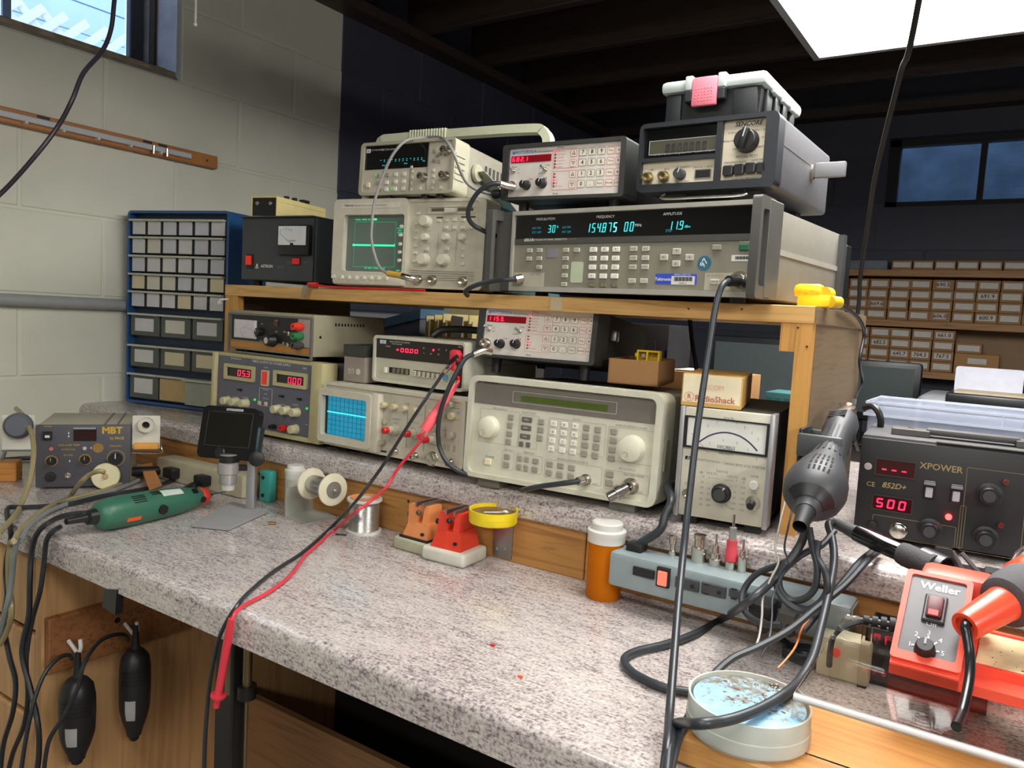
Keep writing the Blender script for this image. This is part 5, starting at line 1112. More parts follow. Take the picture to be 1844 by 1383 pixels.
onscreen(MB().ring([(.013,.025),(.108,.025),(.108,.094),(.013,.094)], [(.0138,.0258),(.1072,.0258),(.1072,.0932),(.0138,.0932)], -.0012, 0, XZ)).build('screen_rim', M_('rim_grey', (70,70,70), .4), SB)
onscreen(MB().lathe([(0,0),(.010,0),(.011,.002),(.011,.008),(.009,.010),(0,.010)], (.052, 0, .012), (0,-1,0), 20)).build('dial', BLACK, SB, True)
onscreen(MB().box(.05, .085, -.001, 0, .097, .1015)).build('name_strip', M_('white_strip', (190,190,190), .5), SB)
t = text_mesh('Digital Microscope', .0042); l = link('lettering', t, INK, SB); l.matrix_local = sm @ Matrix.Translation((.0675, -.0013, .0992)) @ Matrix.Rotation(R(90), 4, 'X')
onscreen(MB().box(.112, .125, .004, .026, .01, .07, .004)).build('battery_bulge', M_('dark_teal_side', (30,48,52), .4), SB, True)
onscreen(MB().box(.04, .075, .018, .04, -.004, .05, .004)).build('mount', BLACK, MS, True)
bpy.data.objects.remove(so)

# ---- teal block, pill bottles, spools
q0 = on(482, 899, 'Z', .9); TLB = thing('teal_case', 'small teal blue plastic case standing on edge beside the microscope column', 'box', (q0.x, 1.062, .9), R(8)); MB().box(0, .028, 0, .022, 0, .066, .003).build('case', M_('teal_plastic', (70,178,168), .45), TLB, True)
for z in (.014, .052): MB().lathe([(0,0),(.004,0),(.004,.0012),(.002,.0012),(.002,.0004),(0,.0004)], (.010, 0, z), (0,-1,0), 14).build('screw_recess', BLACK, TLB)
def bottle(label, c, r, h_, body, capr, name='pill_bottle', z=.9):
    t = thing(name, label, 'bottle', (c[0], c[1], z))
    MB().lathe([(0,0),(r*.94,0),(r,.003),(r,h_*.80),(r*.96,h_*.82),(r*.96,h_*.84),(0,h_*.84)], (0,0,0), (0,0,1), 32).build('body', body, t, True)
    ch = h_*.84
    MB().lathe([(r*.9,ch-.012),(capr,ch-.012),(capr,ch-.003),(capr*1.04,ch),(capr*1.04,ch+.006),(capr*.84,ch+.008),(capr*.84,h_-.002),(capr*.78,h_),(0,h_)], (0,0,0), (0,0,1), 40).build('cap', WHITE, t, True)
    return t
AMB = M_('amber_clear_plastic', (222,124,22), .14, trans=.35, ior=1.1)
bottle('orange pill bottle with white cap standing beside the grey power strip', (-.503, 1.052), .0265, .118, AMB, .0285)
q0 = on(536, 880, 'Y', 1.075); bottle('small clear bottle with white cap behind the solder wire dispenser', (q0.x, 1.068), .020, on(536, 838, 'Y', 1.068).z-.9, M_('milky_clear_plastic', (190,186,170), .25), .0205)
SOLD = M_('solder_wire', (190,188,184), .28, .9); FLG = M_('cream_spool_plastic', (212,206,178), .5)
def wind(mb, o, ax, r, t0, t1, n):
    pr = []
    for k in range(n+1): t = t0+(t1-t0)*k/n; pr += [(r, t), (r+.0008, t+(t1-t0)/n*.5)]
    return mb.lathe(pr[:-1], o, ax, 28)
f0 = on(562, 871, 'Y', 1.045); f1 = on(600, 882, 'Y', 1.030)
dp = [on(513,931,'Z',.9), on(553.5,945,'Z',.9), on(606,932,'Z',.9), on(570,915,'Z',.9)]
SD = thing('solder_dispenser', 'bent sheet metal solder dispenser holding a cream wire spool on its axle', 'dispenser', dp[0]); z_ = V(dp[0])
MB().hexa([p-z_ for p in dp]+[p-z_+V((0,0,.0022)) for p in dp]).build('base_plate', M_('scuffed_sheet_steel', (176,178,168), .4, .15), SD)
a_, b_ = dp[0]-z_, dp[3]-z_
MB().hexa([a_, a_+V((.002,0,0)), b_+V((.002,0,0)), b_, a_+V((0,0,.058)), a_+V((.002,0,.058)), b_+V((.002,0,.062)), b_+V((0,0,.062))]).build('upright_plate', MATS['scuffed_sheet_steel'], SD)
ax = (f1-f0).normalized(); o_ = f0-z_; Ls = (f1-f0).length
MB().cyl(o_-ax*.045, o_+ax*(Ls+.01), .003, n=10).build('axle', CHROME, SD)
sp = wind(MB(), o_, ax, .0175, .002, Ls-.002, 14).build('wire_coil', SOLD, SD, True)
for t0 in (-.003, Ls-.003): MB().lathe([(0,t0),(.0305,t0),(.0315,t0+.0015),(.0305,t0+.004),(.024,t0+.005),(0,t0+.005)], o_, ax, 36).build('flange', FLG, sp, True)
MB().lathe([(0,Ls+.002),(.016,Ls+.002),(.016,Ls+.0035),(0,Ls+.0035)], o_, ax, 28).build('hub_disc', M_('grey_hub', (140,138,132), .4, .5), sp, True); MB().ball(o_+ax*(Ls+.006), .0045).build('axle_nut', CHROME, sp, True)
s2 = on(652, 958, 'Z', .9); s2 = V((s2.x, s2.y, .9)); SPL = thing('solder_spool', 'upright spool of bright solder wire with white flanges and orange ring label', 'spool', (s2.x, s2.y+.004, .9)); hs = .066
wind(MB(), (0,0,0), (0,0,1), .0275, .003, hs-.004, 22).build('wire_coil', SOLD, SPL, True)
for t0, r in ((0, .0335), (hs-.006, .0325)): MB().lathe([(.010,t0),(r,t0),(r+.0006,t0+.002),(r,t0+.005),(.010,t0+.006)], (0,0,0), (0,0,1), 36).build('flange', WHITE, SPL, True)
MB().lathe([(.011,hs+.0002),(.028,hs+.0002),(.028,hs+.0008),(.011,hs+.0008)], (0,0,0), (0,0,1), 36).build('ring_label', M_('orange_white_label', (236,150,90), .6, vary=.25, scale=60), SPL)
MB().lathe([(0,hs-.001),(.0105,hs-.001),(.0105,hs+.0009),(.0085,hs+.0011),(0,hs-.0006)], (0,0,0), (0,0,1), 24).build('core', WHITE, SPL, True)

# ---- two small vises
def vise(label, loc, rz, bw, bd, bh, base, body, jaw_y, older):
    t = thing('mini_vise', label, 'vise', loc, R(rz))
    MB().box(0, bw, 0, bd, 0, bh, .004 if older else .006, 3).build('base_block', base, t, True)
    x0, x1, y0, y1 = bw*.16, bw*.86, bd*.10, bd*.90; z = bh; s_ = .010
    MB().hexa([(x0,y0,z),(x1,y0,z),(x1,y1,z),(x0,y1,z),(x0+s_,y0+s_*.7,z+.030),(x1-s_*.5,y0+s_*.7,z+.030),(x1-s_*.5,y1-s_*.7,z+.030),(x0+s_,y1-s_*.7,z+.030)]).build('pedestal', body, t)
    xa = x0+s_
    def jawp(xx, d_, nm):
        j = MB().hexa([(xx,y0+.006,z+.026),(xx+d_,y0+.006,z+.026),(xx+d_,y1-.008,z+.026),(xx,y1-.008,z+.026),(xx+.002,y0+.010,z+.060),(xx+d_,y0+.010,z+.060),(xx+d_,y1-.012,z+.060),(xx+.002,y1-.012,z+.060)]).build(nm, body, t); return j
    ja = jawp(xa-.002, .020, 'fixed_jaw'); jb = jawp(xa+.030, .012, 'moving_jaw')
    for k in range(3 if older else 0): MB().box(xa-.005, xa, y0+.010+.011*k, y0+.013+.011*k, z+.030, z+.058).build('rib', body, ja)
    for j, xx in ((ja, xa+.014), (jb, xa+.031)): MB().box(xx, xx+.004, y0+.004, y1-.004, z+.058, z+.066).build('steel_jaw', STEEL, j)
    MB().cyl((xa-.002, bd*.5, z+.042), (xa+.040, bd*.5, z+.042), .003, n=10).build('lead_screw', STEEL, t)
    MB().lathe([(0,0),(.007,0),(.0075,.004),(.006,.014),(.0045,.018),(0,.018)], (xa-.001, bd*.5, z+.036), (-1,-.1,.0), 14).build('screw_knob', BLACK if not older else M_('olive_knob', (82,78,56), .5), t, True)
    MB().lathe([(0,0),(.0045,0),(.005,.003),(.003,.006),(0,.006)], (xa+.022, y0+.008, z+.048), (0,-1,0), 12).build('side_knob', BLACK if not older else MATS['olive_knob'], t, True)
    MB().cyl((x1-.012, y0+.003, z+.012), (x1-.012, y0-.001, z+.013), .003, n=10).build('bolt_hole', BLACK, t)
    if older:
        MB().ring([(x0-.003,y0-.003),(x1+.002,y0-.003),(x1+.002,y1+.003),(x0-.003,y1+.003)], [(x0+.004,y0+.004),(x1-.004,y0+.004),(x1-.004,y1-.004),(x0+.004,y1-.004)], bh, bh+.004, XY).build('gasket', BLACK, t)
    return t
vise('faded orange mini vise on a grey green block, left of the red vise', (-.900, 1.014, .9), -1, .084, .070, .022, M_('sage_block', (176,174,146), .6, bump=.1), M_('faded_orange_plastic', (226,142,84), .5), 0, True)
vise('red mini vise clamped on a white block beside the yellow dish', (-.824, 1.000, .9), 3, .088, .074, .024, M_('white_marble_block', (208,204,190), .45, bump=.1), M_('bright_red_plastic', (220,62,38), .42), 0, False)
# ---- yellow dish of flux held on the mending plate
dc = on(889, 932, 'Y', 1.050); FD = thing('flux_dish', 'shallow yellow lid filled with brown flux fixed at the fir strip behind the red vise', 'dish', (dc.x, 1.0485, dc.z-.007)); rD = .0405
MB().lathe([(0,0),(rD-.001,0),(rD,.002),(rD,.010),(rD+.0006,.0105),(rD+.0006,.022),(rD-.0016,.022),(rD-.0016,.004),(0,.004)], (0,0,0), (0,0,1), 44).build('lid', M_('yellow_plastic', (232,206,30), .4), FD, True)
MB().lathe([(0,.004),(rD-.0018,.004),(rD-.0018,.016),(rD*.5,.0145),(0,.0155)], (0,0,0), (0,0,1), 36).build('flux', M_('brown_flux', (120,88,48), .5, vary=.5, scale=60, bump=.6), FD)
MB().box(-.010, .010, -.012, .0415, -.003, .0).build('bracket', STEEL, FD)
tag(MB().tube([(dc.x-.006, 1.030, dc.z+.0115), (dc.x+.014, 1.036, dc.z+.014), (dc.x+.028, 1.040, dc.z+.0165)], .0012, 8, 3).ball((dc.x+.029, 1.0405, dc.z+.0168), .003, (1.8,1,1)).build('cotton_swab', WHITE, None, True), 'white cotton swab resting across the yellow flux dish', 'swab')

# ---- grey blue metal power strip, screwed on the fir strip
STX, STY, STZ, STL, STH, STD = -.483, 1.022, .931, .335, .052, .054
MP = thing('metal_power_strip', 'grey blue metal power strip with lit red switch mounted along the fir strip', 'power strip', (STX, STY, STZ)); HAM = M_('hammertone_blue', (146,160,162), .42, .1, bump=.15)
MB().box(0, STL, 0, STD, 0, STH, .006).build('body', HAM, MP, True)
def sx(x, y): p = at('P', x, y, 'Y', STY); return p.x-STX, p.z-STZ
def splate(nm, ma, a, b, th, par=MP, y=0.0):
    u0, v0 = sx(*a); u1, v1 = sx(*b); return MB().box(min(u0,u1), max(u0,u1), -th-y, .001-y, min(v0,v1), max(v0,v1), .0008, 1).build(nm, ma, par)
splate('breaker', BLACK, (360,420), (492,508), .004); splate('switch_frame', BLACK, (514,420), (588,565), .005); splate('lit_rocker', M_('lit_red_rocker', (246,120,96), .3, emit=.9, erGB=(255,90,70)), (526,445), (576,548), .008)
OUT = [(630,475,775,600), (797,512,948,640), (972,552,1130,660), (1155,590,1300,700), (1340,640,1470,735)]
for x0, y0, x1, y1 in OUT:
    k = splate('outlet', M_('dark_outlet', (66,68,72), .5), (x0,y0+8), (x1,y1-8), .0035); u0, v0 = sx((x0+x1)/2, (y0+y1)/2)
    for dx, dz in ((-.010,.006),(-.010,-.007)): MB().box(u0+dx-.004, u0+dx+.004, -.0038, -.003, v0+dz-.001, v0+dz+.001).build('slot', BLACK, k)
    MB().cyl((u0+.008, -.003, v0-.001), (u0+.008, -.0038, v0-.001), .0032, n=10).build('ground_hole', BLACK, k)
for x in (.03, STL-.05): MB().box(x, x+.02, STD-.002, 1.0945-STY, .010, .030).build('mounting_tab', STEEL, MP)
MB().box(STL-.002, STL+.001, .006, STD-.006, .004, STH-.004).build('end_cap', STEEL, MP); MB().cyl((-.003, STD*.3, STH*.35), (.001, STD*.3, STH*.35), .0035, n=12).build('end_rivet', CHROME, MP)
MB().box(.016, .042, .020, .046, STH-.001, STH+.012, .003).build('cord_grip', BLACK, MP, True)
TOPZ = STZ+STH
def adapter(label, px_, prof, ma=CHROME, extra=None, name='coaxial_adapter'):
    p = on(*px_, 'Z', TOPZ); p.y = min(max(p.y, STY+.012), STY+STD-.010); t = thing(name, label, 'connector', (p.x, p.y, TOPZ))
    MB().lathe(prof, (0,0,0), (0,0,1), 20).build('body', ma, t, True)
    if extra: extra(t)
    return t
adapter('slim nickel coaxial adapter nearest the cord grip on the metal power strip', (1222,994), [(0,0),(.0055,0),(.0055,.008),(.004,.009),(.004,.018),(.0058,.019),(.0058,.030),(.004,.031),(0,.031)])
adapter('thickest nickel coaxial adapter on the metal power strip', (1266,1006), [(0,0),(.0105,0),(.0105,.012),(.011,.013),(.011,.022),(.0075,.023),(.0075,.033),(.0088,.034),(.0088,.040),(0,.040)])
def pin(t): MB().cyl((0,0,.028), (0,0,.046), .0017, n=10).build('pin', CHROME, t)
adapter('nickel phono adapter with bare pin, left of the pink sleeved plug', (1296,1012), [(0,0),(.0085,0),(.0092,.004),(.0092,.010),(.007,.011),(.007,.018),(.0045,.019),(.0045,.029),(0,.029)], extra=pin)
def redtop(t):
    MB().lathe([(0,.012),(.0085,.012),(.0085,.026),(.0072,.030),(.0072,.042),(0,.042)], (0,0,0), (0,0,1), 18).build('pink_sleeve', M_('pink_red_sleeve', (222,74,86), .5), t, True)
    MB().lathe([(0,.042),(.0055,.042),(.0048,.060),(0,.060)], (0,0,0), (0,0,1), 14).build('grey_tip', M_('grey_sleeve', (150,148,148), .5), t, True); MB().cyl((0,0,.06), (0,0,.078), .0019, n=10).build('pin', CHROME, t)
adapter('plug with pink sleeve and long pin standing on the metal power strip', (1326,1016), [(0,0),(.0075,0),(.0075,.011),(.006,.012),(0,.012)], extra=redtop, name='banana_plug')
adapter('small nickel phono adapter with bare pin, right of the pink sleeved plug', (1347,1020), [(0,0),(.006,0),(.0066,.004),(.0066,.012),(.0072,.013),(.0072,.022),(.004,.023),(.004,.030),(0,.030)], extra=pin)
# plugs pushed into the strip and the ivory strip beside it
for lab, c, s_ in (('black plug pushed into the metal power strip below the cable coil', (1215,680), .024), ('grey moulded plug in the right end outlet of the metal power strip', (1370,735), .018)):
    u0, v0 = sx(*c); t = thing('power_plug', lab, 'plug', (STX+u0, STY-.0036, STZ+v0)); MB().box(-s_*.6, s_*.6, -s_*1.6, 0, -s_*.6, s_*.6, .004).build('body', BLACK if s_ > .02 else M_('grey_plug', (92,90,84), .5), t, True)
    for k in range(3): MB().lathe([(0,s_*1.5+.005*k),(s_*.36,s_*1.5+.005*k),(s_*.30,s_*1.5+.004+.005*k),(0,s_*1.5+.004+.005*k)], (0,0,0), (0.2,-1,-.25), 12).build('strain_relief', RUBBER, t, True)
iv = on(1512, 1130, 'Z', .93); IV = thing('ivory_power_strip', 'ivory power strip with small red lamp below the right end of the metal strip', 'power strip', (on(1474, 1140, 'Y', .985).x, .985, .9), R(2)); MB().box(0, .06, 0, .035, 0, .052, .004).build('body', M_('ivory_strip', (206,200,170), .45), IV, True)
MB().cyl((.022, .001, .034), (.022, -.003, .034), .0052, n=14).build('red_lamp', M_('red_neon_lens', (214,70,56), .35, emit=.2, erGB=(230,60,40)), IV)

# ================================================================== RIGHT SIDE
# ---- rework station
I = Inst('rework_station', 'black hot air rework station reading 500 in red at right end of the raised counter', 'soldering station', -.1835, 1.21, 1.036, .230, .143, 4.0, 0); I.k = 'L'; o = I.o; w, h = I.w, I.h
XB = M_('satin_black_metal', (34,34,36), .42); GOLD = M_('gold_ink', (150,132,84), .6, vary=0)
I.box('case', M_('dusty_grey_black_cover', (62,61,62), .6, vary=.2, scale=30), 0, w, .006, .175, 0, h, .003); I.box('front_panel', XB, 0, w, -.002, .008, 0, h-.004, .001)
for (a, b, txt, d0, d1) in (((290,500),(552,648),'---',(325,548),(520,628)),((268,742),(530,885),'500',(292,768),(512,862))):
    I.plate('readout_window', WINDOWR, a, b, .002, .0006); I.frame('readout_frame', M_('dark_trim', (58,54,48), .4), a, b, .0012, .002, .0012, .001); I.seg(txt, d0, d1, LEDR, .0028, slant=.1, t=.15)
k = I.knob((237,558), .0052, .0008, M_('foil_sticker', (190,176,176), .35, .4), .002, 'round_seal')
I.text('XPOWER', (728,570), .0125, GOLD, .002, bold=.0002); I.text('852D+', (410,693), .0110, GOLD, .002, bold=.0002, shear=.25); I.text('CE', (255,678), .0095, GOLD, .002)
for q in ((648,718),(830,745)):
    u, v = I.p(*q); b_ = MB().box(u-.0075, u+.0075, -.0035, .001, v-.013, v+.013, .001, 1).build('rocker_frame', BLACK, o); MB().box(u-.0045, u+.0045, -.0065, -.003, v-.010, v+.004, .001, 1).build('rocker', M_('pale_rocker', (176,174,180), .4), b_); MB().box(u-.007, u+.007, -.009, -.003, v+.008, v+.011).build('rocker_hood', M_('grey_hood', (120,120,122), .4), b_)
for q in ((650,985),(1050,750),(1025,1040)): I.knob(q, .0125, .016, BLACK, .002, 'dial', cap=DARK, capr=.6, skirt=.0165)
I.knob((778,898), .0042, .004, M_('bright_red_lamp', (255,60,50), .3, emit=12, erGB=(255,40,40)), .002, 'red_lamp', n=14)
for q in ((1162,665),(1128,955)): I.knob(q, .0042, .004, M_('dull_red_lens', (96,40,36), .3), .002, 'lamp', n=12)
I.knob((440,992), .0105, .008, CHROME, .002, 'air_outlet', skirt=.0115); I.knob((262,955), .007, .004, BLACK, .002, 'socket')
for a, b in (((905,565),(1255,1190)),((860,820),(868,1110)),((270,880),(815,1110))): I.frame('panel_line', GOLD, a, b, .0004, .002, .0002)
u, v = I.p(700, 470); MB().box(u-.002, w, .0, .02, h-.0002, h+.0012).build('shiny_edge', M_('worn_edge', (132,130,128), .3, .5), o)
for x0, x1 in ((.035, .085), (.19, .235)): MB().box(x0, x1, .04, .075, h, h+.010, .001, 1).build('handle_foot', M_('grey_brown_bracket', (78,74,72), .5), o); MB().cyl(((x0+x1)/2, .055, h+.010), ((x0+x1)/2, .055, h+.0125), .004, n=10).build('screw', CHROME, o)
MB().box(.080, .195, .045, .070, h+.004, h+.013, .003).build('handle', M_('dusty_dark_handle', (70,66,66), .6), o, True)
for x in (.03, w-.03):
    for y in (.03, .15): MB().cyl((x, y, -.011), (x, y, .002), .010, n=12).build('foot', RUBBER, o)
# ---- clear plastic tote behind it
p0 = on(1562, 722, 'Y', 1.46); TT = thing('storage_tote', 'clear plastic storage tote standing behind the black rework station', 'box', (p0.x, 1.45, RZ)); TW, TH = .34, p0.z-RZ
CLR = M_('clear_polypropylene', (186,194,212), .2, alpha=.34); CLE = M_('clear_plastic_edge', (200,206,220), .2, alpha=.7)
bx = MB()
for x0, x1, y0, y1 in ((.004,TW-.004,.004,.007), (.004,TW-.004,.163,.166), (.004,.007,.004,.166), (TW-.007,TW-.004,.004,.166)): bx.box(x0, x1, y0, y1, 0, TH-.02)
bx.box(.004, TW-.004, .004, .166, 0, .003); bx.build('bin', CLR, TT)
MB().box(0, TW, 0, .170, TH-.020, TH, .004).build('lid', CLR, TT, True); MB().ring([(-.003,-.003),(TW+.003,-.003),(TW+.003,.173),(-.003,.173)], [(.002,.002),(TW-.002,.002),(TW-.002,.168),(.002,.168)], TH-.024, TH-.0195, XY).build('rim', CLE, TT)
MB().ring([(-.001,-.001),(TW+.001,-.001),(TW+.001,.171),(-.001,.171)], [(.003,.003),(TW-.003,.003),(TW-.003,.167),(.003,.167)], TH-.003, TH+.001, XY).build('lid_edge', CLE, TT)
for x in (.018, .20): MB().box(x, x+.002, -.002, .003, TH-.02, TH).build('lid_tab', CLE, TT)
# ---- hot air gun in its cradle on the plywood end
g0 = on(1527, 738, 'X', -.212); g1 = on(1455, 912, 'X', -.205); ax = (g0-g1).normalized(); L = (g0-g1).length
HG = thing('hot_air_gun', 'black hot air gun with steel nozzle hanging nose up on the plywood shelf end', 'heat gun', g1)
GP = [(0,-.012),(.0125,-.012),(.0150,-.004),(.022,.004),(.030,.012),(.0365,.024),(.0392,.040),(.038,.056),(.0335,.074),(.0275,.094),(.0228,.116),(.0208,.14),(.0208,L*.70),(.0228,L*.72),(.0228,L*.83),(.020,L*.87),(.0165,L*.87),(0,L*.87)]
gr = prof_r(GP); MB().lathe(GP, (0,0,0), ax, 30).build('body', M_('matt_black_grip', (58,59,62), .48), HG, True)
noz = MB().lathe([(0,L*.86),(.0175,L*.86),(.0165,L*.92),(.0125,L*.955),(.0125,L*1.0),(.0105,L*1.0),(.0105,L*.96),(0,L*.96)], (0,0,0), ax, 26).build('nozzle', M_('heat_stained_steel', (140,120,108), .3, .9), HG, True)
tocam = (CAM-g1).normalized(); sd = (tocam-ax*tocam.dot(ax)).normalized(); up = ax.cross(sd).normalized()
for k in range(3): a = 2.1*k+.4; MB().box(-.0025, .0025, -.002, .002, -.004, .010, 0, 1, Matrix.Translation(ax*L*.985+(sd*cos(a)+up*sin(a))*.0135)).build('nozzle_tab', CHROME, noz)
for i in range(5):
    for j in range(4): wrap((0,0,0), ax, sd, up, .030+.0125*j, .038+.0125*j, R(8-9*i), R(12-9*i), gr, .0005, 2).build('vent_slot', M_('vent_black', (8,8,9), .8, vary=0), HG)
for k in range(6): wrap((0,0,0), ax, sd, up, .105, L*.68, R(-44+17*k), R(-37+17*k), gr, .0012, 4).build('grip_ridge', M_('groove_black', (34,35,38), .6), HG, True)
wrap((0,0,0), ax, sd, up, -.002, .010, R(-80), R(80), gr, .0015, 8).build('end_ring', BLACK, HG, True)
for k in range(4): a = R(-30); t_ = L*(.76+.018*k); MB().hexa([ax*(t_+dz)+(sd*cos(a+da)+up*sin(a+da))*rr for rr in (.0235,.0262) for dz, da in ((0,-.5),(.003,-.5),(.003,.5),(0,.5))]).build('heat_fin', BLACK, HG)
MB().lathe([(.0085,-.045),(.0105,-.02),(.012,-.010),(0,-.010)], (0,0,0), ax+V((0,.0,.0)), 14).build('cable_boot', RUBBER, HG, True)
cr = thing('gun_cradle', 'black two pronged cradle screwed on the plywood end holding the hot air gun', 'holder', (-.2508, g1.y+ax.y*L*.6, g1.z+ax.z*L*.6))
MB().box(.0, .006, -.03, .03, -.03, .02, .002).build('back_plate', BLACK, cr, True)
for s_ in (-1, 1): MB().box(0, .058, s_*.032-.005, s_*.032+.005, -.018, .014, .003).build('prong', M_('grey_prong', (74,76,78), .4), cr, True)
# ---- its soldering pen, resting in a black stand in front
PY0, PY1 = on(1500, 941, 'Y', 1.10), on(1682, 1022, 'Y', 1.035); ax = (PY1-PY0).normalized(); L = (PY1-PY0).length
PN = thing('soldering_pen', 'black soldering pen lying slanted in its stand before the rework station', 'soldering iron', PY0)
MB().lathe([(0,0),(.0065,0),(.0075,.02),(.0095,.035),(.0095,.04),(0,.04)], (0,0,0), ax, 16).build('cable_boot', M_('grey_boot', (70,72,72), .55), PN, True)
MB().lathe([(0,.038),(.0115,.038),(.0120,.05),(.0115,L*.70),(.0105,L*.72),(0,L*.72)], (0,0,0), ax, 20).build('barrel', M_('gloss_black_barrel', (20,19,18), .15, coat=.5), PN, True)
MB().lathe([(0,L*.70),(.0135,L*.70),(.0145,L*.74),(.0140,L*.95),(.0155,L*.97),(.0155,L*1.0),(0,L*1.0)], (0,0,0), ax, 20).build('foam_grip', M_('charcoal_foam', (62,62,64), .8, bump=.3), PN, True)
PS = thing('pen_stand', 'black pen stand with slotted arm behind the red soldering station', 'stand', (PY1.x-.015, 1.058, RZ))
MB().box(-.01, .15, .0, .10, 0, .006, .002).build('base', XB, PS, True); ph = PY1.z-RZ
MB().lathe([(.021,0),(.021,.03),(.0185,.03),(.0185,0),(.021,0)], V((.012,-.012,ph-.004))-ax*.014, ax, 24).build('funnel', M_('black_funnel', (40,40,42), .35), PS, True)
MB().hexa([(.02,.0,.004),(.045,.0,.004),(.045,.004,.004),(.02,.004,.004),(.012,.008,ph+.018),(.030,.008,ph+.018),(.030,.012,ph+.018),(.012,.012,ph+.018)]).build('support_plate', BLACK, PS)
for s_ in (0, 1): MB().tube([(.03+.03*s_,.006,.01),(.045+.02*s_,.008,ph*.6),(.030+.01*s_,.010,ph+.016)], .0028, 6, 3).build('strut', M_('grey_strut', (88,90,92), .4), PS, True)
MB().hexa([(.055,-.004,.005),(.115,-.004,.005),(.115,.03,.005),(.055,.03,.005),(.066,.0,.026),(.120,.0,.026),(.120,.03,.026),(.066,.03,.026)]).build('tray', XB, PS)
# ---- acrylic platform and pine board
WB = thing('pine_board', 'thick pine board lying at the right front of the bench under the acrylic stand', 'board', (-.250, .690, BZ), R(-1))
MB().box(0, .60, 0, .16, .002, .030, .003, 1).build('board', wood('pine_board_wood', (206,150,84), (184,124,62), 0, .45), WB)
ACR = M_('clear_acrylic', (250,244,238), .02, trans=1, ior=1.22); AE = M_('acrylic_edge_highlight', (240,238,236), .12, trans=.25, ior=1.3)  # edge rod whitened so its colour stands for the bright edge highlight
AC = thing('acrylic_stand', 'clear bent acrylic stand carrying the red soldering station at the right front', 'stand', (-.149, .733, BZ)); AZ = .0845
MB().box(0, .50, .003, .262, AZ-.004, AZ).build('top_plate', ACR, AC)
MB().box(.0, .50, .0, .0035, .031, AZ-.004).build('front_plate', ACR, AC)
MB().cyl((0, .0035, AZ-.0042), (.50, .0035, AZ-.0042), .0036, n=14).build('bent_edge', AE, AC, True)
for x in (.02, .47): MB().box(x, x+.01, .25, .262, .0, AZ-.004).build('rear_leg', ACR, AC)
q = on(1556, 1112, 'Y', 1.005)
tr = thing('black_tray', 'small black open tray between the metal power strip and the red soldering station', 'tray', (q.x+.004, 1.003, BZ+.0005)); mb = MB()
for x0, x1, y0, y1 in ((0,.13,0,.003), (0,.13,.067,.070), (0,.003,0,.07), (.127,.13,0,.07)): mb.box(x0, x1, y0, y1, 0, .068)
mb.box(0, .13, 0, .07, 0, .003).build('tray', XB, tr)
# ---- red soldering station
WS = thing('soldering_station', 'orange red soldering station with round dial and sponge tray on the clear acrylic stand', 'soldering station', (-.083, .843, .9848), R(-.5))
WR = M_('orange_red_plastic', (236,84,62), .42, bump=.05)
fx, fy0, fz0, fy1, fz1 = .0605, .004, .014, .092, .082
MB().hexa([(0,0,0),(.21,0,0),(.21,.165,0),(0,.165,0),(0,.0,.010),(.21,.0,.010),(.21,.165,.014),(0,.165,.014)]).build('base', WR, WS)
MB().prism([(0,0),(0,.012),(fy0,fz0),(fy1,fz1),(fy1+.012,fz1),(fy1+.022,fz1-.004),(fy1+.03,.012),(fy1+.03,0)], .0, fx, lambda u, v, d: (d, u, v)).build('tower', WR, WS)
sl = V((0, fy1-fy0, fz1-fz0)); Lf = sl.length; sl.normalize(); nf = V((0, -sl.z, sl.y)); fo = V((0, fy0, fz0))
FMx = Matrix((V((1,0,0)), -nf, sl)).transposed().to_4x4(); FMx.translation = fo      # local x across, y into the face, z up the slope
def onface(mb): bmesh.ops.transform(mb.b, matrix=FMx, verts=mb.b.verts); return mb
onface(MB().ring(rrect(-.001, fx+.001, 0, Lf, .004), rrect(.0045, fx-.0045, .010, Lf-.005, .003), -.0045, .001, XZ)).build('face_rim', WR, WS)
fp = onface(MB().box(.004, fx-.004, -.002, 0, .009, Lf-.004)).build('face_plate', M_('graphite_plate', (92,90,92), .35), WS)
MB().box(.010, fx+.020, fy1+.002, fy1+.050, fz1-.05, fz1+.004, .008).build('upper_housing', WR, WS, True)
def fpos(x, y): p = at('U', x, y, 'Y', .9); d = sight(*px('U', x, y)); M4 = Matrix.Translation(WS.location) @ Matrix.Rotation(WS.rotation_euler.z, 4, 'Z') @ FMx; Mi = M4.inverted(); oo = Mi @ CAM; vv = Mi.to_3x3() @ d; t_ = (-.002-oo.y)/vv.y; q = oo+vv*t_; return q.x, q.z
def ftext(s_, x, y, size, ma, bold=0):
    u, v = fpos(x, y); t = text_mesh(s_, size, bold); l = link('lettering', t, ma, fp); l.matrix_local = FMx @ Matrix.Translation((u, -.0024, v)) @ Matrix.Rotation(R(90), 4, 'X')
ftext('Weller', 575, 347, .0130, INKW, .0004); ftext('Off', 505, 627, .0075, INKW)
for t_, q in (('1',(337,775)),('2',(390,700)),('3',(488,692)),('4',(577,752)),('5',(594,853))): ftext(t_, *q, .0075, INKW)
u, v = fpos(533, 512); onface(MB().box(u-.0105, u+.0105, -.006, 0, v-.017, v+.017, .0015, 1)).build('switch_frame', M_('grey_switch_frame', (62,64,66), .4), fp); onface(MB().box(u-.0075, u+.0075, -.0095, -.004, v-.013, v+.013, .002)).build('red_switch', M_('dark_red_switch', (84,16,20), .45), fp, True)
onface(MB().box(u-.005, u+.004, -.0099, -.009, v-.0115, v-.005)).build('switch_glow', M_('red_glow', (200,30,26), .3, emit=.5, erGB=(220,30,26)), fp)
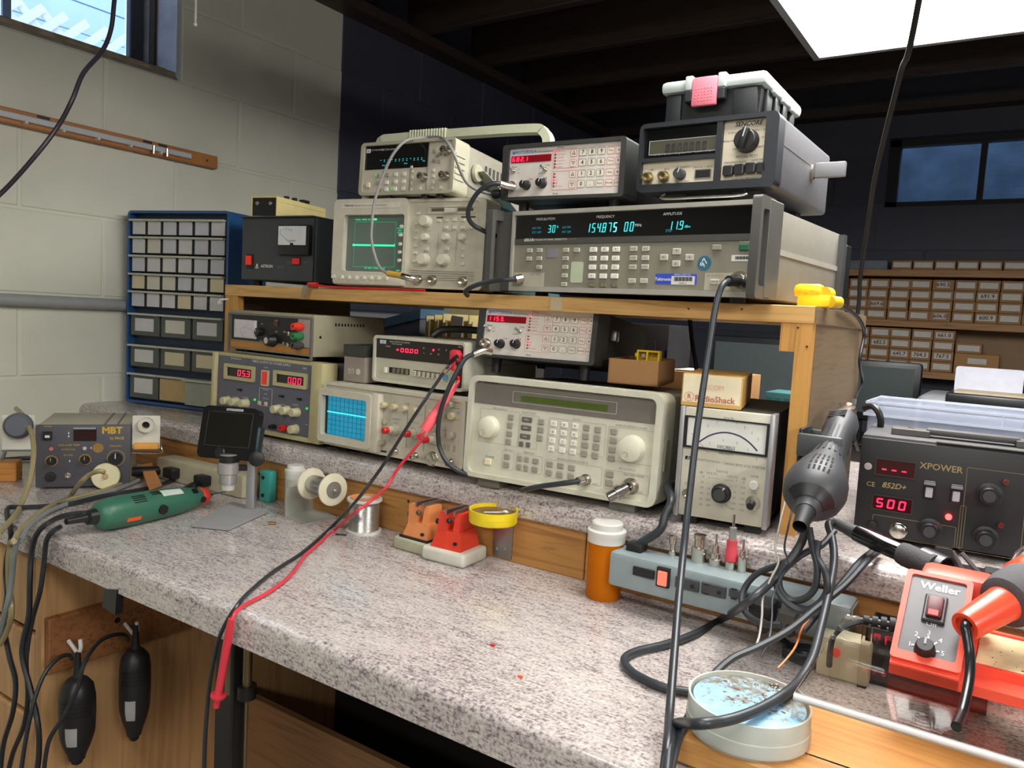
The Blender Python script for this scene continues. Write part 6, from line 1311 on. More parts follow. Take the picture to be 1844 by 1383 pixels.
u, v = fpos(455, 828); onface(MB().lathe([(0,.002),(.0100,.002),(.0095,.006),(.0080,.013),(.0072,.014),(0,.014)], (u, 0, v), (0,-1,0), 24)).build('power_dial', BLACK, fp, True); onface(MB().box(u-.001, u+.001, -.0147, -.0138, v, v+.0075)).build('dial_pointer', M_('pale_pointer', (150,150,150), .5), fp)
for a, b in (((348,783),(372,785)),((402,722),(418,738)),((484,712),(482,742)),((552,765),(524,782)),((568,838),(510,832))):
    u0, v0 = fpos(*a); u1, v1 = fpos(*b); dx, dz = u1-u0, v1-v0; ln = math.hypot(dx, dz) or 1; nx_, nz_ = -dz/ln*.0008, dx/ln*.0008
    onface(MB().prism([(u0+nx_,v0+nz_),(u1+nx_,v1+nz_),(u1-nx_,v1-nz_),(u0-nx_,v0-nz_)], -.0026, -.002, XZ)).build('dial_mark', INKW, fp)
MB().ring([(fx+.004,.030),(.205,.030),(.205,.150),(fx+.004,.150)], [(fx+.010,.036),(.199,.036),(.199,.144),(fx+.010,.144)], .009, .020, XY).build('tray_rim', WR, WS)
MB().box(fx+.0105, .1985, .0365, .1435, .008, .018, .002).build('sponge', M_('cream_sponge', (222,208,160), .9, vary=.16, scale=30, bump=.6), WS, True)
for k in range(26): x, y = random.uniform(fx+.02, .16), random.uniform(.045, .12); MB().box(x, x+random.uniform(.0006,.002), y, y+random.uniform(.0006,.002), .0178, .0184).build('solder_speck', M_('burnt_speck', (60,50,40), .7), WS)
# iron in its holder on the right of the tower
i0 = on(1737, 1128, 'Y', .862)-V(WS.location); i1 = on(1850, 1062, 'Y', .945)-V(WS.location); ax = (i1-i0).normalized()
SI = thing('soldering_iron', 'red handled soldering iron with grey foam grip resting in the holder of the red station', 'soldering iron', i0+V(WS.location))
MB().lathe([(0,.004),(.0095,.004),(.0095,0),(.0135,0),(.0145,.004),(.0175,.055),(.019,.066),(0,.066)], (0,0,0), ax, 28).build('handle', M_('vermilion_handle', (232,78,50), .3), SI, True)
MB().lathe([(0,.060),(.0195,.060),(.026,.064),(.0285,.075),(.0285,.10),(.024,.112),(0,.112)], (0,0,0), ax, 28).build('foam_grip', M_('grey_foam_grip', (84,82,84), .85, bump=.3), SI, True)
MB().lathe([(.0265,.098),(.031,.105),(.031,.118),(.02,.125),(0,.125)], (0,0,0), ax, 28).build('front_collar', MATS['vermilion_handle'], SI, True)
MB().lathe([(0,.12),(.008,.12),(.006,.17),(0,.19)], (0,0,0), ax, 14).build('barrel', STEEL, SI, True)
IH = MB(); c = i0+ax*.128
IH.lathe([(.036,0),(.038,.003),(.038,.03),(.035,.03),(.034,.004),(.036,0)], c, ax, 30).build('iron_holder', M_('chrome_coil_holder', (190,190,190), .25, .9), WS, True)
MB().cyl(c+ax*.015+V((0,0,-.030)), (c.x, c.y+.02, .012), .006, n=10).build('holder_post', STEEL, WS, True)
# ---- jar of blue flux sponge
JR = thing('tip_cleaner_jar', 'frosted round jar with a dirty pale blue sponge at the right front of the bench', 'jar', (-.1905, .740, .9302)); rJ = .0585
FRO = M_('frosted_plastic', (216,218,206), .35, alpha=.62)
MB().lathe([(0,0),(rJ*.94,0),(rJ,.004),(rJ,.016),(rJ*.985,.017),(rJ*.985,.034),(rJ*.95,.034),(rJ*.95,.004),(0,.004)], (0,0,0), (0,0,1), 52).build('pot', FRO, JR, True)
def spon(t):
    v = mapped(t, (1,1,1)); n_ = mixv(t, noise(t, v, 38, 7, .75, .6), noise(t, v, 190, 3), .3)
    sp_ = nn(t, 'ShaderNodeSeparateXYZ'); t.links.new(v, sp_.inputs[0]); k_ = nn(t, 'ShaderNodeMapRange'); k_.inputs['From Min'].default_value = -.05; k_.inputs['From Max'].default_value = .05; k_.inputs['To Min'].default_value = .13; k_.inputs['To Max'].default_value = -.10
    t.links.new(sp_.outputs['Y'], k_.inputs['Value']); ad = nn(t, 'ShaderNodeMath', operation='ADD'); t.links.new(n_, ad.inputs[0]); t.links.new(k_.outputs[0], ad.inputs[1]); return ad.outputs[0]
MB().lathe([(0,.005),(rJ*.93,.005),(rJ*.94,.022),(rJ*.90,.031),(rJ*.6,.034),(0,.0335)], (0,0,0), (0,0,1), 48).build('sponge', ramp_mat('blue_dirty_sponge', [(.38,(84,78,66)),(.47,(128,128,118)),(.53,(132,182,212)),(.7,(160,206,232))], spon, .6, .5), JR, True)
for k in range(70):
    a = random.uniform(0, 6.28); r = .62*rJ*math.sqrt(random.random()); MB().ball((r*cos(a)+.006, r*sin(a)+.012, .0336), random.uniform(.0006,.0022), (1.3,1,.6), 6, 4).build('solder_blob', random.choice((M_('solder_dross', (120,112,98), .35, .6), STEEL, M_('dross_brown', (104,84,64), .7))), JR)

# ---- boxes and cases on the lower shelf
I = Inst('radio_parts_box', 'small cardboard box with white printed end label on top of the cream voltmeter', 'box', -.4215, 1.105, 1.2022, .0875, .0480, 12, 0); I.k = 'T'; o = I.o; w, h = I.w, I.h; dB = .17
YCB = M_('yellow_cardboard', (206,164,92), .7, scale=10)
MB().box(0, w, 0, dB, 0, h, .0012, 1).build('carton', YCB, o); lb = MB().box(.002, w-.002, -.0005, .0002, .006, h-.001).build('end_label', M_('cream_label', (232,220,186), .6), o)
I.text('RadioShack', V((w*.56, h*.25, 0)), .0125, M_('brown_red_ink', (190,110,90), .6, vary=0), .0006, bold=.0003, parent=lb); I.text('RISCOM', V((w*.50, h*.62, 0)), .0098, M_('faded_pink_ink', (226,184,160), .6, vary=0), .0006, bold=.0002, parent=lb)
u, v = w*.135, h*.29; c_ = lambda rr: [(u+rr*cos(2*pi*k/28), v+rr*sin(2*pi*k/28)) for k in range(28)]
MB().ring(c_(.0070), c_(.0064), -.0008, -.0004, XZ).build('logo_ring', MATS['brown_red_ink'], lb); I.text('R', V((u, v, 0)), .0095, MATS['brown_red_ink'], .0006, bold=.0003, parent=lb)
MB().cyl((w-.0005, .10, .006), (w+.0006, .10, .006), .006, n=14).build('finger_notch', M_('brown_shadow_card', (110,76,44), .8), o)
bt = on(1097, 647, 'Y', 1.2); CB = thing('open_carton', 'open brown carton on the beige signal generator with a yellow clip block sticking out', 'box', (-.590, 1.195, 1.2165), R(12))
cw, cdp, ch = .088, .150, .0425
cb_ = MB()
for x0, x1, y0, y1 in ((0,cw,0,.002),(0,cw,cdp-.002,cdp),(0,.002,0,cdp),(cw-.002,cw,0,cdp)): cb_.box(x0, x1, y0, y1, 0, ch)
cb_.box(0, cw, 0, cdp, 0, .002); cb_.build('carton', CARDB, CB)
YEL = M_('yellow_abs', (240,206,30), .4)
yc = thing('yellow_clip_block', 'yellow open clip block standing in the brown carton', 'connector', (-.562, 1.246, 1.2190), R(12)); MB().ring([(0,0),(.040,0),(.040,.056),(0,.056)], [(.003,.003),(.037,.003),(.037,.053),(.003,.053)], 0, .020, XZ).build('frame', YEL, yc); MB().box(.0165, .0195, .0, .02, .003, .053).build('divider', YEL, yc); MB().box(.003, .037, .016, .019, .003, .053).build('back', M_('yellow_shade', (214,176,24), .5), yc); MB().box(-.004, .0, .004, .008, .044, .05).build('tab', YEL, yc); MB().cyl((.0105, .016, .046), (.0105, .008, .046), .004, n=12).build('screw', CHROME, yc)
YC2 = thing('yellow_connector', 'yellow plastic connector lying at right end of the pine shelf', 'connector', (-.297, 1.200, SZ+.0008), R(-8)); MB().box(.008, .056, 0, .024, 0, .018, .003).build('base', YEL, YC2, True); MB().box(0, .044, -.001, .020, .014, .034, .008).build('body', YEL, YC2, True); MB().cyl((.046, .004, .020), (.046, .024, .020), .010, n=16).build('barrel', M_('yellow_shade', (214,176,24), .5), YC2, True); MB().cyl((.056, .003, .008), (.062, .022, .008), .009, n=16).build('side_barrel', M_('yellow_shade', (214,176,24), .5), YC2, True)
for k in range(4): MB().box(.010+.009*k, .014+.009*k, -.0016, -.0008, .019 if k % 2 else .022, .0198 if k % 2 else .0228).build('slot', M_('orange_slot', (200,150,20), .5), YC2)
# back of the raised counter, seen under the shelf
def simple(name, label, cat, loc, dims, ma, rz=0, part='case', bev=.003): t = thing(name, label, cat, loc, R(rz)); MB().box(0, dims[0], 0, dims[1], 0, dims[2], bev, 2).build(part, ma, t, True); return t
bb = simple('equipment_case', 'black equipment case standing behind the lower code synthesizer', 'case', (-.776, 1.62, RZ+.001), (.119, .14, .296), M_('soft_black_case', (34,34,36), .5)); MB().box(.112, .118, .0, .03, 0, .24).build('side_post', BLACK, bb); MB().box(.02, .09, -.003, 0, .2, .26).build('front_panel', DARK, bb)
pb = simple('paper_carton', 'brown carton with white papers on top behind the cardboard boxes', 'box', (-.66, 1.60, RZ+.001), (.165, .16, .197), CARDB, -4, 'carton', .001)
for k in range(2): t = tag(MB().box(-.06, .06, -.05, .05, 0, .0012, 0, 1, Matrix.Translation((-.588+.012*k, 1.665, RZ+.1985+.0016*k)) @ Matrix.Rotation(R(-6+9*k), 4, 'Z')).build('paper_sheet', PAPER), ('lower sheet of white paper on the brown carton', 'upper sheet of white paper on the brown carton')[k], 'paper', 'papers on the carton')
tc_ = simple('teal_case', 'teal plastic case with ribbed edge behind the right upright of the shelf', 'case', (-.446, 1.65, RZ+.001), (.13, .10, .168), M_('dull_teal_plastic', (62,112,112), .5))
for k in range(6): MB().box(.004+.019*k, .014+.019*k, -.002, .001, .140, .158).build('rib', M_('dull_teal_plastic', (62,112,112), .5), tc_)
bl = thing('blue_equipment', 'steel blue sloped instrument case standing behind the digital multimeter', 'case', (-1.60, 1.66, RZ+.001), R(0)); MB().hexa([(0,0,0),(.19,0,0),(.19,.12,0),(0,.12,0),(0,0,.230),(.19,0,.285),(.19,.12,.285),(0,.12,.230)]).build('case', M_('dull_grey_case', (92,94,104), .5), bl); MB().hexa([(-.002,-.004,.230),(.194,-.004,.276),(.194,.125,.276),(-.002,.125,.230),(-.002,-.004,.254),(.194,-.004,.303),(.194,.125,.303),(-.002,.125,.254)]).build('lid', M_('steel_blue_lid', (84,116,138), .45), bl)
for k in range(6):
    x = -1.355+.0286*k; t = thing('manila_folder', 'manila folder %s in the row behind the digital multimeter' % ('standing leftmost', 'standing second from left', 'standing third from left', 'with a loose white sheet', 'standing second from right', 'standing rightmost')[k], 'folder', (x, 1.62, RZ+.001), R(-12+2*k), 'manila folders behind the multimeter')
    MB().box(0, .003, 0, .14, 0, .285+.004*(k % 3)).build('cover', M_('manila_folder_yellow', (218,200,130), .7) if k % 2 else MANILA, t); MB().box(.003, .012, .002, .138, .004, .27).build('papers', PAPER, t); MB().box(.012, .015, 0, .14, 0, .276).build('cover', MANILA, t)
    if k == 3: MB().hexa([(.016,-.012,.10),(.044,-.012,.10),(.046,-.010,.11),(.018,-.010,.11),(.010,-.008,.29),(.052,-.008,.286),(.052,-.006,.287),(.010,-.006,.291)]).build('loose_sheet', PAPER, t)
hf = thing('hanging_file', 'wide manila file with typed tabs standing at the back of the folder row', 'folder', (-1.43, 1.79, RZ+.001)); MB().box(0, .264, 0, .004, 0, .312).build('cover', MANILA, hf)
for k, s_ in enumerate(('Sweep', 'Motorola', 'Modem')):
    tb = MB().box(.055+.062*k, .112+.062*k, -.001, .003, .312, .326).build('tab', PAPER, hf); t = text_mesh(s_, .011); l = link('lettering', t, INKG, tb); l.location = (.083+.062*k, -.0014, .318); l.rotation_euler = (R(90), 0, 0)
simple('dark_binder', 'dark brown box between the folders and the lower code synthesizer', 'box', (-1.16, 1.60, RZ+.001), (.14, .10, .259), M_('dark_brown_box', (62,54,50), .6))
pu = on(815, 606, 'Y', 1.24); tag(MB().tube([(-1.00, 1.22, 1.272), (-.985, 1.23, 1.285), (-.95, 1.24, 1.289), (-.90, 1.25, 1.289), (-.862, 1.26, 1.288)], .0075, 8, 4).build('cable', BLACK, None, True), 'thick black cord lying over the top of the digital multimeter', 'cable')

# ================================================================== FAR SIDE OF THE ROOM
SHW = wood('shelf_wood', (166,122,76), (138,96,58), 0); TAN2 = M_('tan_box_card', (160,122,82), .8, scale=9)
s1 = on(1683, 486, 'Y', 3.86); s2 = on(1683, 579, 'Y', 3.86); s3 = on(1700, 671, 'Y', 3.86)
rk = thing('parts_shelving', 'long wooden wall shelves full of small cardboard boxes on the back wall', 'shelf', (0, 3.86, 0))
RX0, RX1 = -.86, .50
Z1, Z2, Z3 = s1.z, s2.z, s3.z
for z, nm in ((Z1,0),(Z2,0),(Z3,0)): MB().box(RX0, RX1, 0, .135, z-.030, z, .001, 1).build('shelf_board', SHW, rk)
MB().box(RX0, RX1, .128, .138, Z3-.03, Z1-.03).build('back_board', M_('plain_back_board', (142,116,86), .7), rk)
for x in (RX0, RX1-.02): MB().box(x, x+.02, 0, .135, Z3-.55, Z1).build('side_board', SHW, rk)
_bx = {}
WLAB = M_('white_box_label', (206,202,194), .7)
def pbox(x, z, wv, hv, label, txt=None, lw=.8, y=3.87):
    t = thing('parts_box', label, 'box', (x, y, z), 0, 'small parts boxes on the back shelves')
    k = (round(wv, 4), round(hv, 4))
    if k not in _bx: me = MB().box(0, wv, 0, .10, 0, hv, .0015, 1).mesh('carton'); me.materials.append(TAN2); _bx[k] = me
    c = bpy.data.objects.new('carton', _bx[k]); COL.objects.link(c); c.parent = t
    a0 = wv*(1-lw)/2; lo = (.30 if txt else .22)
    lb = MB().box(a0, wv-a0, -.001, 0, hv*.24, hv*.80).build('label_card', WLAB, t)
    if txt: q = text_mesh(txt, hv*.52, .0004); l = link('lettering', q, INK, lb); l.location = (wv/2, -.0014, hv*.52); l.rotation_euler = (R(90), 0, 0)
ORD = ('first','second','third','fourth','fifth','sixth','seventh','eighth','ninth')
bp_ = .0855
xA = on(1606, 480, 'Y', 3.87).x
for k in range(7): pbox(xA+bp_*k, Z1+.001, .080, .040, 'small tan box, %s from left on the top shelf board' % ORD[k], None, .86)
simple('grey_carton', 'long grey blue box at the left end of the top shelf board', 'box', (xA-.205, 3.87, Z1+.001), (.185, .10, .040), M_('grey_blue_box', (116,124,134), .7))
xB = on(1561, 560, 'Y', 3.87).x-2*bp_
TXB = {(7,1):'691.9',(7,3):'600.9',(5,0):'690.5',(2,2):'669.6',(5,3):'606.0'}
hv = (Z1-.030-Z2-.012)/4
for r in range(4):
    for c in range(10): pbox(xB+bp_*c+random.uniform(-.002,.002), Z2+.001+hv*(3-r), .0825, hv-.0012, 'small tan box, %s in %s row on the middle shelf board' % (('leftmost','second from left','third from left','fourth from left','fifth from left','sixth from left','seventh from left','eighth from left','ninth from left','tenth from left')[c], ('top','second','third','bottom')[r]), TXB.get((c, r)), .80 if not TXB.get((c, r)) else (.84 if c == 7 else .6))
xC = on(1564, 630, 'Y', 3.87).x; hv3 = (Z2-.030-Z3-.007)/4
TXC = {(1,1):'682.5',(2,2):'645.7',(4,0):'661.0',(3,2):'704.3',(4,2):'767.5'}
for r in range(4):
    for c in range(5): pbox(xC-bp_+bp_*c+random.uniform(-.002,.002), Z3+.001+hv3*(3-r), .0825, hv3-.0012, 'small tan box, %s in %s row of stack above printer' % (('leftmost','second from left','third from left','second from right','rightmost')[c], ('top','second','third','bottom')[r]), TXC.get((c, r)), .80)
simple('flat_carton', 'larger plain cardboard box right of the small box stack, above the printer', 'box', (xC+4*bp_+.004, 3.87, Z3+.001), (.165, .10, hv3*1.9), CARDB, 0, 'carton', .002)
lb = at('S' if False else 'SS', 1280, 845, 'Y', 3.868); tag(MB().box(lb.x-.035, lb.x+.035, 3.8685, 3.8695, lb.z-.012, lb.z+.012).build('label_card', WLAB), 'white label stuck on the larger plain cardboard box', 'label')
pbox(xC+4*bp_+.004, Z3+.002+hv3*1.9, .098, hv3-.002, 'small tan box lying alone on the larger plain cardboard box', None, .84)
# desk with monitor and printer behind the bench
DK = thing('back_desk', 'dark desk behind the bench carrying the monitors and printer', 'desk', (0, 2.5, 0)); MB().box(-1.5, .75, 0, .95, .90, .93, .003).build('desktop', M_('dark_desk_top', (66,58,52), .5), DK)
for x in (-1.46, .70):
    for y in (.04, .90): MB().box(x, x+.04, y-.02, y+.02, 0, .90).build('leg', BLACK, DK)
def monitor(label, x0, x1, z0, z1, y):
    t = thing('computer_monitor', label, 'monitor', ((x0+x1)/2, y, .931)); w = (x1-x0)/2; zb, zt_ = z0-.931, z1-.931
    MB().box(-w, w, 0, .035, zb, zt_, .012).build('housing', M_('monitor_black', (28,29,31), .4), t, True); MB().box(-w+.022, w-.022, -.002, 0, zb+.03, zt_-.022).build('screen', M_('matt_dark_screen', (72,80,80), .35), t)
    MB().box(-.03, .03, .015, .035, 0, zb+.05).build('neck', BLACK, t); MB().box(-.11, .11, -.05, .10, 0, .010, .004).build('foot', BLACK, t)
m1 = on(1662, 655, 'Y', 3.02); monitor('dark computer monitor on the back desk left of the printer', m1.x-.42, m1.x, 1.02, m1.z, 3.02)
a0 = on(1279, 602, 'Y', 2.62); a1 = on(1440, 612, 'Y', 2.62); monitor('black computer monitor seen under the shelf behind the cardboard boxes', a0.x, a0.x+.48, 1.01, a0.z, 2.62)
pr0 = on(1649, 708, 'Y', 2.62); pr1 = on(1850, 708, 'Y', 2.62); PR = thing('printer', 'black and silver printer with raised white paper tray on the back desk', 'printer', (pr0.x, 2.62, .931)); pw = .40; ph = pr0.z-.931
MB().box(0, pw, 0, .30, 0, ph, .03, 4).build('body', M_('silver_printer_shell', (150,152,156), .35), PR, True); MB().box(.012, pw, -.004, .1, .0, ph-.014, .02, 4).build('front', M_('printer_black', (26,27,30), .35), PR, True)
tp = on(1705, 706, 'Y', 2.60); tl = (tp.x-pr0.x); MB().box(tl, pw-.02, -.06, .20, ph-.03, ph+.014, .008).build('paper_bed', MATS['printer_black'], PR, True); MB().box(tl+.02, pw-.06, -.055, .12, ph+.014, ph+.020, .001, 1).build('paper_stack', M_('beige_paper', (190,176,150), .7), PR)
ld0 = on(1722, 660, 'Y', 2.72); lb0 = on(1722, 700, 'Y', 2.72); ld1 = on(1838, 670, 'Y', 2.72)
MB().prism(rrect(ld0.x-pr0.x, ld1.x-pr0.x+.01, lb0.z-.931-.01, ld0.z-.931+.002, .008), .10, .107, XZ).build('paper_tray', M_('white_tray', (206,208,222), .4), PR)

# ================================================================== UNDER THE BENCH
def hang_tool(label, y, zt, L, r, x):
    t = thing('hanging_rotary_tool', label, 'power tool', (x, y, zt))
    GP = [(0,0),(.009,0),(r*.55,-.004),(r*.86,-.016),(r*.98,-.036),(r,-L*.35),(r*.97,-L*.60),(r*.93,-L*.66),(r*.78,-L*.76),(r*.52,-L*.88),(r*.46,-L*.93),(0,-L*.93)]
    MB().lathe(GP, (0,0,0), (0,0,1), 24).build('body', M_('black_tool_body', (36,36,37), .4), t, True); gr_ = prof_r(GP)
    MB().lathe([(0,-L*.92),(r*.36,-L*.92),(r*.30,-L*.98),(r*.16,-L),(0,-L)], (0,0,0), (0,0,1), 14).build('collet', BLACK, t, True); MB().lathe([(0,.045),(.0045,.045),(.0065,.01),(.009,-.002),(0,-.002)], (0,0,0), (0,0,1), 12).build('cord_boot', RUBBER, t, True)
    zz = V((0,0,1)); s1_ = V((1,-.62,0)).normalized(); u1_ = zz.cross(s1_)
    wrap((0,0,0), zz, s1_, u1_, -L*.72, -L*.50, R(-34), R(4), gr_).build('rating_label', M_('pale_rating_label', (170,168,166), .5), t)
    for k in range(4): wrap((0,0,0), zz, s1_, u1_, -.040-.008*k, -.036-.008*k, R(-50), R(50), gr_, .0008, 6).build('grip_band', BLACK, t, True)
hang_tool('black rotary tool hanging from the near white hook under the bench', .705, .632, .165, .0305, -1.362)
hang_tool('black rotary tool hanging from the far white hook under the bench', .812, .650, .185, .0285, -1.360)
ck = thing('clamp_stand', 'black clamp with two brass rods standing under the bench edge', 'clamp', (-.96, .735, .0))
MB().box(-.036, .006, -.01, .02, .0, .845, .003).build('column', M_('clamp_black', (34,33,32), .45), ck); MB().cyl((-.006, .0, .72), (-.006, .0, .846), .012, n=14).build('sleeve', M_('dull_brass', (140,124,92), .35, .8), ck, True); MB().cyl((.028, .0, .735), (.028, .0, .846), .0068, n=14).build('upper_rod', MATS['dull_brass'], ck, True); MB().cyl((.028, .0, .60), (.028, .0, .735), .0026, n=10).build('lower_rod', MATS['dull_brass'], ck, True); MB().cyl((.028, .0, .722), (.028, .0, .742), .014, n=16).build('collar', BLACK, ck, True)
MB().box(-.02, .03, -.006, .012, .835, .8465).build('clamp_jaw', BLACK, ck)

# ================================================================== CABLES AND LEADS
T = lambda k, x, y, ax, v: at(k, x, y, ax, v)
def path(k, pts): return [at(k, x, y, ax, v) for x, y, ax, v in pts]
GREYC = M_('grey_coax', (132,130,124), .4); COAX = M_('black_coax', (44,48,52), .35); REDW = M_('red_test_lead', (214,56,70), .35); PINKS = M_('pink_red_sheath', (238,96,104), .4); TUBE = M_('tan_rubber_tube', (150,138,98), .35); GTUBE = M_('grey_silicone_tube', (128,134,132), .35)
cable('black cable hanging from the ceiling across the left window', [on(216,-90,'X',-1.6)+V((0,.005,.25))]+path('ID', [(214,-60,'X',-1.6),(206,0,'X',-1.6),(200,52,'X',-1.6),(184,92,'X',-1.6),(150,132,'X',-1.6),(130,180,'X',-1.6),(104,228,'X',-1.62),(60,285,'X',-1.64),(0,350,'X',-1.68),(-60,395,'X',-1.7)])+[V((-1.75,.55,1.45))], .0046, M_('dark_violet_cable', (52,44,52), .35))
rc = path('ID', [(1655,0,'Y',1.00),(1622,130,'Y',1.15),(1592,250,'Y',1.28),(1574,330,'Y',1.38),(1561,420,'Y',1.48),(1549,500,'Y',1.56),(1545,560,'Y',1.60)])
cable('black cable hanging from the ceiling behind the right end of the shelf', [V((rc[0].x+.10,.78,2.62)), V((rc[0].x+.06,.79,2.1))]+rc+[V((rc[-1].x-.01,1.61,1.2)), V((rc[-1].x-.02,1.60,1.06)), V((rc[-1].x-.05,1.60,1.031))], lambda t: .0034+.0010*t, M_('ceiling_cable_black', (14,13,15), .85))
# long coax from the rack generator's RF output
LC = path('ID', [(1331,507,'Y',1.10),(1312,506,'Y',1.075),(1298,520,'Y',1.06),(1287,562,'Y',1.05),(1275,640,'Y',1.035),(1263,720,'Y',1.015),(1252,800,'Y',.99),(1243,880,'Y',.965),(1232,980,'Y',.925),(1222,1080,'Y',.86),(1214,1180,'Y',.79),(1206,1280,'Y',.72),(1198,1375,'Y',.64)])
o_ = cable('long black coaxial cable from the rack generator down across the bench front', LC+[LC[-1]+V((-.004,-.012,-.12)), LC[-1]+V((-.006,-.006,-.28))], .0046, COAX, n=10)
MB().tube([LC[0]+V((.010,.012,0)), LC[0], LC[1]], .0078, 10, 4).build('boot', BLACK, o_, True); MB().lathe([(0,0),(.010,0),(.010,.012),(.0065,.014),(.0065,.02),(0,.02)], LC[0]+V((.016,.022,.0)), (-.5,-.85,0), 16).build('plug', CHROME, o_, True)
C4 = path('C', [(598,1242,'Y',1.118),(545,1228,'Y',1.105),(490,1213,'Y',1.10),(440,1203,'Y',1.098),(388,1195,'Y',1.095),(330,1150,'Y',1.09),(292,1055,'Y',1.088),(272,950,'Y',1.088),(275,850,'Y',1.09),(288,720,'Y',1.095),(318,600,'Y',1.10),(362,480,'Y',1.108),(415,365,'Y',1.115),(475,285,'Y',1.125),(530,245,'Y',1.14),(600,232,'Y',1.18),(690,226,'Y',1.20),(760,228,'Y',1.17),(800,250,'Y',1.13),(830,290,'Y',1.118),(862,350,'Y',1.118),(895,440,'Y',1.13),(935,530,'Y',1.15),(985,580,'Y',1.17),(1060,615,'Y',1.20),(1135,632,'Y',1.22)])
o_ = cable('grey coaxial cable looping from the digital oscilloscope over the universal counter', C4, .0029, GREYC, n=8)
MB().tube(C4[2:5], .0058, 10, 4).build('yellow_boot', M_('ochre_boot', (190,150,56), .5), o_, True); MB().tube(C4[0:3], .0062, 12, 4).build('plug', CHROME, o_, True); MB().lathe([(0,0),(.008,0),(.009,.006),(.008,.016),(0,.016)], C4[-1], (1,.3,.1), 14).build('end_plug', BLACK, o_, True)
C5 = path('ID', [(925,338,'Y',1.132),(912,335,'Y',1.12),(900,331,'Y',1.11),(884,332,'Y',1.10),(862,345,'Y',1.095),(847,368,'Y',1.095),(843,388,'Y',1.10),(852,405,'Y',1.115),(878,419,'Y',1.14),(895,425,'Y',1.17)])
o_ = cable('short thick black coaxial cable looping from the upper code synthesizer', C5, .0042, COAX, n=10); MB().tube(C5[0:3], .0066, 12, 4).build('plug', CHROME, o_, True)
C6 = path('ID', [(940,501,'Y',1.12),(928,503,'Y',1.11),(908,504,'Y',1.10),(885,507,'Y',1.10),(862,512,'Y',1.105),(845,519,'Y',1.11),(838,526,'Y',1.115),(842,532,'Y',1.13)])
o_ = cable('black coaxial cable drooping from the rack generator modulation input onto the shelf edge', C6, .0044, COAX, n=10); MB().tube(C6[0:2], .0072, 12, 4).build('plug', CHROME, o_, True)
C7 = path('ID', [(884,634,'Y',1.115),(870,632,'Y',1.10),(852,638,'Y',1.085),(838,646,'Y',1.075),(824,668,'Y',1.065),(808,700,'Y',1.055),(795,735,'Y',1.05),(789,770,'Y',1.05),(791,803,'Y',1.055),(803,830,'Y',1.055),(822,846,'Y',1.06),(842,855,'Y',1.075)])
o_ = cable('thick black coaxial cable from the lower code synthesizer down behind the beige signal generator', C7, .0042, COAX, n=10); MB().tube(C7[0:3], .0064, 12, 4).build('plug', CHROME, o_, True)
C8 = path('I', [(800,1182,'Y',1.058),(765,1190,'Y',1.048),(650,1205,'Y',1.04),(520,1222,'Y',1.04),(440,1238,'Y',1.045),(402,1248,'Y',1.06)])
o_ = cable('short black coaxial cable on the beige signal generator front', C8, .0044, COAX, n=10); MB().tube(C8[0:2], .0068, 12, 4).build('plug', CHROME, o_, True)
# test leads of the multimeter
b9 = path('ID', [(813,655,'Y',1.115),(797,674,'Y',1.085),(767,718,'Y',1.045),(732,771,'Y',1.03),(700,822,'Y',1.02),(674,860,'Y',1.01),(639,905,'Y',.99)])+[on(x, y, 'Z', .9045) for x, y in ((600,946),(570,974),(538,1000),(511,1017),(485,1035),(449,1066),(429,1088))]+path('ID', [(412,1113,'Y',.650),(398,1140,'Y',.645),(390,1165,'Y',.646),(382,1204,'Y',.648),(376,1245,'Y',.65),(370,1320,'Y',.652),(367,1400,'Y',.654)])
o_ = cable('black test lead from the multimeter hanging over the bench front', b9, .0030, M_('black_test_lead', (44,46,50), .35), cat='test lead', name='test_lead')
MB().tube([b9[0]+V((.012,.0,.012)), b9[0], b9[1]], .005, 8, 4).build('clip', CHROME, o_, True)
r10 = path('ID', [(824,684,'Y',1.118),(822,688,'Y',1.10)])
sl0 = path('ID', [(818,692,'Y',1.095),(800,722,'Y',1.07),(780,752,'Y',1.05),(765,775,'Y',1.04)])
r11 = path('ID', [(765,775,'Y',1.035),(758,782,'Y',1.03),(752,786,'Y',1.03),(757,790,'Y',1.03),(766,785,'Y',1.028),(757,795,'Y',1.026),(738,818,'Y',1.02),(718,842,'Y',1.015),(706,861,'Y',1.01),(697,876,'Y',1.00),(668,902,'Y',.985),(640,923,'Y',.955)])+[on(x, y, 'Z', .9045) for x, y in ((602,955),(575,978),(550,1000),(534,1022),(518,1041),(496,1058),(474,1072),(445,1087))]+path('ID', [(426,1101,'Y',.648),(418,1117,'Y',.640)])
o_ = cable('red test lead with pink sheath and long probe hanging over the bench front', r11, .0028, REDW, cat='test lead', name='test_lead')
MB().tube(sl0, lambda t: .005+.0050*min(1, t*1.6), 10, 5).build('sheath', PINKS, o_, True)
MB().tube(path('ID', [(826,686,'Y',1.116),(815,708,'Y',1.085),(796,735,'Y',1.058),(782,752,'Y',1.045)]), .0026, 8, 5).build('return_loop', PINKS, o_, True)
pa, pb_ = at('ID', 417, 1114, 'Y', .640), at('ID', 389, 1276, 'Y', .636); pd = (pb_-pa).normalized(); Lp = (pb_-pa).length
MB().lathe([(0,0),(.0042,0),(.0052,.010),(.0058,.035),(.0052,Lp*.80),(.0058,Lp*.835),(.0105,Lp*.84),(.0105,Lp*.862),(.005,Lp*.868),(.0042,Lp*.985),(0,Lp)], pa, pd, 18).build('probe', REDW, o_, True)
for dx, q in ((0, (1100,430)), (0, (1090,470))): pass
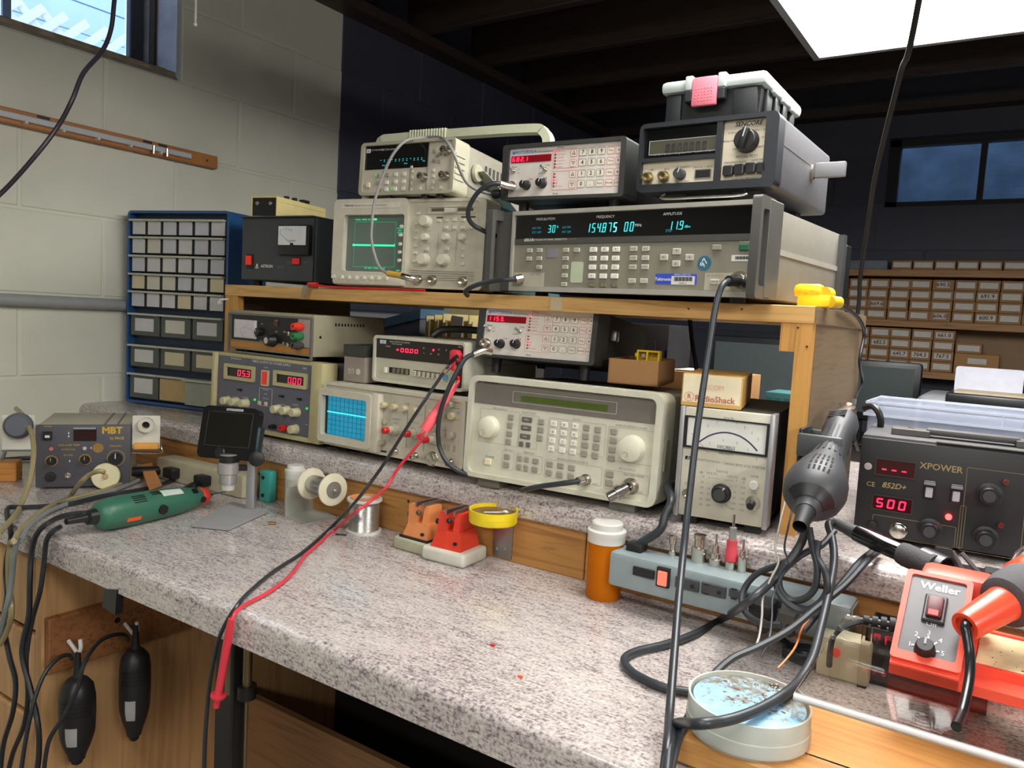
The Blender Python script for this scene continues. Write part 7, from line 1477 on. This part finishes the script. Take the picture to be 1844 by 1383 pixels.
al = at('H', 1085, 440, 'Y', 1.12); AL = thing('red_clip', 'red alligator plug pushed in the top jack of the digital multimeter', 'connector', al); MB().box(-.011, .009, -.008, .008, -.010, .012, .005).build('boot', REDW, AL, True); MB().box(-.004, .006, -.010, -.006, -.026, -.006, .002).build('lower_boot', REDW, AL, True); MB().tube([(-.010,-.010,-.014), (.002,-.012,-.006), (.012,-.011,.002)], .0035, 8, 3).build('black_clip', BLACK, AL, True); MB().cyl((.0, .004, 0), (.0, .020, 0), .003, n=8).build('pin', CHROME, AL)
# red clip lead lying on the shelf under the digital oscilloscope
rl_ = at('B', 1520, 790, 'Y', 1.142); RC = thing('clip_lead', 'red clip lead lying on the shelf edge before the linear power supply', 'clip lead', (rl_.x, 1.142, SZ)); MB().tube([(-.012,.0,.006), (0,0,.0065), (.014,.001,.0065)], .0055, 10, 3).build('boot', REDP, RC, True); MB().tube([(.014,.001,.006), (.04,.004,.0036), (.10,.006,.003), (.2,.010,.003), (.30,.012,.003)], .0026, 8, 5).build('wire', REDP, RC, True); MB().hexa([(-.018,-.010,.004),(-.004,-.010,.004),(-.004,-.002,.004),(-.018,-.002,.004),(-.015,-.018,-.022),(-.006,-.018,-.022),(-.006,-.014,-.022),(-.015,-.014,-.022)]).build('clip', CHROME, RC)
# bundle over the left end of the bench front
def drape(label, pts, r, ma): return cable(label, pts, r, ma, n=7, sub=6)
def rr(pts, y): return [at('RR', a, b, 'Y', y-.012*(i % 2)*.3) for i, (a, b) in enumerate(pts)]
zt = lambda k, pts, z: [at(k, a, b, 'Z', z) for a, b in pts]
dA = drape('black power cord of the green rotary tool draped down the bench front', [p0_ for p0_ in zt('M', [(500,1145),(440,1180)], .906)]+rr([(285,110),(250,160),(238,260),(215,430),(170,600),(140,800),(150,980),(130,1150),(70,1300),(40,1420)], .640), .0042, CABLE)
dB_ = drape('second black cord draped beside the rotary tool cord at left', zt('M', [(740,1030),(600,1040),(480,1070),(390,1120)], .906)+rr([(235,80),(190,140),(168,240),(160,400),(155,560),(118,760),(165,960),(205,1150),(210,1300),(196,1420)], .634), .0046, CABLE)
dC = drape('black cord from the beige power strip running along the bench to its left end', zt('M', [(1630,670),(1350,790),(1100,850),(850,890),(600,950),(380,975),(200,985),(60,1000)], .907)+rr([(60,130),(40,230),(30,330),(38,450),(20,600),(50,780),(84,920),(70,1080),(20,1250),(0,1420)], .642), .0046, CABLE)
dD = drape('tan rubber vacuum hose lying across the left of the bench', [at('M', 1200, 690, 'Z', .912)]+zt('M', [(1120,730),(1000,790),(850,850),(650,900),(480,950),(360,1010),(260,1090),(170,1170),(110,1270)], .909)+rr([(60,170),(45,260),(48,400),(62,540),(40,640),(0,720)], .632), .0050, TUBE)
dE = drape('grey silicone hose lying beside the tan hose at left', zt('M', [(1150,760),(950,840),(760,900),(560,955),(420,1010),(320,1070),(230,1150),(170,1260)], .907)+rr([(100,130),(78,230),(62,380),(40,500),(10,620),(-20,700)], .626), .0048, GTUBE)
hp_ = at('Z', 150, 230, 'Y', .80)
cable('tan hose curving from the white tool holder down over the bench front at left', [at('Z',150,235,'Y',.84), at('Z',205,290,'Y',.81), at('Z',255,380,'Y',.78), at('Z',300,500,'Y',.765), at('Z',312,620,'Y',.755), at('Z',300,760,'Y',.745), at('Z',270,920,'Y',.735)]+zt('Z', [(190,1130),(120,1240),(40,1330),(-20,1400)], .908), .0050, TUBE)
cable('thin grey hose running from the white tool holder off to the left', [at('Z',155,360,'Y',.84), at('Z',115,470,'Y',.82), at('Z',60,600,'Y',.80), at('Z',0,750,'Y',.79), at('Z',-60,900,'Y',.78)], .0040, GTUBE)
cable('tan hose from the round filter cap curling onto the bench', [at('M',868,694,'Y',.775), at('M',820,684,'Y',.765), at('M',740,715,'Y',.758), at('M',660,790,'Y',.756)]+zt('M', [(600,870),(560,930)], .907), .0046, TUBE)
cable('black cord lying behind the desoldering station along the fir strip', [V((-1.60,1.06,.906)), V((-1.66,1.05,.906)), V((-1.75,1.04,.906)), V((-1.9,1.0,.906)), V((-2.02,.93,.906)), V((-2.05,.80,.906))], .0050, CABLE)
cable('black cord with coiled strain relief from the beige power strip to the rotary tool', [V((-1.47,1.005,.916))]+zt('M', [(1820,720),(1720,740),(1600,790),(1500,850)], .907), .0046, CABLE)
fl = zt('M', [(1165,670),(1260,655),(1345,790),(1240,830)], .915); FLg = thing('orange_tag', 'shiny orange tape tag folded around the tan hose', 'tag', fl[0]); q_ = fl[0]
MB().hexa([fl[0]-q_, fl[1]-q_, fl[2]-q_+V((0,0,-.004)), fl[3]-q_+V((0,0,-.004)), fl[0]-q_+V((0,0,.012)), fl[1]-q_+V((0,0,.012)), fl[2]-q_+V((0,0,-.003)), fl[3]-q_+V((0,0,-.003))]).build('tape', M_('orange_foil_tape', (232,160,96), .25, .2), FLg)
T1 = path('RR', [(385,790,'X',-1.362)]); 
cable('black cord of the near hanging rotary tool curving down into the bundle', path('RR', [(388,800,'X',-1.362),(372,775,'X',-1.36),(320,790,'X',-1.355),(250,860,'X',-1.35),(200,970,'X',-1.345),(165,1100,'X',-1.34),(135,1250,'X',-1.34),(110,1420,'X',-1.34)]), .0036, CABLE)
cable('black cord of the far hanging rotary tool arching over the near one', path('RR', [(690,700,'X',-1.360),(672,668,'X',-1.358),(610,668,'X',-1.345),(540,700,'X',-1.33),(480,770,'X',-1.31),(442,850,'X',-1.30),(420,950,'X',-1.30),(340,1110,'X',-1.31),(270,1220,'X',-1.32),(245,1320,'X',-1.32),(235,1420,'X',-1.32)]), .0036, CABLE)
# right side tangle
TG = M_('charcoal_cable', (48,52,56), .4)
hb = on(1452, 938, 'X', -.205)
k1 = [V(hb)]+path('ID', [(1444,975,'Y',1.00),(1420,1012,'Y',.985),(1392,1045,'Y',.97),(1345,1085,'Y',.93)])+[on(x, y, 'Z', .906) for x, y in ((1300,1115),(1250,1142),(1200,1160),(1150,1172),(1126,1184),(1128,1200),(1150,1218),(1195,1238),(1240,1246),(1262,1250))]
cable('thick black hot air gun cable sweeping left across the bench to the blue sponge jar', k1, .0052, TG, n=10)
k2 = path('ID', [(1503,941,'Y',1.098),(1492,944,'Y',1.08),(1498,968,'Y',1.06),(1502,1000,'Y',1.03),(1499,1035,'Y',1.00),(1490,1080,'Y',.965),(1478,1130,'Y',.92),(1463,1185,'Y',.86),(1440,1225,'Y',.81)])+[on(x, y, 'Z', .972) for x, y in ((1415,1248),(1380,1270),(1340,1288),(1300,1299),(1255,1304))]+[on(1216,1304,'Y',.70), on(1206,1340,'Y',.66), on(1200,1400,'Y',.62)]
cable('thick black cable of the soldering pen looping over the blue sponge jar', k2, .0050, TG, n=10)
k3 = path('ID', [(1585,990,'Y',1.13),(1560,1012,'Y',1.05),(1520,1055,'Y',1.0),(1470,1095,'Y',.95),(1420,1135,'Y',.90),(1365,1165,'Y',.86),(1320,1185,'Y',.83),(1285,1215,'Y',.79),(1262,1248,'Y',.76),(1240,1290,'Y',.72),(1222,1330,'Y',.68),(1206,1390,'Y',.63)])
cable('black cable from the rework station running down left over the sponge jar', k3, .0042, TG, n=8)
k4 = path('P', [(1480,180,'Y',1.00),(1500,300,'Y',.99),(1530,430,'Y',.98),(1515,560,'Y',.975),(1450,630,'Y',.97),(1360,640,'Y',.97),(1295,570,'Y',.97),(1290,470,'Y',.975),(1330,400,'Y',.98),(1290,415,'Y',.985),(1150,470,'Y',.985),(1070,560,'Y',.98),(1050,660,'Y',.97),(1090,740,'Y',.96),(1180,790,'Y',.95),(1300,800,'Y',.95)])
cable('coiled black cable hanging in two loops before the metal power strip', k4, .0042, TG, n=8)
k4b = path('P', [(1540,260,'Y',.99),(1530,360,'Y',.985),(1585,470,'Y',.975),(1590,590,'Y',.97),(1520,680,'Y',.965),(1420,705,'Y',.965),(1320,640,'Y',.965),(1275,560,'Y',.97),(1300,470,'Y',.98),(1380,390,'Y',.995),(1450,340,'Y',1.01),(1560,290,'Y',1.04),(1640,200,'Y',1.07)])
cable('outer loop of coiled black cable before the metal power strip', k4b, .0042, TG, n=8)
k5 = path('ID', [(1414,903,'Y',1.09),(1404,945,'Y',1.04),(1396,985,'Y',1.00),(1402,1012,'Y',.98),(1388,1042,'Y',.96),(1374,1075,'Y',.94),(1372,1110,'Y',.91),(1366,1150,'Y',.87),(1352,1180,'Y',.85)])
cable('thin pale grey wire hanging from the shelf upright across the tangle', k5, .0014, M_('pale_grey_wire', (150,146,138), .4), n=6)
cable('second thin dark wire hanging beside the pale grey wire', [p+V((.010,.006,0)) for p in k5], .0013, TG, n=6)
k6 = path('P', [(1620,640,'Y',1.0),(1520,730,'Y',.97),(1440,810,'Y',.94),(1395,930,'Y',.90),(1340,1010,'Y',.87),(1280,1075,'Y',.85)])
cable('thin orange wire crossing the cable tangle', k6, .0013, M_('orange_wire', (222,120,50), .4), n=6)
k7 = path('Q', [(1235,360,'Y',.955),(1200,350,'Y',.955)])+path('Q', [(1085,330,'Y',.95),(1020,335,'Y',.95),(960,355,'Y',.945),(905,395,'Y',.935),(880,440,'Y',.92)])+[on(*px('Q', 868, 560), 'Z', .935)]
o_ = cable('black power cord with ribbed strain relief of the red soldering station', k7, .0034, CABLE); 
for k in range(4): MB().lathe([(0,0),(.0085-.001*k,0),(.0085-.001*k,.006),(0,.006)], k7[1]+(k7[2]-k7[1]).normalized()*(.009*k), k7[2]-k7[1], 12).build('strain_rib', RUBBER, o_, True)
k8 = [SI.location+V((.006,.012,.004))]+path('U', [(772,630,'Y',.857),(785,720,'Y',.850),(804,850,'Y',.842),(808,960,'Y',.832),(796,1080,'Y',.818),(775,1190,'Y',.80),(745,1310,'Y',.78),(700,1420,'Y',.75)])
cable('thick black cord of the red handled soldering iron falling to the bench front', k8, .0046, M_('gloss_black_cord', (26,27,28), .25), n=10)
gx = on(1181, 984, 'Z', STZ+STH+.010); k9 = [V((STX+.029, STY+.033, STZ+STH+.008))]+path('ID', [(1187,956,'Y',1.062),(1197,930,'Y',1.07),(1209,900,'Y',1.085)])+[V((-.437, 1.12, 1.075)), V((-.440, 1.20, 1.06)), V((-.440, 1.32, 1.04))]
cable('thick black supply cord rising from the metal power strip beside the voltmeter', k9, .0062, COAX, n=10)
k10 = path('L', [(215,165,'Y',1.36),(260,155,'Y',1.34),(300,185,'Y',1.33),(322,250,'Y',1.33),(316,330,'Y',1.34)]); cable('black cable arching over the left rear corner of the rework station', k10+[k10[-1]+V((.0,.03,-.06))], .0052, BLACK)
k11 = path('ID', [(1497,430,'Y',1.50),(1489,470,'Y',1.50),(1500,486,'Y',1.51),(1520,498,'Y',1.54),(1524,520,'Y',1.56),(1508,538,'Y',1.565)]); cable('thin black lead hanging behind the long rack generator', k11, .0024, BLACK)
k12 = [on(x, y, 'X', -.243) for x, y in ((1514,548),(1545,572),(1556,600),(1548,650),(1553,690),(1540,720),(1535,770),(1545,810))]; cable('thin black lead running down the rear edge of the plywood end', k12, .0030, BLACK)
k13 = path('ID', [(1242,574,'Y',1.42),(1247,620,'Y',1.41),(1253,655,'Y',1.40),(1256,690,'Y',1.39)]); cable('black cord dropping under the shelf behind the radio parts carton', k13, .0042, BLACK)
k14 = path('ID', [(1512,1118,'Z',.918) if False else (1500,1060,'Y',1.0),(1540,1010,'Y',1.03),(1575,985,'Y',1.09),(1600,985,'Y',1.15)]); 
cable('black cable curving from the tangle up to the rework station front', path('P', [(1440,840,'Y',.94),(1600,640,'Y',1.0),(1700,520,'Y',1.03),(1800,400,'Y',1.06),(1900,320,'Y',1.10)]), .0044, TG)
cable('black cable lying on the bench from the tangle to the acrylic stand', [on(*px('P', a, b), 'Z', .906) for a, b in ((1290,880),(1400,960),(1490,985),(1560,950))]+[V((-.16,1.0,.906))], .0046, TG)
c0 = on(1447, 1188, 'Z', .905)
cable('small black coil of cord lying beside the acrylic stand', [c0+V(((.020+.002*(k % 3))*cos(k*.7), (.020+.002*(k % 3))*sin(k*.7), .0005*k)) for k in range(26)]+[c0+V((.05,.04,.003)), c0+V((.06,.09,.002))], .0030, TG, n=7, sub=4)
for lab, a, b, r, ma in (('tiny red plastic scrap on the bench', 887, 1163, .002, REDP), ('tiny orange plastic scrap on the bench', 937, 1220, .002, MATS['orange_switch'])): p = on(a, b, 'Z', .9); tag(MB().box(p.x-.003, p.x+.003, p.y-.0015, p.y+.0015, .9, .902).build('plastic_scrap', ma), lab, 'scrap')
p = on(490, 945, 'Z', .9); tag(MB().cyl((p.x-.006, p.y-.004, .9032), (p.x+.006, p.y+.004, .9032), .003, n=12).build('brass_fuse', M_('brass_tube', (176,150,100), .3, .9)), 'tiny brass tube lying on the bench beside the microscope base', 'fuse')
p = on(614, 964, 'Z', .9); tag(MB().cyl((p.x-.008, p.y-.006, .902), (p.x+.010, p.y+.004, .902), .0016, n=8).build('black_pin', BLACK), 'short black pin lying beside the upright solder spool', 'pin')
